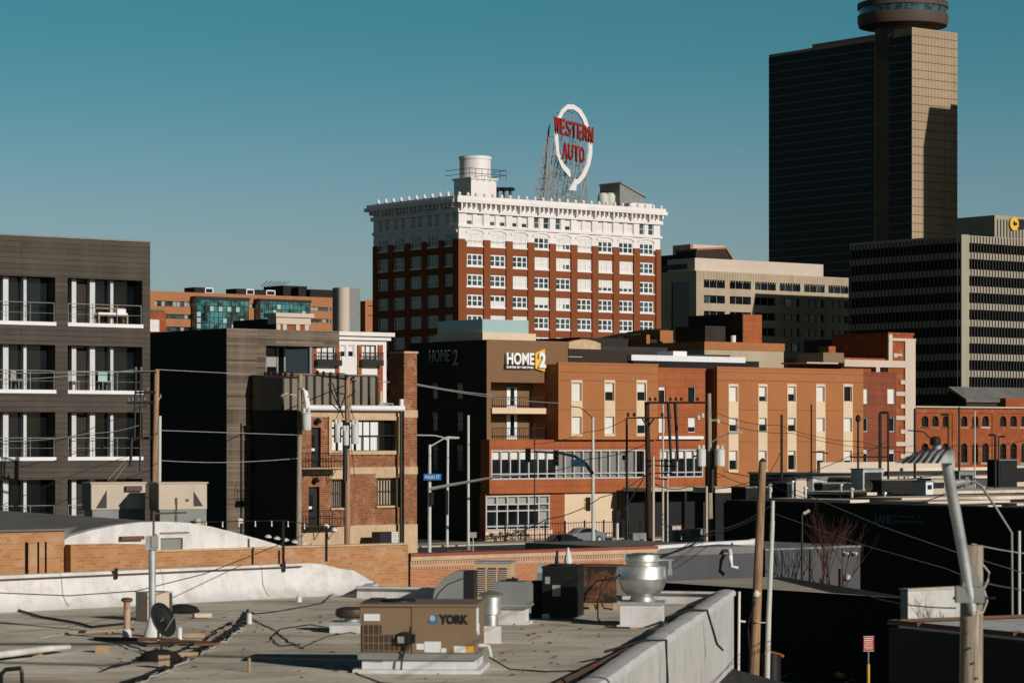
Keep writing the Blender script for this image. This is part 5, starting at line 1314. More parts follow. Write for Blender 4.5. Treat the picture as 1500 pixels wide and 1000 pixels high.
# ---------------------------------------------------------------- vents and fans
def fan_and_vents():
    p = at(509, 925); o = thing('mushroom_roof_fan', 'dark mushroom roof fan on a low white curb left of the tan unit', 'roof fan', (p.x, p.y, RZ), R(-5)); k = p.y/FP
    w = 48*k/2; MB().box(-w*.95, w*1.1, -w, w, -.02, .17).build('curb', M['coating'], o)
    MB().box(-w*.98, w*1.13, -w*1.02, w*1.02, .17, .24).build('curb_cap', M['galv'], o)
    mb = MB(); mb.lathe([(.16, .2), (.18, .38)], (.1, 0, 0), 16); mb.build('neck', M['galv'], o, True)
    mb = MB(); mb.lathe([(.30, .33), (.36, .36), (.38, .42), (.36, .52), (.24, .56), (.05, .57)], (.1, 0, 0), 26); mb.build('hood', M['acdark'], o, True)
    # grey quarter-round intake hood
    p = at(673, 884); o = thing('gooseneck_intake_hood', 'dark grey quarter-round metal intake hood behind the tan unit', 'intake hood', (p.x-.4, p.y, RZ), R(-6)); k = p.y/FP
    pts = [(-.28, 0), (.5, 0), (.5, .88)]
    for i in range(9): a = math.pi/2+(math.pi/2)*i/8; pts.append((.5+.80*math.cos(a), .12+.76*math.sin(a)))
    MB().sheet(pts, 0, .9).build('hood', M['greymetal'], o); MB().box(-.3, .52, -.02, .92, -.02, .05).build('curb', M['coating'], o)
    mb = MB(); mb.path([(-.25, -.012, .1), (-.12, -.012, .32), (.1, -.012, .52), (.5, -.012, .68)], .012, 4); mb.build('seam', M['black'], o)
    MB().box(.5, .78, .05, .85, .02, .86).build('shadow_block', M['black'], o)  # solid black block in place of the shadow beside the hood
    # tan louvred unit
    p = at(719, 884); p.y += 1.2; o = thing('louvred_condenser', 'cream condenser with three louvred panels behind the grey hoods', 'condenser', (p.x-.45, p.y, RZ), R(-8))
    W, D, H = .98, .9, 1.02; MB().box(0, W, 0, D, .0, H).build('casing', M['creamstone'], o)
    MB().box(-.03, W+.03, -.03, D+.03, H, H+.04).build('top_panel', M['galv'], o)
    for i in range(3):
        x = .08+i*.29; MB().box(x, x+.22, -.006, .0, .12, H-.12).build('louver_back', M['acdark'], o); mb = MB()
        for j in range(13): mb.box(x, x+.22, -.03, -.007, .14+j*.057, .165+j*.057)
        mb.build('louver', M['beige'], o)
    # grey square hood on white curb
    p = at(748, 914); o = thing('square_exhaust_hood', 'grey square metal exhaust hood on a tall white curb', 'exhaust hood', (p.x, p.y, RZ), R(-9)); 
    MB().box(-.33, .33, 0, .66, -.02, .36).build('curb', M['coating'], o); MB().prism([(-.38, -.06), (.42, -.06), (.42, .74), (-.38, .74)], -.02, .05).build('curb_flashing', M['coating'], o)
    mb = MB(); mb.sheet([(-.39, .36), (.38, .36), (.42, .42), (.42, .92), (.34, 1.0), (-.34, 1.0), (-.41, .92), (-.41, .42)], -.06, .76); mb.build('hood', M['greymetal'], o)
    MB().box(-.42, .43, -.085, .79, .42, .46).build('rim', M['galv'], o); MB().box(-.15, .1, .3, .5, 1.0, 1.06).build('cap', M['black'], o)
    # bright round stack
    p = at(719, 942); o = thing('round_vent_stack', 'bright round metal vent stack on a white curb touching the tan unit', 'vent', (p.x, p.y+.2, RZ), 0)
    MB().box(-.18, .22, -.18, .3, -.02, .37).build('curb', M['coating'], o)
    mb = MB(); mb.lathe([(.16, .36), (.16, .60), (.22, .62), (.22, .98), (.26, 1.0), (.28, 1.03), (.20, 1.08), (.03, 1.12)], n=28); mb.build('stack', M['steel'], o, True)
    # black condenser
    p = at(820, 906); o = thing('black_condenser', 'black louvred condenser standing between the hoods and the rusty fan box', 'condenser', (p.x, p.y, RZ), R(-12)); W, D, H = .86, .86, 1.22
    MB().box(-W/2, W/2, 0, D, .06, H).build('casing', M['black'], o); mb = MB()
    for j in range(19): z = .12+j*.055; mb.box(-W/2-.015, W/2+.015, -.015, D+.015, z, z+.018)
    mb.build('louver', M['charcoal'], o)
    mb = MB(); mb.prism([(-W/2-.02, -.02), (W/2+.02, -.02), (W/2+.02, D+.02), (-W/2-.02, D+.02)], H, H+.05); mb.lathe([(.34, 0), (.34, .04)], (0, D/2, H+.05), 26); mb.build('top_panel', M['charcoal'], o)
    MB().box(-.18, .02, -.02, -.016, .55, .82).build('sticker', M['blindgrey'], o); MB().box(-.36, -.24, -.02, -.016, .85, 1.02).build('sticker', M['blindgrey'], o)
    MB().box(-W/2, -W/2+.18, -.05, .12, -.02, .12).build('block', M['coating'], o)
    MB().box(-W/2-.32, -W/2-.04, .2, .6, .0, .9).build('service_panel', M['charcoal'], o)
    # rusty evaporator box with duct
    p = at(870, 893); o = thing('rusty_fan_box', 'dark fan box streaked with orange rust beside the silver bowl fan', 'fan box', (p.x-.35, p.y+.6, RZ), R(-14))
    MB().box(-.1, .95, 0, .8, .18, 1.08).build('casing', M['rustorange'], o); MB().box(-.13, .98, -.03, .83, 1.08, 1.12).build('top_panel', M['rust'], o)
    mb = MB(); mb.box(-.02, .86, .05, .7, -.02, .18); mb.build('skid', M['timber'], o)
    mb = MB(); mb.box(.95, 1.35, .1, .7, .35, 1.05); mb.build('duct', M['greymetal'], o)
    MB().box(.3, .95, -.25, -.08, -.02, .12).build('timber_block', M['timber'], o)
    mb = MB(); mb.path([(1.0, -.05, .8), (.75, -.2, .85), (.62, -.3, .6), (.6, -.35, .3), (.72, -.4, .05), (.95, -.4, .02)], .022, 6); mb.build('cable', M['cable'], o)
    # silver upblast bowl fan
    p = at(939, 918); o = thing('silver_bowl_exhaust_fan', 'shiny silver bowl-shaped kitchen exhaust fan on a white curb', 'exhaust fan', (p.x, p.y+.1, RZ), R(-7)); s = p.y/FP
    w = 30.5*s; MB().box(-w, w, 0, 2*w, -.02, 32*s).build('curb', M['coating'], o)
    MB().prism([(-w-.07, -.07), (w+.07, -.07), (w+.07, 2*w+.07), (-w-.07, 2*w+.07)], -.02, .04).build('curb_flashing', M['coating'], o)
    MB().box(-w-.03, w+.03, -.03, 2*w+.03, 32*s, 36*s).build('curb_cap', M['galv'], o)
    c = (0, w, 36*s); pr = lambda *a: [(r*s, z*s) for r, z in a]
    mb = MB(); mb.lathe(pr((20, 0), (17, 6), (18, 9)), c, 36); mb.build('base_ring', M['steel'], o, True)
    mb = MB(); mb.lathe(pr((15, 8), (24, 10), (30, 16), (33.5, 24), (35, 32)), c, 48); mb.build('bowl', M['steel'], o, True)
    mb = MB(); mb.lathe(pr((36, 32), (36.5, 33), (35.5, 35), (35.5, 52), (33, 53), (24, 53.5)), c, 48); mb.build('wind_band', M['steel'], o, True)
    mb = MB(); mb.lathe(pr((23.5, 52), (24, 58), (25.5, 59), (25.5, 66), (24, 69), (15, 71), (2, 71.5)), c, 40); mb.build('motor_dome', M['steel'], o, True)
    mb = MB(); mb.box(.35, .75, w-.03, w+.03, 1.52, 1.55); mb.box(.62, .68, w-.05, w+.05, 1.3, 1.53); mb.box(.60, .70, w-.06, w+.06, 1.18, 1.32); mb.build('hinge_bracket', M['galv'], o)
    mb = MB(); mb.path([(-.5, w-.2, 1.2), (-.8, w-.5, 1.0), (-.98, w-.8, .6), (-.95, w-1.0, .2), (-.7, w-1.1, .03), (-.2, w-1.1, .02)], .022, 6); mb.build('cable', M['cable'], o)
    # loose finial-like vent behind
    p = at(831, 868); o = thing('white_pipe_vent', 'small white pointed vent pipe behind the black condenser', 'vent pipe', (X(831, 79), 79-1.2, RZ)); mb = MB(); mb.lathe([(.08, -.02), (.08, .75), (.12, .95), (.02, 1.3)], n=12); mb.build('pipe', M['coating'], o, True)
    # blue-grey small box left of the black condenser
    o = thing('small_grey_condenser', 'small blue-grey box half hidden behind the black condenser', 'condenser', (X(793, 73.5), 73.5, RZ), R(-10)); MB().box(-.1, .5, 0, .5, -.02, 1.0).build('casing', M['screen'], o); MB().box(-.11, .51, -.02, -.001, .3, .8).build('louver', M['greymetal'], o)
fan_and_vents()
# ---------------------------------------------------------------- left part of the roof
def left_clutter():
    p = at(223, 932); o = thing('galvanised_roof_mast', 'galvanised mast with a junction box on top and white cone flashing', 'mast', (p.x, p.y, RZ)); Y = p.y; s = Y/FP
    ht = (932-803)*s; mb = MB(); mb.tube((0, 0, -.02), (0, 0, ht), 5.3*s, n=18); mb.build('pole', M['galv'], o, True)
    MB().box(-9*s, 8*s, -.12, .12, ht-.02, ht+18*s).build('junction_box', M['galv'], o); MB().box(0, 10*s, -.15, -.121, ht+2*s, ht+19*s).build('box_cover', M['blindgrey'], o)
    mb = MB(); mb.lathe([(.2, -.02), (.19, .05), (.11, .3), (.09, .42)], n=20); mb.build('cone_flashing', M['coating'], o, True)
    mb = MB(); mb.tube((.03, 0, ht+18*s), (.03, 0, ht+18*s+.55), .025); mb.tube((.03, 0, ht+18*s+.5), (.75, .1, ht+18*s+.52), .02); mb.build('lamp_bracket', M['rust'], o)
    # satellite dish seen edge-on
    p = at(232, 945); o = thing('satellite_dish', 'dark satellite dish seen from behind at the foot of the roof mast', 'satellite dish', (p.x, p.y, RZ), R(25)); mb = MB(); pts = []
    n = 24; rings = []
    ax = Vector((.50, -.78, .38)).normalized(); q = ax.to_track_quat('Z', 'Y'); c = Vector((.05, 0, .52))
    for r in (0.02, .14, .26, .37):
        rings.append([mb.pt(tuple(c+q @ Vector((r*math.cos(2*math.pi*i/n), r*1.05*math.sin(2*math.pi*i/n), r*r*.55)))) for i in range(n)])
    for a, b in zip(rings[:-1], rings[1:]):
        for i in range(n): j = (i+1) % n; mb.f.append([a[i], a[j], b[j], b[i]]); mb.m.append(0)
    dsh = mb.build('dish', M['black'], o, True); sol = dsh.modifiers.new('thickness', 'SOLIDIFY'); sol.thickness = .02  # dish coloured black in place of shade on its face
    mb = MB(); mb.tube((0, 0, 0), (0, 0, .5), .03); mb.tube((-.02, 0, .5), tuple(c), .03); mb.build('mount', M['galv'], o)
    mb = MB(); mb.tube(tuple(c-Vector((0, 0, .35))), tuple(c+ax*.45), .015); mb.build('feed_arm', M['galv'], o)
    mb = MB(); mb.box(-.35, .35, -.3, .3, .01, .05); mb.build('base_frame', M['rust'], o)
    # rusty vent pipe
    p = at(186, 937); o = thing('rusty_vent_pipe', 'rust stained vent pipe with a round cap and white foot', 'vent pipe', (p.x, p.y, RZ)); s = p.y/FP
    mb = MB(); mb.lathe([(5*s, .0), (5*s, 57*s)], n=16); mb.build('pipe', M['rusttan'], o, True)
    mb = MB(); mb.lathe([(.14, -.02), (.10, .06), (.1, .2), (.08, .24)], n=16); mb.build('flashing', M['coating'], o, True)
    mb = MB(); mb.lathe([(3*s, 55*s), (8.5*s, 57*s), (8.8*s, 60*s), (6*s, 62*s), (.01, 62.5*s)], n=20); mb.build('cap', M['rust'], o, True)
    # small boxy condenser behind the mast
    p = at(231, 909); o = thing('beige_roof_box', 'beige narrow box unit with a dark side standing behind the mast', 'condenser', (p.x, p.y, RZ), R(38)); s = p.y/FP
    MB().box(-.40, .28, -.2, .35, -.02, 42*s).build('casing', M['beige'], o); MB().box(.20, .281, -.21, .1, .02, 41*s).build('side_panel', M['acdark'], o); MB().box(-.42, .3, -.22, .37, 42*s, 43*s).build('lid', M['galv'], o)
    # pipe stubs
    for i, (px, py, h, lab) in enumerate(((263, 936, 17, 'short white pipe stub just right of the satellite dish'), (365, 913, 15, 'short white pipe stub where the cable bundle ends'), (438, 881, 8, 'tiny white pipe stub close to the white parapet'))):
        p = at(px, py); s = p.y/FP; o = MB(); o.lathe([(5.5*s, -.02), (4*s, .02), (3.8*s, h*s), (.02, h*s+.02)], n=14); o = o.build('pipe_stub', M['coating'], None, True); o.location = (p.x, p.y, RZ); tag(o, lab, 'pipe stub', 'white pipe stubs on the roof')
    p = at(365, 983); o = MB(); o.tube((0, 0, -.02), (.0, 0, .26), .03, n=8); o = o.build('roof_peg', M['timber']); o.location = (p.x, p.y, RZ); tag(o, 'thin tan wooden peg alone in front of the big dark shadow', 'peg')
    p = at(455, 985)
    # pipe on sleepers at the left edge
    o = thing('pipe_run', 'low pale pipe run resting on blocks at the left edge of the roof', 'pipe'); a = at(-40, 965, RZ+.12); b = at(100, 947, RZ+.12)
    mb = MB(); mb.tube((a.x, a.y, RZ+.14), (b.x, b.y, RZ+.14), .07, n=12); mb.build('pipe', M['coating'], o, True)
    a2 = at(-40, 969); b2 = at(45, 962); mb = MB(); mb.tube((a2.x, a2.y, RZ+.08), (b2.x, b2.y, RZ+.08), .08, n=12); mb.build('dark_pipe', M['charcoal'], o, True)
    for px, py in ((52, 960), (150, 955)):
        c = at(px, py); MB().box(c.x-.13, c.x+.13, c.y-.12, c.y+.12, RZ-.01, RZ+.16).build('support_block', M['timber'], o)
    # timber pieces, plates and debris
    rr = random.Random(5); labs = ['long thin timber batten across the clutter behind the dish', 'short tan timber offcut right of the dish', 'pale plank end lying near the cable bundle', 'brown timber offcut below the dish', 'small tan wood block in front of the dish', 'flat rust-brown board in the roof clutter', 'thin batten lying towards the vent pipe', 'reddish board lying on the dark stain']
    for i, (px, py, l, w, h, a, m) in enumerate(((200, 938, 1.9, .1, .07, -8, 'rust'), (283, 934, .5, .14, .1, 20, 'timber'), (296, 905, .45, .16, .1, 28, 'beige'), (268, 965, .7, .12, .1, 50, 'timber'), (240, 978, .22, .16, .2, 10, 'timber'), (270, 945, 1.0, .3, .05, -5, 'rust'), (150, 930, 1.4, .05, .05, 15, 'timber'), (300, 950, .6, .25, .04, 30, 'rust'))):
        p = at(px, py); q = MB(); q.box(-l/2, l/2, -w/2, w/2, 0, h); q = q.build('timber_offcut', M[m]); q.location = (p.x, p.y, RZ+.012*i); q.rotation_euler = (0, R(rr.uniform(-2, 2)), R(a)); tag(q, labs[i], 'timber', 'timber offcuts on the roof')
    for i, (px, py, lab) in enumerate(((268, 898, 'dark lumpy heap with white band behind the clutter'), (235, 968, 'dark bag lying under the satellite dish'))):
        p = at(px, py); q = MB(); q.lathe([(.28, 0), (.33, .08), (.25, .2), (.1, .26)], n=12); q = q.build('tarp_heap', M['charcoal'], None, True); q.location = (p.x, p.y, RZ); q.scale = (1.3, .7, .9); tag(q, lab, 'heap')
    # cable bundle lying over the roof
    def cable(name, pts, r, mat, lab, seed=0, amp=.03, grp='cables lying over the roof'):
        rr = random.Random(seed); P3 = [at(a, b) for a, b in pts]; dense = []
        for a, b in zip(P3[:-1], P3[1:]):
            k = max(2, int((b-a).length/.35))
            for i in range(k): q = a+(b-a)*i/k; dense.append((q.x+rr.uniform(-amp, amp), q.y+rr.uniform(-amp*2, amp*2), RZ+r+abs(rr.uniform(0, amp*.6))))
        dense.append((P3[-1].x, P3[-1].y, RZ+r)); mb = MB(); mb.path(dense, r, 5); tag(mb.build(name, M[mat]), lab, 'cable', grp)
    main = [(364, 896), (352, 915), (335, 928), (315, 940), (290, 953), (262, 968), (230, 985), (195, 998), (150, 1015)]
    cable('roof_cable', main, .035, 'cable', 'thickest black cable of the bundle crossing the roof', 1, .03)
    cable('roof_cable', [(a+3, b+3) for a, b in main], .022, 'cable', 'black cable twisted along the bundle crossing the roof', 2, .07)
    cable('roof_cable', [(a+7, b+5) for a, b in main[1:]], .02, 'cablelight', 'pale cable beside the black bundle crossing the roof', 3, .07)
    cable('roof_cable', [(366, 900), (400, 897), (440, 890), (472, 884), (485, 872), (520, 866)], .014, 'cable', 'thin cable curving up to the white parapet corner', 4, .02)
    cable('roof_cable', [(365, 905), (405, 925), (425, 942), (445, 950)], .012, 'cable', 'thin cable running right from the white stub', 5, .02)
    cable('roof_cable', [(520, 928), (455, 915), (410, 922), (398, 935), (410, 947), (440, 944)], .012, 'cable', 'looped thin cable left of the mushroom fan', 6, .02)
    cable('roof_cable', [(440, 950), (480, 932), (520, 925)], .010, 'cable', 'thin straight cable towards the mushroom fan', 7, .01)
    cable('roof_cable', [(-30, 880), (20, 893), (60, 905), (115, 914), (135, 920), (180, 915)], .03, 'charcoal', 'dark flattened hose at the left edge of the roof', 8, .01)
    cable('roof_cable', [(60, 935), (115, 925), (160, 928), (178, 922), (215, 895)], .015, 'beige', 'tan hose curling up to the vent pipe', 9, .02)
    cable('roof_cable', [(180, 945), (220, 960), (260, 955), (300, 938), (340, 912)], .018, 'cable', 'black cable tangled in front of the dish', 10, .08)
    cable('roof_cable', [(150, 985), (200, 970), (240, 950), (275, 940)], .02, 'cable', 'black cable fanning out below the dish', 12, .08)
    cable('roof_cable', [(500, 975), (530, 990), (565, 1003)], .012, 'cable', 'thin cable in front of the tan unit', 13, .01)
    # rusty angle iron frame beside the right parapet
    o = thing('rusty_angle_frame', 'rusty angle iron rail on timber feet beside the right parapet', 'rail'); a = at(946, 938, RZ+.25); b = at(805, 1008, RZ+.25)
    mb = MB(); mb.path([tuple(a), tuple(b)], .055, 4); mb.build('rail', M['rust'], o)
    mb = MB(); mb.path([(a.x+.28, a.y, RZ+.07), (b.x+.28, b.y, RZ+.07)], .05, 4); mb.build('lower_rail', M['rust'], o)
    for f in (.05, .38, .72):
        p = a+(b-a)*f; MB().box(p.x-.05, p.x+.35, p.y-.12, p.y+.12, RZ-.01, RZ+.1).build('timber_foot', M['timber'], o)
        mb = MB(); mb.tube((p.x, p.y, RZ+.1), (p.x, p.y, RZ+.25), .03, n=4); mb.build('post', M['rust'], o)
    # black square tube frame bottom left
    p = at(18, 1008); o = MB(); q = Vector((X(2, p.y), p.y)); r_ = Vector((X(32, p.y), p.y)); s = p.y/FP
    o.path([(q.x, p.y, RZ), (q.x, p.y, RZ+22*s), (q.x+.08, p.y, RZ+28*s), (r_.x-.02, p.y, RZ+30*s), (r_.x, p.y, RZ+24*s), (r_.x, p.y, RZ)], .045, 6)
    tag(o.build('tube_bracket', M['black']), 'black bent tube bracket at the bottom left corner', 'bracket')
    # roof debris
    rr = random.Random(8); mb = MB()
    for i in range(140):
        x, y = rr.uniform(-8, 2.5), rr.uniform(50, 68); s = rr.uniform(.012, .035); mb.box(x-s, x+s*rr.uniform(.5, 2), y-s, y+s, RZ, RZ+s)
    tag(mb.build('roof_gravel', M['rust']), 'loose grit scattered on the membrane roof', 'gravel', kind='stuff')
left_clutter()
# ================================================================ neighbouring low buildings behind the roof
def neighbours():
    # buff brick wall and arched white gable
    F = Fm(92, 76.5); t = F.thing('barrel_roofed_building', 'low buff brick building with a white painted curved gable and dark grey roof', 'building')
    xl = F.x(-60); zl = F.z(777, F.x(60)); xg0, xg1 = F.x(92), F.x(443); zE = F.z(799, xg0); zP = F.z(763.5, F.x(235)); zR = F.z(810, xg1)
    pts = []
    prof = [(92, 792), (100, 786), (130, 777), (170, 769), (205, 764.5), (240, 763.5), (275, 765), (310, 771), (350, 781), (390, 792), (425, 803), (445, 811)]
    for px, py in prof: pts.append((F.x(px), F.z(py, F.x(px))))
    wx = (F.x(231.5), F.x(264), F.z(806, F.x(240)), F.z(787.5, F.x(240))); wy = (F.x(174), F.x(207), F.z(799, F.x(190)), F.z(790, F.x(190)))
    poly = [(pts[0][0], 3.5)]+pts+[(pts[-1][0], 3.5)]
    mb = MB(); mb.sheet(poly, 0, .4); mb.build('curved_gable', M['coating'], t)
    mb = MB(); mb.wall(xl, xg0, 0, zl, [(F.x(34), F.x(39), 5, zl-.3), (F.x(52), F.x(55), 5, zl-.3), (F.x(63), F.x(66), 5, zl-.3)], .3, y=-.1, mr=0); mb.build('brick_wall', M['brickJ'], t)
    # brick in front of the gable's lower part
    mb = MB(); zb = F.z(799, F.x(150)); mb.sheet([(xg0, 0), (F.x(216), 0), (F.x(216), F.z(796.5, F.x(216))), (F.x(160), F.z(795.5, F.x(160))), (xg0, F.z(797, xg0))], -.45, -.12); mb.build('lower_brick_wall', M['brickJ'], t)
    g = MB().box(wx[0], wx[1], -.05, .001, wx[2], wx[3]).build('gable_window', M['greymetal'], t)
    mb = MB(); a, b, c, d = wx
    for q in ((a-.12, a, c, d), (b, b+.3, c, d), (a-.12, b+.3, d, d+.12)): mb.box(q[0], q[1], -.14, .0, q[2], q[3])
    mb.build('window_frame', M['coating'], g)
    mb = MB(); a, b, c, d = wy; mb.box(a, b, -.18, -.001, d, d+.1); mb.box(F.x(230), F.x(272), -.22, -.15, F.z(780.5, F.x(240)), F.z(779, F.x(240))); mb.build('lintel', M['rust'], t)
    # roof: long low dark vault falling to the right, over the depth of the building
    top = [(-60, 741), (0, 742), (60, 744), (120, 749), (200, 760), (240, 763), (300, 767), (370, 780), (440, 790), (500, 793), (600, 795)]
    mb = MB(); D = 32
    for (p0, q0), (p1, q1) in zip(prof[:-1], prof[1:]):
        x0, x1 = F.x(p0), F.x(p1); z0, z1 = F.z(q0, x0), F.z(q1, x1)
        mb.face([(x0, .4, z0-.02), (x1, .4, z1-.02), (x1, D, z1+.35), (x0, D, z0+.35)])
    mb.build('vault_roof', M['greyroof'], t)
    mb = MB(); zf = zl-.05; mb.prism([(xl, .26), (xg0+.3, .26), (F.x(240), 4), (F.x(240), D+6), (xl, D+6)], zf-.3, zf+.1); mb.box(xl, xg0+.1, -.2, .25, zl+.0, zl+.05); mb.build('flat_roof', M['greyroof'], t)
    # lower buff wall nearer, up to the corner at 598
    F2 = Fm(598, 83.5); t2 = F2.thing('buff_brick_parapet', 'nearer weathered buff brick wall between the white parapet and the orange wall', 'wall')
    xl = F2.x(205); zt = F2.z(797, 0); mb = MB(); rr = random.Random(6)
    n = 40; pts = [(xl, 3)]
    for i in range(n+1):
        x = xl+(0-xl)*i/n; pts.append((x, zt-.02*(i % 3 == 0)))
    pts.append((0, 3)); mb.sheet(pts, 0, .35); mb.build('brick_wall', M['brickJ'], t2)
    MB().box(xl, .02, -.03, .38, zt, zt+.05).build('coping', M['creamstone'], t2)
    # orange brick building with red coping
    F3 = Fm(600, 86); t3 = F3.thing('orange_brick_wall', 'orange brick wall with soldier course, cream band and red coping', 'wall')
    x1 = F3.x(961); zt = F3.z(812, 0); MB().box(0.03, x1, 0, .35, 3, zt-.42).build('brick_face', M['brickK'], t3)
    MB().box(0.03, x1, -.01, .35, zt-.42, zt-.19).build('soldier_course', M['soldier'], t3); MB().box(0.02, x1+.02, -.05, .38, zt-.19, zt-.06).build('cream_band', M['creamstone'], t3); MB().box(0, x1+.04, -.07, .42, zt-.06, zt+.03).build('coping', M['redcoping'], t3)
    xp = F3.x(817, -.1); mb = MB(); mb.box(xp-.04, xp+.04, -.09, -.051, 3, zt); mb.build('downpipe', M['black'], t3)
    MB().box(0.05, x1, .43, 6, 3, zt-.35).build('roof_behind', M['darkroof'], t3)
    # the two rooftop units on the grey roof
    for i, (p0, p1, lab) in enumerate(((134, 213, 'left one of two beige rooftop units on the grey roof, with a louvred hood'), (211, 303, 'right one of two beige rooftop units on the grey roof, plain with a black triangle'))):
        G_ = Fm(p0+(0 if i == 0 else 22), 108-i*1.5, ang=66, z0=7.0); o = G_.thing('beige_rooftop_unit', lab, 'air conditioner', 'beige rooftop units on the grey roof'); w = G_.x(p1)
        z0, z1 = G_.z(746, 0), G_.z(708, 0); dp = 1.25
        MB().box(.05, w, .05, dp, z0-.8, z0).build('curb', M['greymetal'], o); MB().box(0, w, 0, dp, z0, z1).build('casing', M['beige'], o); MB().box(-.05, w+.05, -.05, dp+.05, z1, z1+.05).build('top_panel', M['beige'], o)
        MB().box(-.03, -.001, .0, dp, z0, z1).build('end_shade', M['acdark'], o)  # brown sheet over the unit's end, colouring in its shade
        a = w*(.08 if i == 0 else .72)
        mb = MB(); mb.sheet([(a, z0+.05), (a+w*.2, z0+.05), (a+w*.2, z1-.25)] if i == 0 else [(a, z0+.12), (a+w*.2, z0+.12), (a, z1-.3)], -.012, -.001); mb.build('vent_hood_opening', M['black'], o)
        if i == 0:
            mb = MB(); b = w*.62; q = w*.92
            mb.prism([(b, -.16), (q, -.16), (q, 0), (b, 0)], z1-.30, z1-.10); mb.build('intake_hood', M['acdark'], o)
            mb = MB()
            for k in range(8): mb.box(b+.03, q-.03, -.02, -.001, z0+.08+k*.055, z0+.11+k*.055)
            mb.build('louver', M['white'], o)
        else:
            mb = MB(); mb.box(w*.33, w*.38, -.03, -.001, z0+.2, z0+.45); mb.box(w*.55, w*.62, -.02, -.001, z0+.3, z0+.4); mb.tube((w*.36, -.05, z0+.2), (w*.36, -.05, z0-.75), .02); mb.build('valve', M['rust'], o)
            mb = MB(); mb.lathe([(.12, 0), (.14, .1), (.14, .32), (.05, .36)], (w*.75, -.3, z0-.7), 10); mb.build('small_tank', M['beige'], o)
    # more buildings to the right: slate painted block and roofs
    F4 = Fm(1121, 141); t4 = F4.thing('slate_painted_block', 'dark slate painted block building with white flood lamps on its wall', 'building')
    w = F4.x(1260); zt = F4.z(803, 0); YD = F4.y(962)
    MB().box(0, w, 0, 9, 0, zt-.1).build('wall', M['graywall'], t4); MB().box(-.05, w+.05, -.05, 9.05, zt-.1, zt).build('coping', M['greymetal'], t4)
    mb = MB(); mb.tube((w*.46, -.04, 0), (w*.46, -.04, zt-.1), .05); mb.tube((w*.17, -.04, 1), (w*.17, -.04, zt-.1), .03); mb.build('downpipe', M['black'], t4)
    for px in (1240, 1253):
        x = F4.x(px, -.2); z = F4.z(810, x); mb = MB(); mb.tube((x, -.22, z), (x-.1, -.02, z+.08), .05, .03); mb.lathe([(.05, -.08), (.1, 0), (.02, .08)], (x, -.25, z), 10); mb.build('flood_lamp', M['white'], t4)
    x = F4.x(1238); z = F4.z(845, x); mb = MB(); mb.lathe([(.16, -.1), (.14, .1), (.04, .16)], (x, -.2, z), 12); mb.build('wall_lamp', M['beige'], t4); mb = MB(); mb.box(F4.x(1229)-.05, F4.x(1229)+.05, -.12, -.01, F4.z(868, x), F4.z(832, x)); mb.build('wall_conduit', M['black'], t4)
    F5 = Fm(961, 127); t5 = F5.thing('slate_low_block', 'low slate block with grey roof and a fat white pipe along its top edge', 'building')
    w = F5.x(1112); zt = F5.z(812, 0)-.1
    MB().box(0, w, 0, 10, 0, zt).build('wall', M['graywall'], t5); MB().box(.2, w, .3, 10, zt, zt+.35).build('roof', M['greyroof'], t5)
    a = P(960, 803, 127.5); b = P(1100, 794.5, 137)
    o = thing('white_roof_pipe', 'fat white horizontal pipe lying along the slate block roof', 'pipe'); mb = MB(); mb.tube(a, b, .16, n=14); mb.tube(b, P(1112, 794, 137.6), .2, n=12); mb.build('pipe', M['white'], o, True)
    for f in (.02, .35, .68, .96): p = a+(b-a)*f; MB().box(p.x-.1, p.x+.1, p.y-.15, p.y+.15, zt+.3, p.z).build('support_block', M['greymetal'], o)
    q = P(1072, 822, 112.6); o = MB(); top = P(1069, 806, 129.4); o.path([(top.x-.4, top.y+1, top.z), (top.x, top.y, top.z), (top.x+.02, top.y-.4, P(1071, 815, 128.9).z), (top.x+.02, top.y-.5, P(1071, 829, 128.9).z), (P(1081, 832, 128.9).x, 128.9, P(1081, 832, 128.9).z)], .1, 10)
    tag(o.build('white_elbow_pipe', M['white'], None, True), 'white hooked downpipe hanging over the slate block edge', 'pipe')
    # long black wall with a strip of pale roof
    a = Vector((X(1335, 112), 112)); v = Vector((-.605, .796)); L = 16.3; b = a+v*L; uu = Vector((.796, .605))
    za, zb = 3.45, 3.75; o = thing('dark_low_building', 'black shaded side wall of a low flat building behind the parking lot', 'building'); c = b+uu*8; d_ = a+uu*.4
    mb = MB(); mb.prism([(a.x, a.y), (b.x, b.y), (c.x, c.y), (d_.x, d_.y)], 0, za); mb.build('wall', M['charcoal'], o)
    mb = MB(); e2 = b+uu*7; mb.face([(a.x, a.y, za+.02), (a.x+v.x*5+uu.x*.3, a.y+v.y*5+uu.y*.3, za+.02), (e2.x, e2.y, za+.02), (b.x, b.y, za+.02)]); mb.build('roof', M['concrete'], o)
    # grey wall piece
    F6 = Fm(1330, 108); o = F6.thing('grey_block_wall', 'sunlit grey block wall behind the thick wooden pole', 'wall'); w = F6.x(1418); z = F6.z(862, 0); MB().box(0, w, 0, .4, 0, z-.08).build('wall', M['whitewall'], o); MB().box(-.05, w+.05, -.05, .45, z-.08, z).build('coping', M['concrete'], o)
    # near dark building, bottom right, with bright roof
    a = Vector((X(1302, 59.6), 59.6)); v2 = Vector((-.47, .88)); b = a-v2*9.5; uu = Vector((.88, .47)); z = 6.02; o = thing('white_roofed_building', 'near dark walled building with a bright white roof at the bottom right', 'building')
    c = b+uu*9; d_ = a+uu*9; mb = MB(); mb.prism([(a.x, a.y), (b.x, b.y), (c.x, c.y), (d_.x, d_.y)], 0, z-.12); mb.build('wall', M['charcoal'], o)
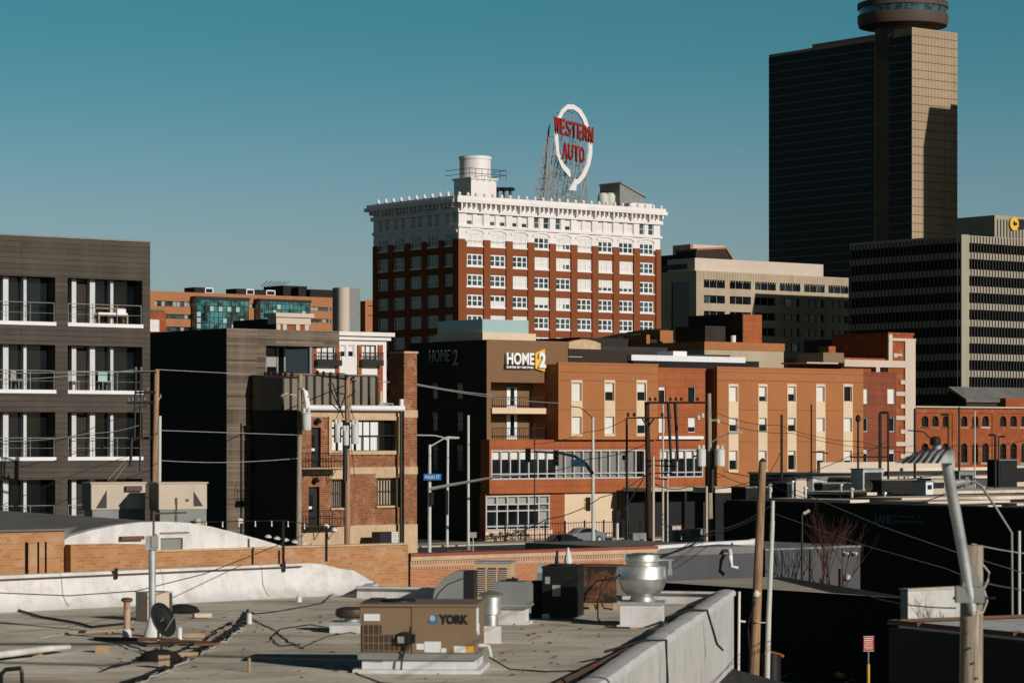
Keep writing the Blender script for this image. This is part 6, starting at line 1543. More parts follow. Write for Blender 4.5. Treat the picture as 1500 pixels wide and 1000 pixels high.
    mb = MB(); i_ = .12; mb.prism([(a.x+.2, a.y-.1), (b.x+.2, b.y), (c.x, c.y), (d_.x, d_.y-.3)], z-.12, z-.02); mb.build('roof', M['coating'], o)
    mb = MB(); mb.path([(a.x, a.y, z), (b.x, b.y, z)], .06, 6); mb.path([(a.x, a.y, z), (d_.x, d_.y, z)], .06, 6); mb.build('roof_edge', M['rust'], o)
    for k in range(5): p = a+(b-a)*(.12+.17*k); mb = MB(); mb.box(p.x-.08, p.x+.08, p.y-.08, p.y+.08, z-.02, z+.07); mb.build('edge_bracket', M['rust'], o)
neighbours()
# ================================================================ far low roofs at the right
def right_roofs():
    F = Fm(1560, 150, ang=AU); o = F.thing('shaded_warehouse', 'dark shaded warehouse side with faint teal lettering and a pale cluttered roof', 'warehouse')
    zt = 6.1; L = F.y(1060)
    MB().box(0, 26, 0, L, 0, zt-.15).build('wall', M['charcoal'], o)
    mb = MB(); mb.box(.1, 26, .1, L-.1, zt-.15, zt); mb.build('roof', M['darkroof'], o)
    for k, (ya, yb, xa, xb) in enumerate(((2, 5, 1, 5), (6, 11, .5, 1.6), (7, 9, 4, 12), (12, 16, 2, 9), (17, 24, .6, 2.2), (18, 22, 6, 20))): MB().box(xa, xb, ya, yb, zt, zt+.06+.03*k).build('roof_patch', M['tan'], o)
    rr = random.Random(2); zz = F.z(765, 0, F.y(1300))
    y1 = F.y(1283); y2 = F.y(1307); h = F.z(752, 0, y1)-F.z(764, 0, y1)
    me = textmesh('LANE', h, M['teal'], .05, .02); xs = [v.co.x for v in me.vertices]; k = (y1-y2)/(max(xs)-min(xs)); mn = min(xs)
    for v in me.vertices: v.co.x = (v.co.x-mn)*k
    put('wall_lettering', me, o, (-.06, y1, F.z(765, 0, y1)), -math.pi/2)
    y3 = F.y(1310); y4 = F.y(1358)
    for j, tx in enumerate(('BLUEPRINT &', 'REPROGRAPHICS')):
        me = textmesh(tx, h*.40, M['teal'], .05, .0); xs = [v.co.x for v in me.vertices]; k = (y3-y4)*(.82 if j == 0 else 1)/(max(xs)-min(xs)); mn = min(xs)
        for v in me.vertices: v.co.x = (v.co.x-mn)*k
        put('wall_lettering', me, o, (-.06, y3, F.z(758+j*7.5, 0, y3)), -math.pi/2)
    F2 = Fm(1262, 214); t = F2.thing('pale_roofed_building', 'long low building with sunlit pale roof below the arched factory', 'building')
    zt = 6.9; MB().box(0, 60, 0, 6, 0, zt-.2).box(16, 60, 6, 30, 0, zt-.2).build('wall', M['graywall'], t); MB().box(-.2, 60, -.2, 6, zt-.2, zt).box(15.8, 60, 6, 30, zt-.2, zt).build('roof', M['tan'], t)
    MB().box(17, 60, 12, 12.4, zt, zt+.5).build('parapet', M['tan'], t); MB().box(17, 34, 22, 22.4, zt, zt+.9).build('parapet', M['stone'], t)
    MB().box(8, 30, 5, 5.4, zt, zt+.35).build('parapet', M['darkroof'], t)
    F3 = Fm(1270, 188); t = F3.thing('cluttered_pale_roof_building', 'lower pale roof crowded with ducts in front of the arched factory', 'building')
    zt = 6.25; MB().box(0, 20, 0, 6, 0, zt-.2).build('wall', M['charcoal'], t); MB().box(-.2, 20, -.2, 6, zt-.2, zt).build('roof', M['tan'], t)
    x0 = F3.x(1275, .6); mb = MB(); mb.tube((x0-.2, .6, zt+.42), (x0+2.3, .6, zt+.42), .4, n=14); mb.build('duct', M['stone'], t, True)
    # roof equipment
    labs = [('grey louvred roof box at the left end of the pale roof', 1270, 197, 2.0, 1.2, 'galv'), ('low wide dark duct in the middle of the pale roof', 1320, 190, 5, .55, 'charcoal'), ('small beige box on the pale roof beside the street lamp head', 1365, 190, 1.4, .6, 'beige'), ('grey boxy vent on the pale roof right of the lamp post', 1407, 205, 1.6, .9, 'greymetal'),
            ('tall dark boxy unit near the right edge of the pale roof', 1468, 215, 2.1, 1.7, 'charcoal'), ('pale box with dark window beside the tall dark unit', 1485, 217, 1.9, 1.3, 'stone'), ('small white box between the ducts of the pale roof', 1352, 186, .7, .5, 'white')]
    for lab, px, Y, w, h, m in labs:
        a = math.radians(90-AU); o = thing('roof_equipment_box', lab, 'roof unit', (X(px, Y), Y, 6.2), a, 'equipment boxes on the pale roofs')
        MB().box(-w/2, w/2, -.6, .6, -.05, h+.3).build('casing', M[m], o); MB().box(-w/2-.06, w/2+.06, -.66, .66, h+.3, h+.38).build('lid', M['greymetal'], o)
        MB().box(-w/2+.15, w/2-.15, -.63, -.601, .3, h+.1).build('grille', M['black'], o)
    F4 = Fm(1455, 176); t = F4.thing('red_brick_shed', 'small red brick shed with a pale coping at the right edge', 'shed'); MB().box(0, 14, 0, 6, 0, F4.z(731, 0)).build('wall', M['brickE'], t); MB().box(-4, 14, -2, 0, 0, F4.z(748, 0)).build('pale_base', M['stone'], t)
    MB().box(-.2, 14, -.1, 6, F4.z(731, 0), F4.z(728, 0)).build('roof', M['darkroof'], t)
    # dark units and canopies in the strip below the second salmon wing
    rr = random.Random(12)
    for i, (px, py0, py1, w, m, lab) in enumerate(((1172, 700, 718, 2.4, 'stone', 'small pale roof hut below the second wing'), (1190, 698, 716, 1.5, 'galv', 'light grey chimney box below the second wing'), (1155, 706, 722, 1.8, 'charcoal', 'dark roof hatch below the second wing'), (1100, 712, 740, 2.5, 'charcoal', 'dark box unit beside the canopy end'), (1215, 706, 730, 3.0, 'charcoal', 'large dark plant box below the fourth window strip'))):
        Y = 205; o = thing('rooftop_hut', lab, 'roof unit', (X(px, Y), Y, 0), math.radians(90-AU), 'units below the second wing')
        MB().box(-w/2, w/2, -.8, .8, 0, Z(py0, Y)-.1).build('casing', M[m], o); MB().box(-w/2-.08, w/2+.08, -.88, .88, Z(py0, Y)-.1, Z(py0, Y)).build('lid', M['greymetal'], o)
    F5 = Fm(1048, 222); t = F5.thing('dark_parking_shed', 'dark low shed roof between the canopy and the pale roofs', 'shed'); w = F5.x(1268)
    MB().box(0, w, 0, 2.5, 0, F5.z(716, 0)-.3).build('wall', M['charcoal'], t); MB().box(-.1, w, -.1, 2.6, F5.z(716, 0)-.3, F5.z(714, 0)).build('roof', M['tan'], t)
right_roofs()
# ================================================================ poles, lamps and signals
def groundZ(Y): return 0
def pole_at(name, lab, cat, px, Y, z0=0.0, group=None): return thing(name, lab, cat, (X(px, Y), Y, z0), 0, group)
def loc(o, px, py, Y): p = P(px, py, Y); return Vector((p.x-o.location.x, p.y-o.location.y, p.z-o.location.z))
def insul(mb, p, s=1.0): mb.lathe([(.035*s, 0), (.08*s, .03*s), (.05*s, .07*s), (.09*s, .1*s), (.05*s, .14*s), (.07*s, .17*s), (.02*s, .2*s)], tuple(p), 8)
def can(o, px0, px1, py0, py1, Y, name='transformer'):
    """pole-hung transformer drawn between pixel bounds"""
    a, b = loc(o, px0, py1, Y), loc(o, px1, py0, Y); r = abs(b.x-a.x)/2; c = ((a.x+b.x)/2, a.y, a.z); h = b.z-a.z
    mb = MB(); mb.lathe([(r*.9, 0), (r, .04), (r, h*.9), (r*1.06, h*.91), (r*1.06, h*.95), (r*.7, h), (r*.1, h+.03)], c, 22); t = mb.build(name, M['transformer'], o, True)
    mb = MB()
    for s in (-.45, .45): insul(mb, (c[0]+r*s, c[1], c[2]+h*.96), 1.5)
    mb.build('bushing', M['porcelain'], t, True)
    mb = MB(); mb.box(c[0]-r*1.02, c[0]+r*1.02, c[1]-r*1.02-.01, c[1]-r*.9, c[2]+h*.2, c[2]+h*.26) if False else None
def line_arm(o, pts, r, mat, name, n=8):
    mb = MB(); mb.path(pts, r, n); return mb.build(name, mat if not isinstance(mat, str) else M[mat], o)
# --- left wood pole
Y = 122
o = pole_at('utility_pole', 'light tan wooden utility pole before the black end wall, dark crossarms to its left', 'utility pole', 222, Y)
mb = MB(); mb.tube((0, 0, 0), tuple(loc(o, 229.5, 541, Y)), .17, .12, 12); mb.build('pole', M['wood2'], o, True)
for i, (py, x0, x1) in enumerate(((544, 196, 229), (574, 198, 228), (589, 186, 227), (641, 188, 225))):
    line_arm(o, [loc(o, x0, py+1, Y-.2), loc(o, x1, py, Y-.2)], .055, 'wooddark', 'crossarm', 6)
mb = MB()
for px, py in ((188, 588), (194, 587), (203, 588), (212, 587), (199, 543), (207, 543), (216, 573)): insul(mb, loc(o, px, py, Y-.2), .9)
mb.build('insulator', M['greymetal'], o, True)
mb = MB()
for (p0, q0, p1, q1, r) in ((199, 545, 197, 645, .05), (206, 545, 205, 690, .05), (193, 640, 191, 683, .07), (212, 575, 214, 600, .03)): mb.tube(loc(o, p0, q0, Y-.2), loc(o, p1, q1, Y-.2), r, n=6)
mb.build('riser', M['black'], o)
mb = MB(); mb.path([loc(o, 228, 588, Y), loc(o, 233, 585, Y), loc(o, 236, 580, Y), loc(o, 235, 577, Y)], .02, 5); mb.build('bracket', M['pole'], o)
def metal_pole(lab, px, py0, Y, r, name='metal_pole', mat='pole', pxb=None, r1=None, group=None, cat='pole'):
    o = pole_at(name, lab, cat, pxb if pxb is not None else px, Y, 0, group)
    mb = MB(); mb.tube((0, 0, 0), tuple(loc(o, px, py0, Y)), r, r1 or r*.85, 12); mb.build('shaft', M[mat], o, True)
    mb = MB(); mb.tube((0, 0, 0), (0, 0, .35), r*1.7, r*1.5, 12); mb.build('base', M['greymetal'], o); return o
metal_pole('bare pale grey pipe pole right beside the light tan utility pole', 234, 609, 121, .09, pxb=232)
# --- brick building poles
Y = 146
o = pole_at('utility_pole', 'tan wooden utility pole with three transformer cans in front of the brick building', 'utility pole', 508.5, Y)
mb = MB(); mb.tube((0, 0, 0), tuple(loc(o, 509, 553, Y)), .18, .135, 14); mb.build('pole', M['wood2'], o, True)
line_arm(o, [loc(o, 462, 549, Y-.3), loc(o, 508, 555, Y-.2)], .07, 'wooddark', 'crossarm', 6)
mb = MB()
for px in (465, 474, 484, 495, 507): insul(mb, loc(o, px, 549+(px-462)*.13, Y-.3), 1.3)
insul(mb, loc(o, 515, 558, Y)); mb.build('insulator', M['wooddark'], o, True)
can(o, 489, 500, 620, 648, Y-.5); can(o, 514, 525.5, 621, 650, Y-.5); can(o, 502, 511, 630, 652, Y-.75)
mb = MB(); mb.box(*sorted((loc(o, 487, 618, Y).x, loc(o, 526, 618, Y).x)), -.35, -.2, loc(o, 0, 628, Y).z, loc(o, 0, 625, Y).z); mb.tube(loc(o, 506, 640, Y-.3), loc(o, 505, 705, Y-.25), .12, n=8); mb.build('mounting_rack', M['black'], o)
mb = MB()
for (a, b, c, d) in ((481, 562, 497, 598), (487, 560, 503, 612), (497, 572, 492, 575), (491, 575, 506, 577), (506, 577, 498, 600), (520, 572, 514, 580), (484, 590, 500, 604)): mb.tube(loc(o, a, b, Y-.3), loc(o, c, d, Y-.3), .035, n=5)
mb.build('cutout_hardware', M['black'], o)
mb = MB()
for (a, b, c, d) in ((490, 620, 497, 600), (520, 620, 512, 590), (506, 652, 505, 760), (514, 650, 520, 700)): mb.tube(loc(o, a, b, Y-.3), loc(o, c, d, Y-.3), .018, n=4)
mb.build('drop_wire', M['cable'], o)
Y = 150
o = pole_at('utility_pole', 'pale weathered wooden pole at the left corner of the brick building', 'utility pole', 436, Y)
mb = MB(); mb.tube((0, 0, 0), tuple(loc(o, 439.5, 548, Y)), .17, .13, 14); mb.build('pole', M['woodgrey'], o, True)
line_arm(o, [loc(o, 386, 551, Y-.2), loc(o, 438, 553, Y-.2)], .07, 'wooddark', 'crossarm', 6)
mb = MB()
for px in (389, 396, 404, 418, 428): insul(mb, loc(o, px, 551, Y-.2), 1.3)
mb.build('insulator', M['wooddark'], o, True); can(o, 441.5, 456, 604, 630, Y-.5)
mb = MB(); mb.path([loc(o, 415, 578, Y), loc(o, 420, 576, Y), loc(o, 428, 578, Y), loc(o, 436, 580, Y)], .04, 6); mb.build('lamp_arm', M['pole'], o)
mb = MB(); mb.lathe([(.05, .16), (.16, .1), (.2, 0), (.12, -.12), (.02, -.16)], tuple(loc(o, 415, 581, Y)), 12); mb.build('lamp_head', M['blindgrey'], o, True)
mb = MB(); mb.path([loc(o, 441, 568, Y), loc(o, 446, 572, Y-.2), loc(o, 449, 592, Y-.3), loc(o, 450, 604, Y-.4)], .09, 8); mb.build('cable_riser', M['white'], o, True)
# --- street corner: traffic mast with street name sign
Y = 236
o = pole_at('traffic_signal_mast', 'pale grey signal mast with long rising arm and blue street name sign', 'traffic signal', 629, Y)
mb = MB(); mb.tube((0, 0, 0), tuple(loc(o, 629.5, 651, Y)), .17, .12, 12); mb.build('mast', M['pole'], o, True)
mb = MB(); mb.path([loc(o, 629, 654, Y), loc(o, 640, 648, Y), loc(o, 652, 641, Y)], .06, 6); mb.path([loc(o, 652, 641, Y), loc(o, 672, 641, Y)], .1, 6); mb.build('lamp_arm', M['pole'], o, True)
mb = MB(); mb.path([loc(o, 630, 716, Y), loc(o, 660, 710, Y-1), loc(o, 700, 703, Y-2.5), loc(o, 733, 697, Y-4), loc(o, 770, 695.5, Y-5.5)], lambda f: .16-.1*f, 8); mb.build('mast_arm', M['pole'], o, True)
a, b = loc(o, 620.5, 703, Y-.4), loc(o, 646.5, 693.5, Y-.4); sgn = MB().box(a.x, b.x, a.y-.04, a.y, a.z, b.z).build('street_name_sign', M['signblue'], o)
me = textmesh('MAIN ST', (b.z-a.z)*.55, M['letterwhite'], .01, .0); xs = [v.co.x for v in me.vertices]; k = (b.x-a.x)*.84/(max(xs)-min(xs)); mn = min(xs)
for v in me.vertices: v.co.x = (v.co.x-mn)*k
put('sign_lettering', me, sgn, (a.x+(b.x-a.x)*.08, a.y-.05, a.z+(b.z-a.z)*.22))
for dx in (1.5,):
    p = loc(o, 632, 730, Y-.3); hd = MB().box(p.x-.18, p.x+.18, p.y-.2, p.y+.1, p.z-.55, p.z+.55).build('signal_head', M['black'], o)
    mb = MB()
    for q in (-.35, 0, .35): mb.lathe([(.11, -.02), (.11, .02)], (p.x, p.y-.22, p.z+q), 10)
    mb.build('signal_lens', M['charcoal'], hd)
Y = 252
o = pole_at('street_lamp', 'pale street lamp with a low curving arm reaching to the left behind the signal mast', 'street lamp', 655, Y)
mb = MB(); mb.tube((0, 0, 0), tuple(loc(o, 656, 639, Y)), .14, .11, 10); mb.build('post', M['pole'], o, True)
line_arm(o, [loc(o, 656, 645, Y), loc(o, 648, 640, Y), loc(o, 636, 637.5, Y), loc(o, 609, 637, Y)], .06, 'pole', 'lamp_arm', 6)
mb = MB(); mb.path([loc(o, 656, 640, Y), loc(o, 673, 641, Y)], .09, 6); mb.build('lamp_head', M['pole'], o, True)
p = loc(o, 655, 745, Y); MB().box(p.x-.12, p.x+.12, -.3, -.1, p.z-.5, p.z+1.7).build('control_box', M['black'], o)
metal_pole('tall slim pale pole in front of the dark hotel end wall', 686, 608, 246, .13)
Y = 240
o = pole_at('traffic_signal_mast', 'dark signal mast with an arched arm holding two black signals and a shade-darkened blue sign', 'traffic signal', 869, Y)
mb = MB(); mb.tube((0, 0, 0), tuple(loc(o, 868.5, 611, Y)), .17, .12, 12); mb.build('mast', M['pole'], o, True)
mb = MB(); mb.path([loc(o, 868, 612, Y), loc(o, 858, 603, Y), loc(o, 849, 596.5, Y), loc(o, 836, 595, Y)], .05, 6); mb.build('lamp_arm', M['black'], o, True)
mb = MB(); mb.path([loc(o, 868, 693, Y), loc(o, 858, 679, Y-1), loc(o, 842, 668, Y-2), loc(o, 820, 663, Y-3), loc(o, 782, 661, Y-4)], lambda f: .17-.08*f, 8); mb.build('mast_arm', M['black'], o, True)
for px, p0, p1, dy in ((773.5, 656, 677, -4.2), (814.5, 659, 682, -3.2)):
    a = loc(o, px, p1, Y+dy); b = loc(o, px, p0, Y+dy); hd = MB().box(a.x-.24, a.x+.24, a.y-.22, a.y+.16, a.z, b.z).build('signal_head', M['black'], o); mb = MB()
    for q in (.2, .5, .8): mb.tube((a.x, a.y-.22, a.z+(b.z-a.z)*q), (a.x, a.y-.42, a.z+(b.z-a.z)*q-.02), .15, .16, 12, cap=False)
    mb.build('visor', M['charcoal'], hd)
a, b = loc(o, 836.5, 683, Y-2.4), loc(o, 857, 672.5, Y-2.4); MB().box(a.x, b.x, a.y-.04, a.y, a.z, b.z).build('street_name_sign', M['signshade'], o)
for px, p0, p1 in ((861.5, 728, 748), (905, 747, 764)):
    if px < 870: pr, yy = o, Y-.3
    else:
        pr = pole_at('signal_post', 'thin grey post with a small dark signal box in front of the beige wall', 'signal post', 904, 150); yy = 150
        mb = MB(); mb.tube((0, 0, 0), tuple(loc(pr, 904, 747, 150)), .09, n=10); mb.build('post', M['pole'], pr, True)
    a, b = loc(pr, px, p1, yy), loc(pr, px, p0, yy); w_ = .2 if px < 870 else .14; hd = MB().box(a.x-w_, a.x+w_, a.y-.25, a.y+.1, a.z, b.z).build('signal_head', M['black'], pr); mb = MB()
    for q in (.2, .5, .8): mb.tube((a.x-w_, a.y-.1, a.z+(b.z-a.z)*q), (a.x-w_-.18, a.y-.1, a.z+(b.z-a.z)*q-.03), .12, .13, 10)
    mb.build('visor', M['yellow'] if px < 870 else M['charcoal'], hd)
metal_pole('very thin dark pole in front of the window band, between the two signals', 783, 620, 200, .045, mat='black', name='thin_pole', group='thin dark poles by the street')
# --- H-frame poles right of centre
Y = 178
o = pole_at('utility_pole', 'dark creosoted utility pole carrying a long high crossarm in front of the hotel', 'utility pole', 953, Y)
mb = MB(); mb.tube((0, 0, 0), tuple(loc(o, 947.5, 588, Y)), .21, .16, 14); mb.build('pole', M['wooddark'], o, True)
line_arm(o, [loc(o, 944, 589.5, Y-.25), loc(o, 1037, 589.5, Y-.1)], .075, 'black', 'high_crossarm', 6)
line_arm(o, [loc(o, 918, 612, Y-.3), loc(o, 984, 611.5, Y-.3)], .055, 'wooddark', 'crossarm', 6)
mb = MB()
for a, b, c, d in ((941, 613, 948, 625), (958, 613, 949, 625), (979, 591, 983, 678), (989, 591, 993, 675)): mb.tube(loc(o, a, b, Y-.3), loc(o, c, d, Y-.3), .06 if a < 970 else .13, .05 if a < 970 else .09, n=6)
mb.build('brace', M['black'], o)
mb = MB()
for px in (952, 960, 982, 990, 998, 1012, 1022): insul(mb, loc(o, px, 587, Y-.2), 1.2)
for px in (920, 929, 970, 981): insul(mb, loc(o, px, 610, Y-.3), 1.3)
mb.build('insulator', M['wooddark'], o, True)
mb = MB()
for a, b, c, d in ((950, 674, 1000, 675), (952, 681, 992, 683), (953, 693, 985, 692), (956, 700, 978, 702)): mb.tube(loc(o, a, b, Y-.3), loc(o, c, d, Y-.3), .045, n=5)
mb.build('low_crossarm', M['black'], o)
o = pole_at('steel_riser_pole', 'dark thin riser pole standing left of the creosoted pole', 'pole', 919, 181, 0); mb = MB(); mb.tube((0, 0, 0), tuple(loc(o, 918, 612, 181)), .1, .07, 8); mb.build('shaft', M['black'], o); p = loc(o, 916, 670, 181); MB().box(p.x-.2, p.x+.05, -.1, .1, p.z-.15, p.z+.15).build('junction_box', M['black'], o)
metal_pole('slim tan pole rising between the creosoted pole and the transformer pole', 971, 592, 190, .09, mat='beige')
metal_pole('short tan stub pole beside the creosoted pole', 957, 668, 176, .10, mat='beige')
metal_pole('thin grey pole below the narrow orange window band', 978, 690, 200, .06)
Y = 176
o = pole_at('utility_pole', 'pale wooden pole with two big grey transformer cans and a lamp arm', 'utility pole', 1041, Y)
mb = MB(); mb.tube((0, 0, 0), tuple(loc(o, 1038.5, 576, Y)), .2, .14, 14); mb.build('pole', M['woodgrey'], o, True)
can(o, 1020, 1034, 657, 683, Y-.5); can(o, 1047, 1062, 657, 683, Y-.5)
mb = MB(); mb.path([loc(o, 1040, 649, Y), loc(o, 1052, 641, Y-.4), loc(o, 1068, 634, Y-.8)], .05, 6); mb.path([loc(o, 1068, 634, Y-.8), loc(o, 1087, 633, Y-1)], .09, 6); mb.build('lamp_arm', M['pole'], o, True)
mb = MB(); mb.path([loc(o, 1040, 616, Y), loc(o, 1056, 614, Y)], .07, 6); mb.path([loc(o, 1056, 614, Y), loc(o, 1060, 610, Y), loc(o, 1058, 607, Y)], .03, 5); mb.build('crossarm', M['woodgrey'], o)
mb = MB(); insul(mb, loc(o, 1052, 620, Y), 1.5); insul(mb, loc(o, 1023, 615, Y), 1.6); insul(mb, loc(o, 1029, 612, Y), 1.6); mb.build('insulator', M['porcelain'], o, True)
mb = MB(); mb.tube(loc(o, 1043, 660, Y-.3), loc(o, 1043, 720, Y-.2), .13, n=8); mb.tube(loc(o, 1016, 668, Y-.3), loc(o, 1060, 668, Y-.3), .06, n=5); mb.build('mounting_rack', M['black'], o)
mb = MB(); mb.path([loc(o, 1060, 686, Y-.4), loc(o, 1061, 697, Y-.4), loc(o, 1052, 699, Y-.3), loc(o, 1042, 694, Y-.2)], .02, 4); mb.build('loop_wire', M['cable'], o)
metal_pole('pale slim pole just left of the transformer pole, lower half', 1035, 712, 170, .09, mat='beige')
metal_pole('thin pole left of the transformer pole near the canopy', 1031, 735, 168, .06, mat='acdark')
# --- thin poles in front of the second wing
for px, p0, Y, r, m, lab in ((1145, 607, 205, .11, 'black', 'dark thick pole in front of the second wing, left of its third strip'), (1188.5, 592, 205, .07, 'black', 'thin dark pole with a side arm, in front of the fourth strip'),
                             (1257, 616, 205, .09, 'black', 'dark lamp pole with round top at the right end of the second wing'), (1340, 598, 215, .11, 'black', 'dark pole at the white quoined corner'),
                             (1405, 596, 215, .09, 'black', 'dark pole in front of the arched windows, behind the lamp head'), (1428, 602, 212, .06, 'pole', 'pale slim pole in front of the arched windows'),
                             (1389, 606, 215, .07, 'black', 'dark lamp pole with a short left arm before the arched windows'), (1458, 637, 210, .11, 'black', 'dark lamp pole with flat head before the right arched windows'), (1463, 639, 212, .06, 'black', 'thin dark lamp pole just behind the flat-headed one'), (1113, 716, 190, .05, 'wooddark', 'thin brown pole by the dark canopy end')):
    o = metal_pole(lab, px, p0, Y, r, mat=m, name='thin_pole', group='thin poles before the hotel and factory')
    if px in (1188.5, 1389, 1458, 1463, 1257):
        mb = MB(); dx = {1188.5: 25, 1389: -11, 1458: -10, 1463: 9, 1257: 0}[px]; py = {1188.5: 662, 1389: p0+1, 1458: p0, 1463: p0, 1257: p0-1}[px]
        if dx: mb.path([loc(o, px, py, Y), loc(o, px+dx*.6, py, Y), loc(o, px+dx, py+(2 if px < 1200 else 0), Y)], .09 if px > 1300 else .05, 6)
        else: mb.lathe([(.05, -.2), (.2, 0), (.18, .25), (.05, .4)], tuple(loc(o, px, py, Y)), 10)
        mb.build('lamp_head', M['black'], o)
o = pole_at('sign_gantry', 'tall narrow dark frame of two posts joined at the top, before the third orange wing', 'frame', 1289, 206)
mb = MB(); mb.tube((0, 0, 0), loc(o, 1289, 604, 206), .12, n=6); mb.tube(loc(o, 1289, 604, 206), loc(o, 1300, 604, 206), .12, n=6); mb.tube((loc(o, 1301, 604, 206).x, 0, 0), loc(o, 1301, 604, 206), .08, n=6); mb.build('frame', M['black'], o)
line_arm(o, [loc(o, 1245, 669, 206), loc(o, 1301, 669, 206)], .06, 'black', 'crossbar', 5)
# --- near wooden pole with pipe
Y = 74
o = pole_at('utility_pole', 'tall brown leaning wooden pole with a dark broken top, right of the white wall', 'utility pole', 1085, Y, 0)
foot = loc(o, 1098, 1140, Y); tp = loc(o, 1117, 676, Y)
mb = MB(); mb.tube((foot.x, 0, foot.z), tuple(tp), .165, .10, 16); mb.build('pole', M['wood'], o, True)
mb = MB(); c = tp; mb.lathe([(.09, -.0), (.11, .0), (.06, .06), (.02, .10)], tuple(c), 8); mb.build('pole_top', M['wooddark'], o)
mb = MB(); q = loc(o, 1108, 869, Y-.2); mb.lathe([(.07, -.08), (.09, 0), (.03, .09)], tuple(q), 8); mb.tube(q, loc(o, 1112, 869, Y-.1), .05, n=8); mb.build('cable_clamp', M['porcelain'], o, True)
mb = MB(); mb.path([loc(o, 1107, 908, Y-.18), loc(o, 1109, 911, Y-.2), loc(o, 1118, 911.5, Y-.1), loc(o, 1124, 911, Y)], .015, 5); mb.build('tie_wire', M['cablelight'], o)
mb = MB(); mb.path([loc(o, 1106, 880, Y-.18), loc(o, 1096, 912, Y-.2), loc(o, 1096, 925, Y-.2), loc(o, 1099, 960, Y-.2)], .02, 5); mb.build('ground_wire', M['cable'], o)
o = pole_at('tall_metal_pole', 'white grey metal pipe pole leaning slightly beside the brown wooden pole', 'pole', 1110, 73, 0); foot = loc(o, 1120, 1140, 73)
mb = MB(); mb.tube((foot.x, 0, foot.z), loc(o, 1126, 905, 73), .075, .068, 14); mb.tube(loc(o, 1126, 905, 73), loc(o, 1131.5, 762, 73), .066, .060, 14); mb.tube(loc(o, 1131.3, 766, 73), loc(o, 1132, 733, 73), .052, .05, 14); mb.build('shaft', M['pole'], o, True)
o = pole_at('wall_conduit_pipe', 'thin pale conduit standing just off the end of the white wall', 'pipe', 1080, 73.2, 0); mb = MB(); mb.tube((0, 0, 0), loc(o, 1083, 866, 73.2), .035, n=8); mb.tube(loc(o, 1083, 909, 73.2), loc(o, 1092, 910, 73.2), .03, n=6); mb.build('pipe', M['porcelain'], o, True)
# --- near lamp on thick wood pole
Y = 41
o = pole_at('street_lamp', 'big ribbed street lamp head on a leaning metal arm strapped to a thick wooden pole', 'street lamp', 1420, Y, 0)
foot = loc(o, 1417, 1550, Y); mb = MB(); mb.tube((foot.x, 0, 0), loc(o, 1424, 798, Y), .20, .165, 22); mb.build('wood_pole', M['woodgrey'], o, True)
mb = MB(); ps = [loc(o, 1425, 895, Y-.22), loc(o, 1421, 870, Y-.24), loc(o, 1407, 790, Y-.35), loc(o, 1393, 715, Y-.55), loc(o, 1386, 672, Y-.7)]
mb.path(ps, lambda f: .065+.02*math.sin(f*2.2), 14); mb.build('metal_arm', M['galv'], o, True)
mb = MB(); q = loc(o, 1421, 868, Y-.2); mb.prism([(q.x-.22, -.3), (q.x+.2, -.3), (q.x+.2, -.14), (q.x-.22, -.14)], q.z-.14, q.z+.1); mb.sheet([(q.x-.14, q.z+.1), (q.x+.16, q.z+.1), (q.x+.05, q.z+.42), (q.x-.02, q.z+.42)], -.32, -.2); mb.build('clamp_bracket', M['greymetal'], o)
mb = MB(); q = loc(o, 1424, 874, Y); mb.lathe([(.215, -.03), (.215, .03)], (q.x, 0, q.z), 22); mb.tube((q.x-.33, -.28, q.z), (q.x+.30, -.28, q.z), .02, n=6); mb.build('strap', M['black'], o)
Yl = Y-.75
hx0, hx1 = loc(o, 1312, 678, Yl).x, loc(o, 1398, 678, Yl).x; hz = loc(o, 1312, 678, Yl).z; hd_h = .20
mb = MB(); rings = []; N = 26
for i in range(N+1):
    f = i/N; x = hx0+(hx1-hx0)*f; s = math.sin(min(1, f*1.35+.04)*math.pi/2)*(1 if f < .965 else 1-(f-.965)*8); wv = .13*s+.02; hh = (hd_h*s)*(1+.06*(i % 4 < 2)); ring = []
    for k in range(12): a = math.pi*k/11; ring.append(mb.pt((x, Yl-Y+wv*math.cos(a), hz+hh*math.sin(a)+.0)))
    rings.append(ring)
for a, b in zip(rings[:-1], rings[1:]):
    for k in range(11): mb.f.append([a[k], a[k+1], b[k+1], b[k]]); mb.m.append(0)
    mb.f.append([a[11], a[0], b[0], b[11]]); mb.m.append(0)
mb.f.append(list(reversed(rings[0]))); mb.m.append(0); mb.f.append(rings[-1]); mb.m.append(0)
head = mb.build('lamp_head', M['galv'], o, True)
mb = MB()
for i in range(6):
    x = hx0+(hx1-hx0)*(.10+.115*i)
    pts = []
    for k in range(12):
        xx = x+.020*k; f = (xx-hx0)/(hx1-hx0); s = math.sin(min(1, f*1.35+.04)*math.pi/2)*(1 if f < .965 else 1-(f-.965)*8); a = math.pi*(.99-.045*k)
        pts.append((xx, Yl-Y-(.13*s+.02)*math.cos(math.pi-a), hz+hd_h*s*math.sin(a)*1.03))
    mb.path(pts, .021, 6)
mb.build('cooling_rib', M['black'], head)
mb = MB(); q = loc(o, 1373, 658, Yl); mb.lathe([(.06, -.03), (.065, .05), (.05, .07)], tuple(q), 16); sk = mb.build('photocell_socket', M['galv'], head, True)
mb = MB(); q = loc(o, 1370, 652, Yl); mb.lathe([(.075, 0), (.082, .03), (.08, .10), (.05, .125), (.01, .13)], tuple(q), 18); mb.build('photocell', M['black'], head, True)
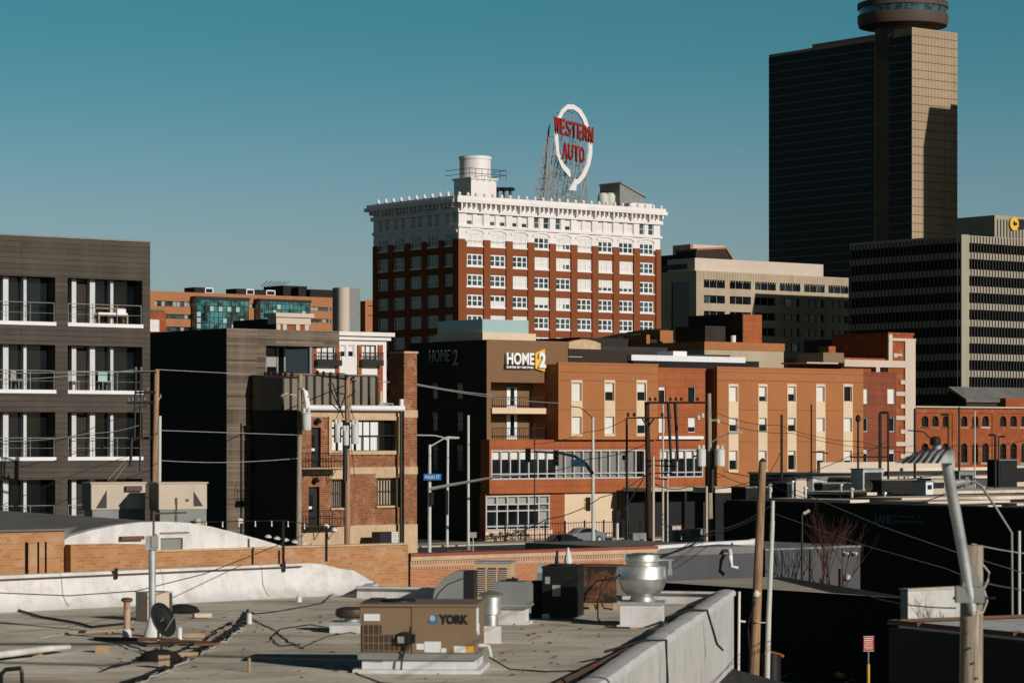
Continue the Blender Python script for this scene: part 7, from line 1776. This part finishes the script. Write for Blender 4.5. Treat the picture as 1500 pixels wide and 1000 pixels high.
mb = MB(); mb.path([loc(o, 1432, 830, Y-.1), loc(o, 1441, 828, Y-.1), loc(o, 1449, 838, Y-.1), loc(o, 1447, 850, Y-.1), loc(o, 1441, 862, Y-.1), loc(o, 1446, 880, Y-.1), loc(o, 1440, 896, Y-.1), loc(o, 1425, 899, Y-.2), loc(o, 1416, 890, Y-.22)], .016, 6); mb.build('service_wire', M['cablelight'], o)
for i in range(5): q = loc(o, 1411+i*5, 905+22*i, Y-.2); MB().lathe([(.02, -.01), (.028, 0), (.01, .02)], (q.x, -.19, q.z), 6).build('bolt', M['rust'], o)
# --- curved lamp arm and slim pole further right
Y = 95
o = pole_at('street_lamp', 'small lamp on a long curved dark arm sloping down behind the big lamp post', 'street lamp', 1500, Y, 0)
mb = MB(); mb.path([(loc(o, 1484, 785, Y).x, 0, 0), loc(o, 1482, 780, Y), loc(o, 1460, 745, Y), loc(o, 1438, 712, Y), loc(o, 1428, 705, Y), loc(o, 1418, 705, Y)], .045, 8); mb.build('curved_arm', M['greymetal'], o, True)
mb = MB(); mb.path([loc(o, 1420, 705, Y), loc(o, 1398, 708, Y)], .13, 10); mb.build('lamp_head', M['galv'], o, True); MB().box(loc(o, 1413, 0, Y).x, loc(o, 1418, 0, Y).x, -.12, .12, loc(o, 0, 714, Y).z, loc(o, 0, 698, Y).z).build('photocell', M['greymetal'], o)
metal_pole('pale slim pole at the right edge above the white roof', 1493, 777, 90, .06)
Y = 131
o = pole_at('lot_lamp', 'thin dark lot lamp with a slanted beige head above the slate block', 'lamp post', 1174, Y, 0); mb = MB(); mb.tube((0, 0, 0), loc(o, 1175, 752, Y), .05, n=8); mb.build('post', M['black'], o); a = loc(o, 1177, 752, Y); b = loc(o, 1186, 747, Y); mb = MB(); mb.path([a, b], .08, 6); mb.build('lamp_head', M['beige'], o)
# red parking sign on a half yellow post
Y = 88
o = pole_at('parking_sign', 'small red and white notice on a grey post with a yellow lower sleeve', 'sign', 1272, Y, 0)
a, b = loc(o, 1264.5, 953, Y), loc(o, 1280, 931, Y); sg_ = MB().box(a.x, b.x, -.05, -.02, a.z, b.z).build('sign_plate', M['signred'], o)
mb = MB(); h = b.z-a.z; w_ = b.x-a.x
rr = random.Random(1)
for j, f in enumerate((.82, .68, .56, .46, .34, .24, .14)):
    x = a.x+w_*.1
    while x < b.x-w_*.12: l = rr.uniform(.02, .06); mb.box(x, min(x+l, b.x-w_*.1), -.056, -.05, a.z+h*f, a.z+h*(f+(.07 if j < 2 else .045))); x += l+.015
mb.box(a.x, b.x, -.055, -.05, a.z, a.z+.012); mb.box(a.x, b.x, -.055, -.05, b.z-.012, b.z); mb.build('sign_print', M['letterwhite'], sg_)
mb = MB(); mb.tube((0, 0, 0), (0, 0, b.z-.05), .025, n=8); mb.build('post', M['greymetal'], o); mb = MB(); mb.tube((0, 0, 0), (0, 0, loc(o, 0, 972, Y).z), .05, n=10); mb.build('yellow_sleeve', M['yellow'], o)
# string lights over the white gable
o = thing('string_light', 'sagging string of small bulbs hung between thin dark posts above the white gable', 'string light')
Yp = 82
mb = MB()
for px, p0, p1 in ((232, 766, 800), (415, 762, 826), (478, 770, 822)): a = P(px, p1, Yp-3 if px > 300 else Yp); b = P(px, p0, Yp-3 if px > 300 else Yp); mb.tube(a, b, .04, n=6)
mb.build('post', M['black'], o)
wp = [(-20, 776), (40, 776), (100, 773), (160, 770), (232, 766), (300, 764), (350, 763), (415, 762), (478, 771)]
line_arm(o, [P(a, b, 81) for a, b in wp], .014, 'cable', 'wire', 5)
mb = MB()
for i in range(20):
    px = -10+24*i; py = None
    for (a, b), (c, d) in zip(wp[:-1], wp[1:]):
        if a <= px <= c: py = b+(d-b)*(px-a)/(c-a)
    if py is not None:
        p = P(px, py, 80.9); mb.tube(p, p-Vector((0, 0, .12)), .018, n=5); mb.lathe([(.012, -.17), (.028, -.15), (.02, -.12), (.012, -.1)], tuple(p), 7)
mb.build('bulb', M['porcelain'], o, True)
rr = random.Random(7)
for i in range(6):
    p = P(393+i*13, 785+i*2.6, 92); mb = MB(); mb.lathe([(.012, .06), (.07, .03), (.12, -.01)], n=12); q = mb.build('dish_lamp', M['pole'], None, True); q.location = p; q.rotation_euler = (R(20), R(10), 0); tag(q, 'one of the small pale dish lamps in a row along the dark roof edge', 'lamp', 'small dish lamps along the roof edge')
for i, (px, py, lab) in enumerate(((478, 770, 'pale lamp cap on the thin post by the brick building'), (490, 775, 'white floodlight beside the fire balcony'), (352, 762, 'white lamp pair over the right end of the gable'), (487, 800, 'white round lamp low beside the dark post'))):
    p = P(px, py, 84); mb = MB(); mb.lathe([(.02, .06), (.09, .03), (.10, -.04), (.04, -.09)], n=12); q = mb.build('flood_lamp', M['porcelain'], None, True); q.location = p; q.rotation_euler = (R(25*i-20), R(15), 0); tag(q, lab, 'lamp')
# ================================================================ overhead wires
def wire(lab, pts, r, mat='cable', sag=0.0, grp='overhead wires'):
    dense = []
    for (a, b) in zip(pts[:-1], pts[1:]):
        pa, pb = P(*a), P(*b); n = 14
        for i in range(n): f = i/n; q = pa+(pb-pa)*f; q.z -= sag*4*f*(1-f); dense.append(q)
    dense.append(P(*pts[-1])); mb = MB(); mb.path(dense, r, 5); tag(mb.build('overhead_wire', M[mat]), lab, 'wire', grp)
W = wire
W('bright wire running right from the light tan pole top across the black wall', [(229, 541, 122), (386, 549, 148)], .018, 'cablelight', .0)
W('dark wire continuing over the siding roof house to the hotel', [(462, 549, 146), (600, 560, 190), (720, 578, 240)], .03, 'cablelight', .1)
W('faint wire from the brick pier to the salmon wing', [(606, 563, 165), (818, 590, 245)], .03, 'blindgrey', .2)
W('bright wire at mid height from the slim pipe pole over the plank wall', [(232, 630, 121), (441, 637, 150)], .018, 'cablelight', .0)
W('lower bright wire from the slim pipe pole over the plank wall', [(233, 674, 121), (330, 677, 135), (436, 671, 150)], .018, 'cablelight', .03)
W('upper wire over the left balconies to the tan pole', [(-10, 547, 95), (120, 545, 110), (229, 543, 122)], .012, 'cablelight', .0)
W('wire sweeping up over the second balcony row', [(-10, 555, 95), (100, 550, 108), (196, 541, 122)], .012, 'cablelight', .05)
W('wire crossing the third balcony row to the dark crossarm', [(-10, 650, 95), (90, 640, 108), (196, 626, 122)], .014, 'cable', .1)
W('thin bright wire crossing the third balcony row', [(-10, 646, 95), (130, 634, 112), (205, 622, 122)], .01, 'cablelight', .1)
W('dark wire rising across the lower siding', [(-10, 683, 95), (60, 676, 102), (110, 663, 112), (196, 640, 122)], .014, 'cable', .1)
W('wire dropping from the crossarm to the lower siding', [(188, 668, 121), (120, 690, 108), (-10, 745, 95)], .012, 'cable', .0)
W('bright wire dropping steeply by the dark risers', [(186, 672, 121), (158, 703, 114)], .012, 'cablelight', .0)
W('second bright wire dropping steeply by the dark risers', [(186, 678, 121), (165, 708, 114)], .012, 'cablelight', .0)
W('wire from the creosoted pole down left over the orange band', [(947, 650, 178), (860, 672, 190), (800, 690, 200)], .025, 'cable', .2)
W('wire fanning down left from the creosoted pole across the beige wall', [(947, 694, 178), (880, 728, 150), (800, 760, 130), (700, 790, 110)], .025, 'cable', .2)
W('thick guy wire slanting down left from the creosoted pole', [(949, 690, 178), (915, 745, 150)], .04, 'cable', .0)
W('long dark cable falling from the pole to the silver fan', [(1135, 735, 140), (1040, 778, 120), (960, 812, 100), (850, 862, 80)], .03, 'cable', .25)
W('lower long dark cable behind the silver fan', [(1120, 752, 140), (1020, 788, 120), (950, 818, 100)], .02, 'cable', .15)
W('thin wire from the hotel corner to the small crossarm', [(918, 613, 178), (860, 632, 195), (780, 650, 210)], .02, 'cable', .2)
W('upper of two wires crossing the second salmon wing', [(1040, 600, 176), (1140, 622, 190), (1260, 646, 205), (1340, 652, 215)], .02, 'cable', .3)
W('lower of two wires crossing the second salmon wing', [(1040, 612, 176), (1160, 634, 190), (1300, 656, 215)], .02, 'cable', .3)
W('wire rising to the right across the third orange wing', [(1150, 700, 190), (1250, 665, 200), (1300, 645, 206)], .025, 'cable', .2)
W('wire at the foot of the second wing', [(1062, 690, 176), (1180, 696, 190), (1260, 700, 205), (1400, 690, 215)], .03, 'cable', .3)
W('wire over the arched factory', [(1300, 660, 206), (1400, 652, 215), (1520, 640, 225)], .025, 'cable', .3)
W('black wire sloping over the lamp head', [(1330, 630, 60), (1352, 632, 55), (1372, 650, 41)], .014, 'cable', .0)
W('upper bright diagonal wire across the dark warehouse', [(1165, 717, 130), (1290, 770, 100), (1400, 808, 75), (1520, 845, 60)], .013, 'cablelight', .0)
W('lower bright diagonal wire across the dark warehouse', [(1135, 752, 125), (1265, 798, 100), (1385, 832, 75), (1430, 850, 60)], .011, 'cablelight', .0)
W('dark wire low over the slate block', [(1110, 830, 100), (1190, 852, 85), (1260, 868, 75), (1400, 890, 55)], .014, 'cable', .1)
W('dark cable across the bottom left of the roof, upper one', [(-20, 943, 24), (140, 943, 24), (285, 941, 24)], .010, 'cable', .0)
W('dark cable across the bottom left of the roof, lower one', [(-20, 969, 22), (150, 974, 22), (300, 960, 24), (560, 968, 26)], .008, 'cable', .0)
W('thin cable sweeping in front of the white parapet', [(-20, 867, 60), (100, 872, 60), (200, 865, 62), (300, 840, 66), (372, 812, 70), (440, 785, 76)], .012, 'cable', .0)
# ================================================================ cars, cabinets, fence and shrubs at the street
def car(lab, px, py, Y, paint_, length=4.7, facing=-1, rz=None):
    z0 = 0.0; o = thing('parked_car', lab, 'car', (X(px, Y), Y, z0), math.radians(90-AU) if rz is None else rz); L = length/2; s = facing
    prof = [(-L, .42), (-L+.03, .75), (-L+.5, .88), (-L+1.25, .95), (-L+1.9, 1.36), (-L+2.5, 1.46), (-L+3.2, 1.42), (-L+4.0, 1.05), (L-.1, .98), (L, .70), (L-.03, .38), (L-.3, .28), (-L+.25, .28)]
    prof = [(x*-s if s == 1 else x, z) for x, z in prof]
    mb = MB(); n = len(prof); rr_ = []
    for y, k in ((-.9, .0), (-.86, .05), (.86, .05), (.9, .0)):
        rr_.append([mb.pt((x*(.97 if k == 0 else 1), y*(1 if z < .95 else .78), z-(0.02 if k == 0 else 0))) for x, z in prof])
    for a, b in zip(rr_[:-1], rr_[1:]):
        for i in range(n): j = (i+1) % n; mb.f.append([a[i], a[j], b[j], b[i]]); mb.m.append(0)
    mb.f.append(rr_[0]); mb.m.append(0); mb.f.append(list(reversed(rr_[-1]))); mb.m.append(0)
    mb.build('body', M[paint_], o, True)
    mb = MB(); w = [(-L+1.45, .98), (-L+1.98, 1.32), (-L+2.5, 1.39), (-L+3.15, 1.35), (-L+3.7, 1.06)]; w = [(x*-s if s == 1 else x, z) for x, z in w]
    mb.sheet(w, -.93*.8, .93*.8); mb.build('window_band', M['glass'], o)
    for x in (-L+.95, L-.95):
        for y in (-.8, .8):
            m = MB(); m.tube((x, y-.11, .33), (x, y+.11, .33), .33, n=20); wh = m.build('wheel', M['tyre'], o); m = MB(); m.tube((x, y-.125, .33), (x, y+.125, .33), .2, n=14); m.build('rim', M['galv'], wh)
    for y in (-.65, .65):
        MB().box(-L*1.0-.01 if s == -1 else L-.06, -L+.06 if s == -1 else L+.01, y-.16, y+.16, .62, .76).build('headlight', M['porcelain'], o)
        MB().box(L-.08, L+.012, y-.18, y+.18, .72, .86).build('tail_light', M['tail'], o) if s == -1 else MB().box(-L-.012, -L+.08, y-.18, y+.18, .72, .86).build('tail_light', M['tail'], o)
    return o
car('grey blue sedan parked in front of the beige wall', 852, 0, 262, 'carblue', 4.8, -1)
c = car('black car with a red tail light in the street just above the orange wall', 818, 0, 244, 'carblack', 4.6, -1)
for i, (px, py0, py1, w, m, lab) in enumerate(((902, 788, 800, 1.6, 'blindgrey', 'low pale cabinet right behind the parked sedan'), (919, 790, 802, 1.2, 'stone', 'rounded pale box between the cabinets'), (932, 781, 801, 1.6, 'greymetal', 'tall grey cabinet with a pale front by the creosoted pole'), (943, 790, 802, .9, 'stone', 'small pale box at the foot of the creosoted pole'), (985, 770, 800, .9, 'stone', 'pale leaning panel under the dark canopy'), (1018, 775, 800, 1.8, 'greymetal', 'grey container under the dark canopy'))):
    Y = 243 if px < 950 else 215; o = thing('utility_cabinet', lab, 'cabinet', (X(px, Y), Y, 0), math.radians(90-AU), 'cabinets along the street')
    h = Z(py0, Y); MB().box(-w/2, w/2, -.5, .5, 0, h).build('casing', M[m], o); MB().box(-w/2-.04, w/2+.04, -.54, .54, h, h+.06).build('lid', M['greymetal'], o); MB().box(-.02, .02, -.52, -.501, .1, h-.1).build('door_seam', M['black'], o)
# iron fence before the ground floor
F = Fm(713, 265); o = F.thing('iron_fence', 'thin black iron fence in front of the glazed ground floor and beige wall', 'fence'); y = -4.5
mb = MB(); a, b = F.x(740, y), F.x(940, y)
mb.box(a, b, y-.03, y+.03, 1.75, 1.82); mb.box(a, b, y-.03, y+.03, .3, .36); x = a
while x < b: mb.box(x-.015, x+.015, y-.015, y+.015, .13, 1.8); x += .32
mb.build('railing', M['black'], o)
for k in range(8): x = a+(b-a)*k/7; MB().box(x-.06, x+.06, y-.06, y+.06, .13, 2.0).build('post', M['black'], o)
# little white sign on a stick by the kerb
o = pole_at('notice_sign', 'small white notice board on a thin stick by the kerb', 'sign', 693, 238); MB().box(-.3, .3, -.03, 0, Z(787, 238), Z(779, 238)).build('board', M['blindgrey'], o); mb = MB(); mb.tube((0, 0, 0), (0, 0, Z(787, 238)), .04, n=6); mb.build('stick', M['pole'], o)
def shrub(lab, px, Y, h, w, n, seed, name='bare_tree', cat='tree', z0=0.0, group='bare reddish trees'):
    rr = random.Random(seed); o = thing(name, lab, cat, (X(px, Y), Y, z0), 0, group); tw = MB(); tr = MB()
    def grow(p, d, L, r, dep, mb):
        q = p+d*L; mb.tube(p, q, r, r*.65, 4 if dep < 3 else 5, cap=False)
        if dep <= 0: return
        for _ in range(rr.choice((2, 3, 3))):
            nd_ = (d+Vector((rr.uniform(-.55, .55), rr.uniform(-.55, .55), rr.uniform(-.05, .5)))).normalized(); grow(p+d*L*rr.uniform(.55, 1), nd_, L*rr.uniform(.5, .75), r*.55, dep-1, tw)
    for i in range(n):
        d = Vector((rr.uniform(-.3, .3)*w, rr.uniform(-.3, .3)*w, 1)).normalized(); grow(Vector((rr.uniform(-.15, .15), rr.uniform(-.15, .15), 0)), d, h*.33, h*.007, 4, tr)
    tr.build('trunk', M['bark'], o); tw.build('crown', M['bark'], o)
shrub('bare reddish tree in front of the dark warehouse, left one', 1222, 140, 9.0, 1.1, 4, 1)
shrub('bare reddish tree behind the slate block corner', 1198, 146, 8.4, .8, 3, 2)
shrub('bare reddish tree low between the warehouse and the thick wooden pole', 1382, 105, 5.4, 1.3, 4, 3)
shrub('faint bare tree right of the thick wooden pole', 1452, 100, 4.8, 1.2, 4, 4)
shrub('thin bare tree low in the dark beside the slate block', 1268, 120, 4.6, .9, 3, 6)
for i, (px, h) in enumerate(((720, .8), (733, .9), (745, .8), (757, 1.0), (768, .8), (700, .7))):
    Yk = 259+i*1.1; o = thing('low_shrub', 'round dark shrub in the bed below the ground floor windows', 'shrub', (X(px, Yk), Yk, .13), 0, 'low shrubs below the ground floor windows'); rr = random.Random(20+i); mb = MB()
    for k in range(240):
        a, b, r = rr.uniform(0, 6.28), rr.uniform(0, 1.5), .75*rr.uniform(.5, 1); p = Vector((r*math.cos(a)*math.cos(b), r*math.sin(a)*math.cos(b), .15+h*math.sin(b)*rr.uniform(.6, 1))); u_ = Vector((rr.uniform(-1, 1), rr.uniform(-1, 1), rr.uniform(-1, 1)))*.12; v_ = Vector((rr.uniform(-1, 1), rr.uniform(-1, 1), rr.uniform(-1, 1)))*.12
        mb.face([p, p+u_, p+v_])
    mb.build('foliage', M['charcoal'], o)
# parking stops and lot markings
for i, (p0, q0, p1, q1, lab) in enumerate(((1138, 966, 1163, 972, 'short concrete wheel stop near the leaning poles'), (1180, 977, 1236, 989, 'long yellow edged wheel stop in the dark parking lot'))):
    a, b = G(p0, q0, .1), G(p1, q1, .1); mb = MB(); mb.path([a, b], .12, 6); tag(mb.build('wheel_stop', M['yellow'] if i else M['concrete']), lab, 'wheel stop', 'wheel stops')
mb = MB()
for (p0, q0, p1, q1) in ((1140, 992, 1172, 978), (1235, 1000, 1262, 986), (1085, 972, 1100, 965)):
    a, b = G(p0, q0, .012), G(p1, q1, .012); mb.face([a, (a.x+.15, a.y, .012), (b.x+.15, b.y, .012), b])
tag(mb.build('parking_markings', M['stone']), kind='structure')
p = G(1130, 984, 0); o = thing('litter_bin', 'dark bin with orange rags on top beside the white metal pole', 'bin', (X(1130, 78), 78, 0)); h = Z(958, 78); mb = MB(); mb.lathe([(.22, 0), (.27, h)], n=16); mb.build('body', M['black'], o, True); mb = MB(); mb.path([(-.2, 0, h+.02), (0, .05, h+.06), (.22, 0, h+.0), (.35, 0, h-.06)], .045, 5); mb.build('rag', M['hotelorange'], o)

# more clutter on the roofs and in the strip below the second wing
rr = random.Random(31)
for i, (px, py, Y, h, m, lab) in enumerate(((1128, 719, 196, .9, 'pole', 'short pale vent pipe left of the roof hut below the second wing'), (1161, 716, 196, 1.1, 'steel', 'shiny vent pipe between the dark hatch and the roof hut'), (1180, 722, 192, .8, 'white', 'small white vent pipe before the chimney box'), (1232, 720, 190, 1.0, 'galv', 'grey vent pipe right of the large plant box'), (1248, 724, 186, .8, 'pole', 'pale vent pipe at the start of the pale roof'), (1296, 727, 186, .6, 'steel', 'shiny roof vent on the pale roof behind the duct'), (1385, 729, 184, .6, 'white', 'white roof vent behind the big lamp post'), (1440, 722, 196, .9, 'galv', 'grey roof vent left of the tall dark unit'))):
    p = P(px, py, Y); o = thing('vent_pipe', lab, 'vent pipe', (p.x, p.y, p.z-.6), 0, 'vent pipes on the far low roofs')
    mb = MB(); mb.lathe([(.09, -(p.z-.6)), (.09, h*.6+.4)], n=10); mb.build('pipe', M[m], o, True); mb = MB(); mb.lathe([(.08, h*.6+.4), (.17, h*.6+.43), (.16, h*.6+.53), (.04, h*.6+.6)], n=12); mb.build('cap', M[m], o, True)
W('black wire low along the canopy edge', [(955, 706, 178), (1010, 712, 182), (1100, 705, 190), (1190, 690, 200)], .03, 'cable', .3)
W('black wire rising from the canopy to the thin poles', [(1046, 690, 176), (1113, 716, 190), (1145, 660, 205)], .025, 'cable', .1)
W('long wire over the black warehouse roof', [(1120, 705, 140), (1280, 735, 110), (1430, 700, 95)], .018, 'cable', .4)
W('pair of thin wires right of the thick wooden pole', [(1430, 850, 41), (1520, 866, 40)], .008, 'cablelight', .02)
W('wire between the lamp arm and the right edge', [(1424, 796, 41), (1520, 812, 44)], .008, 'cablelight', .02)
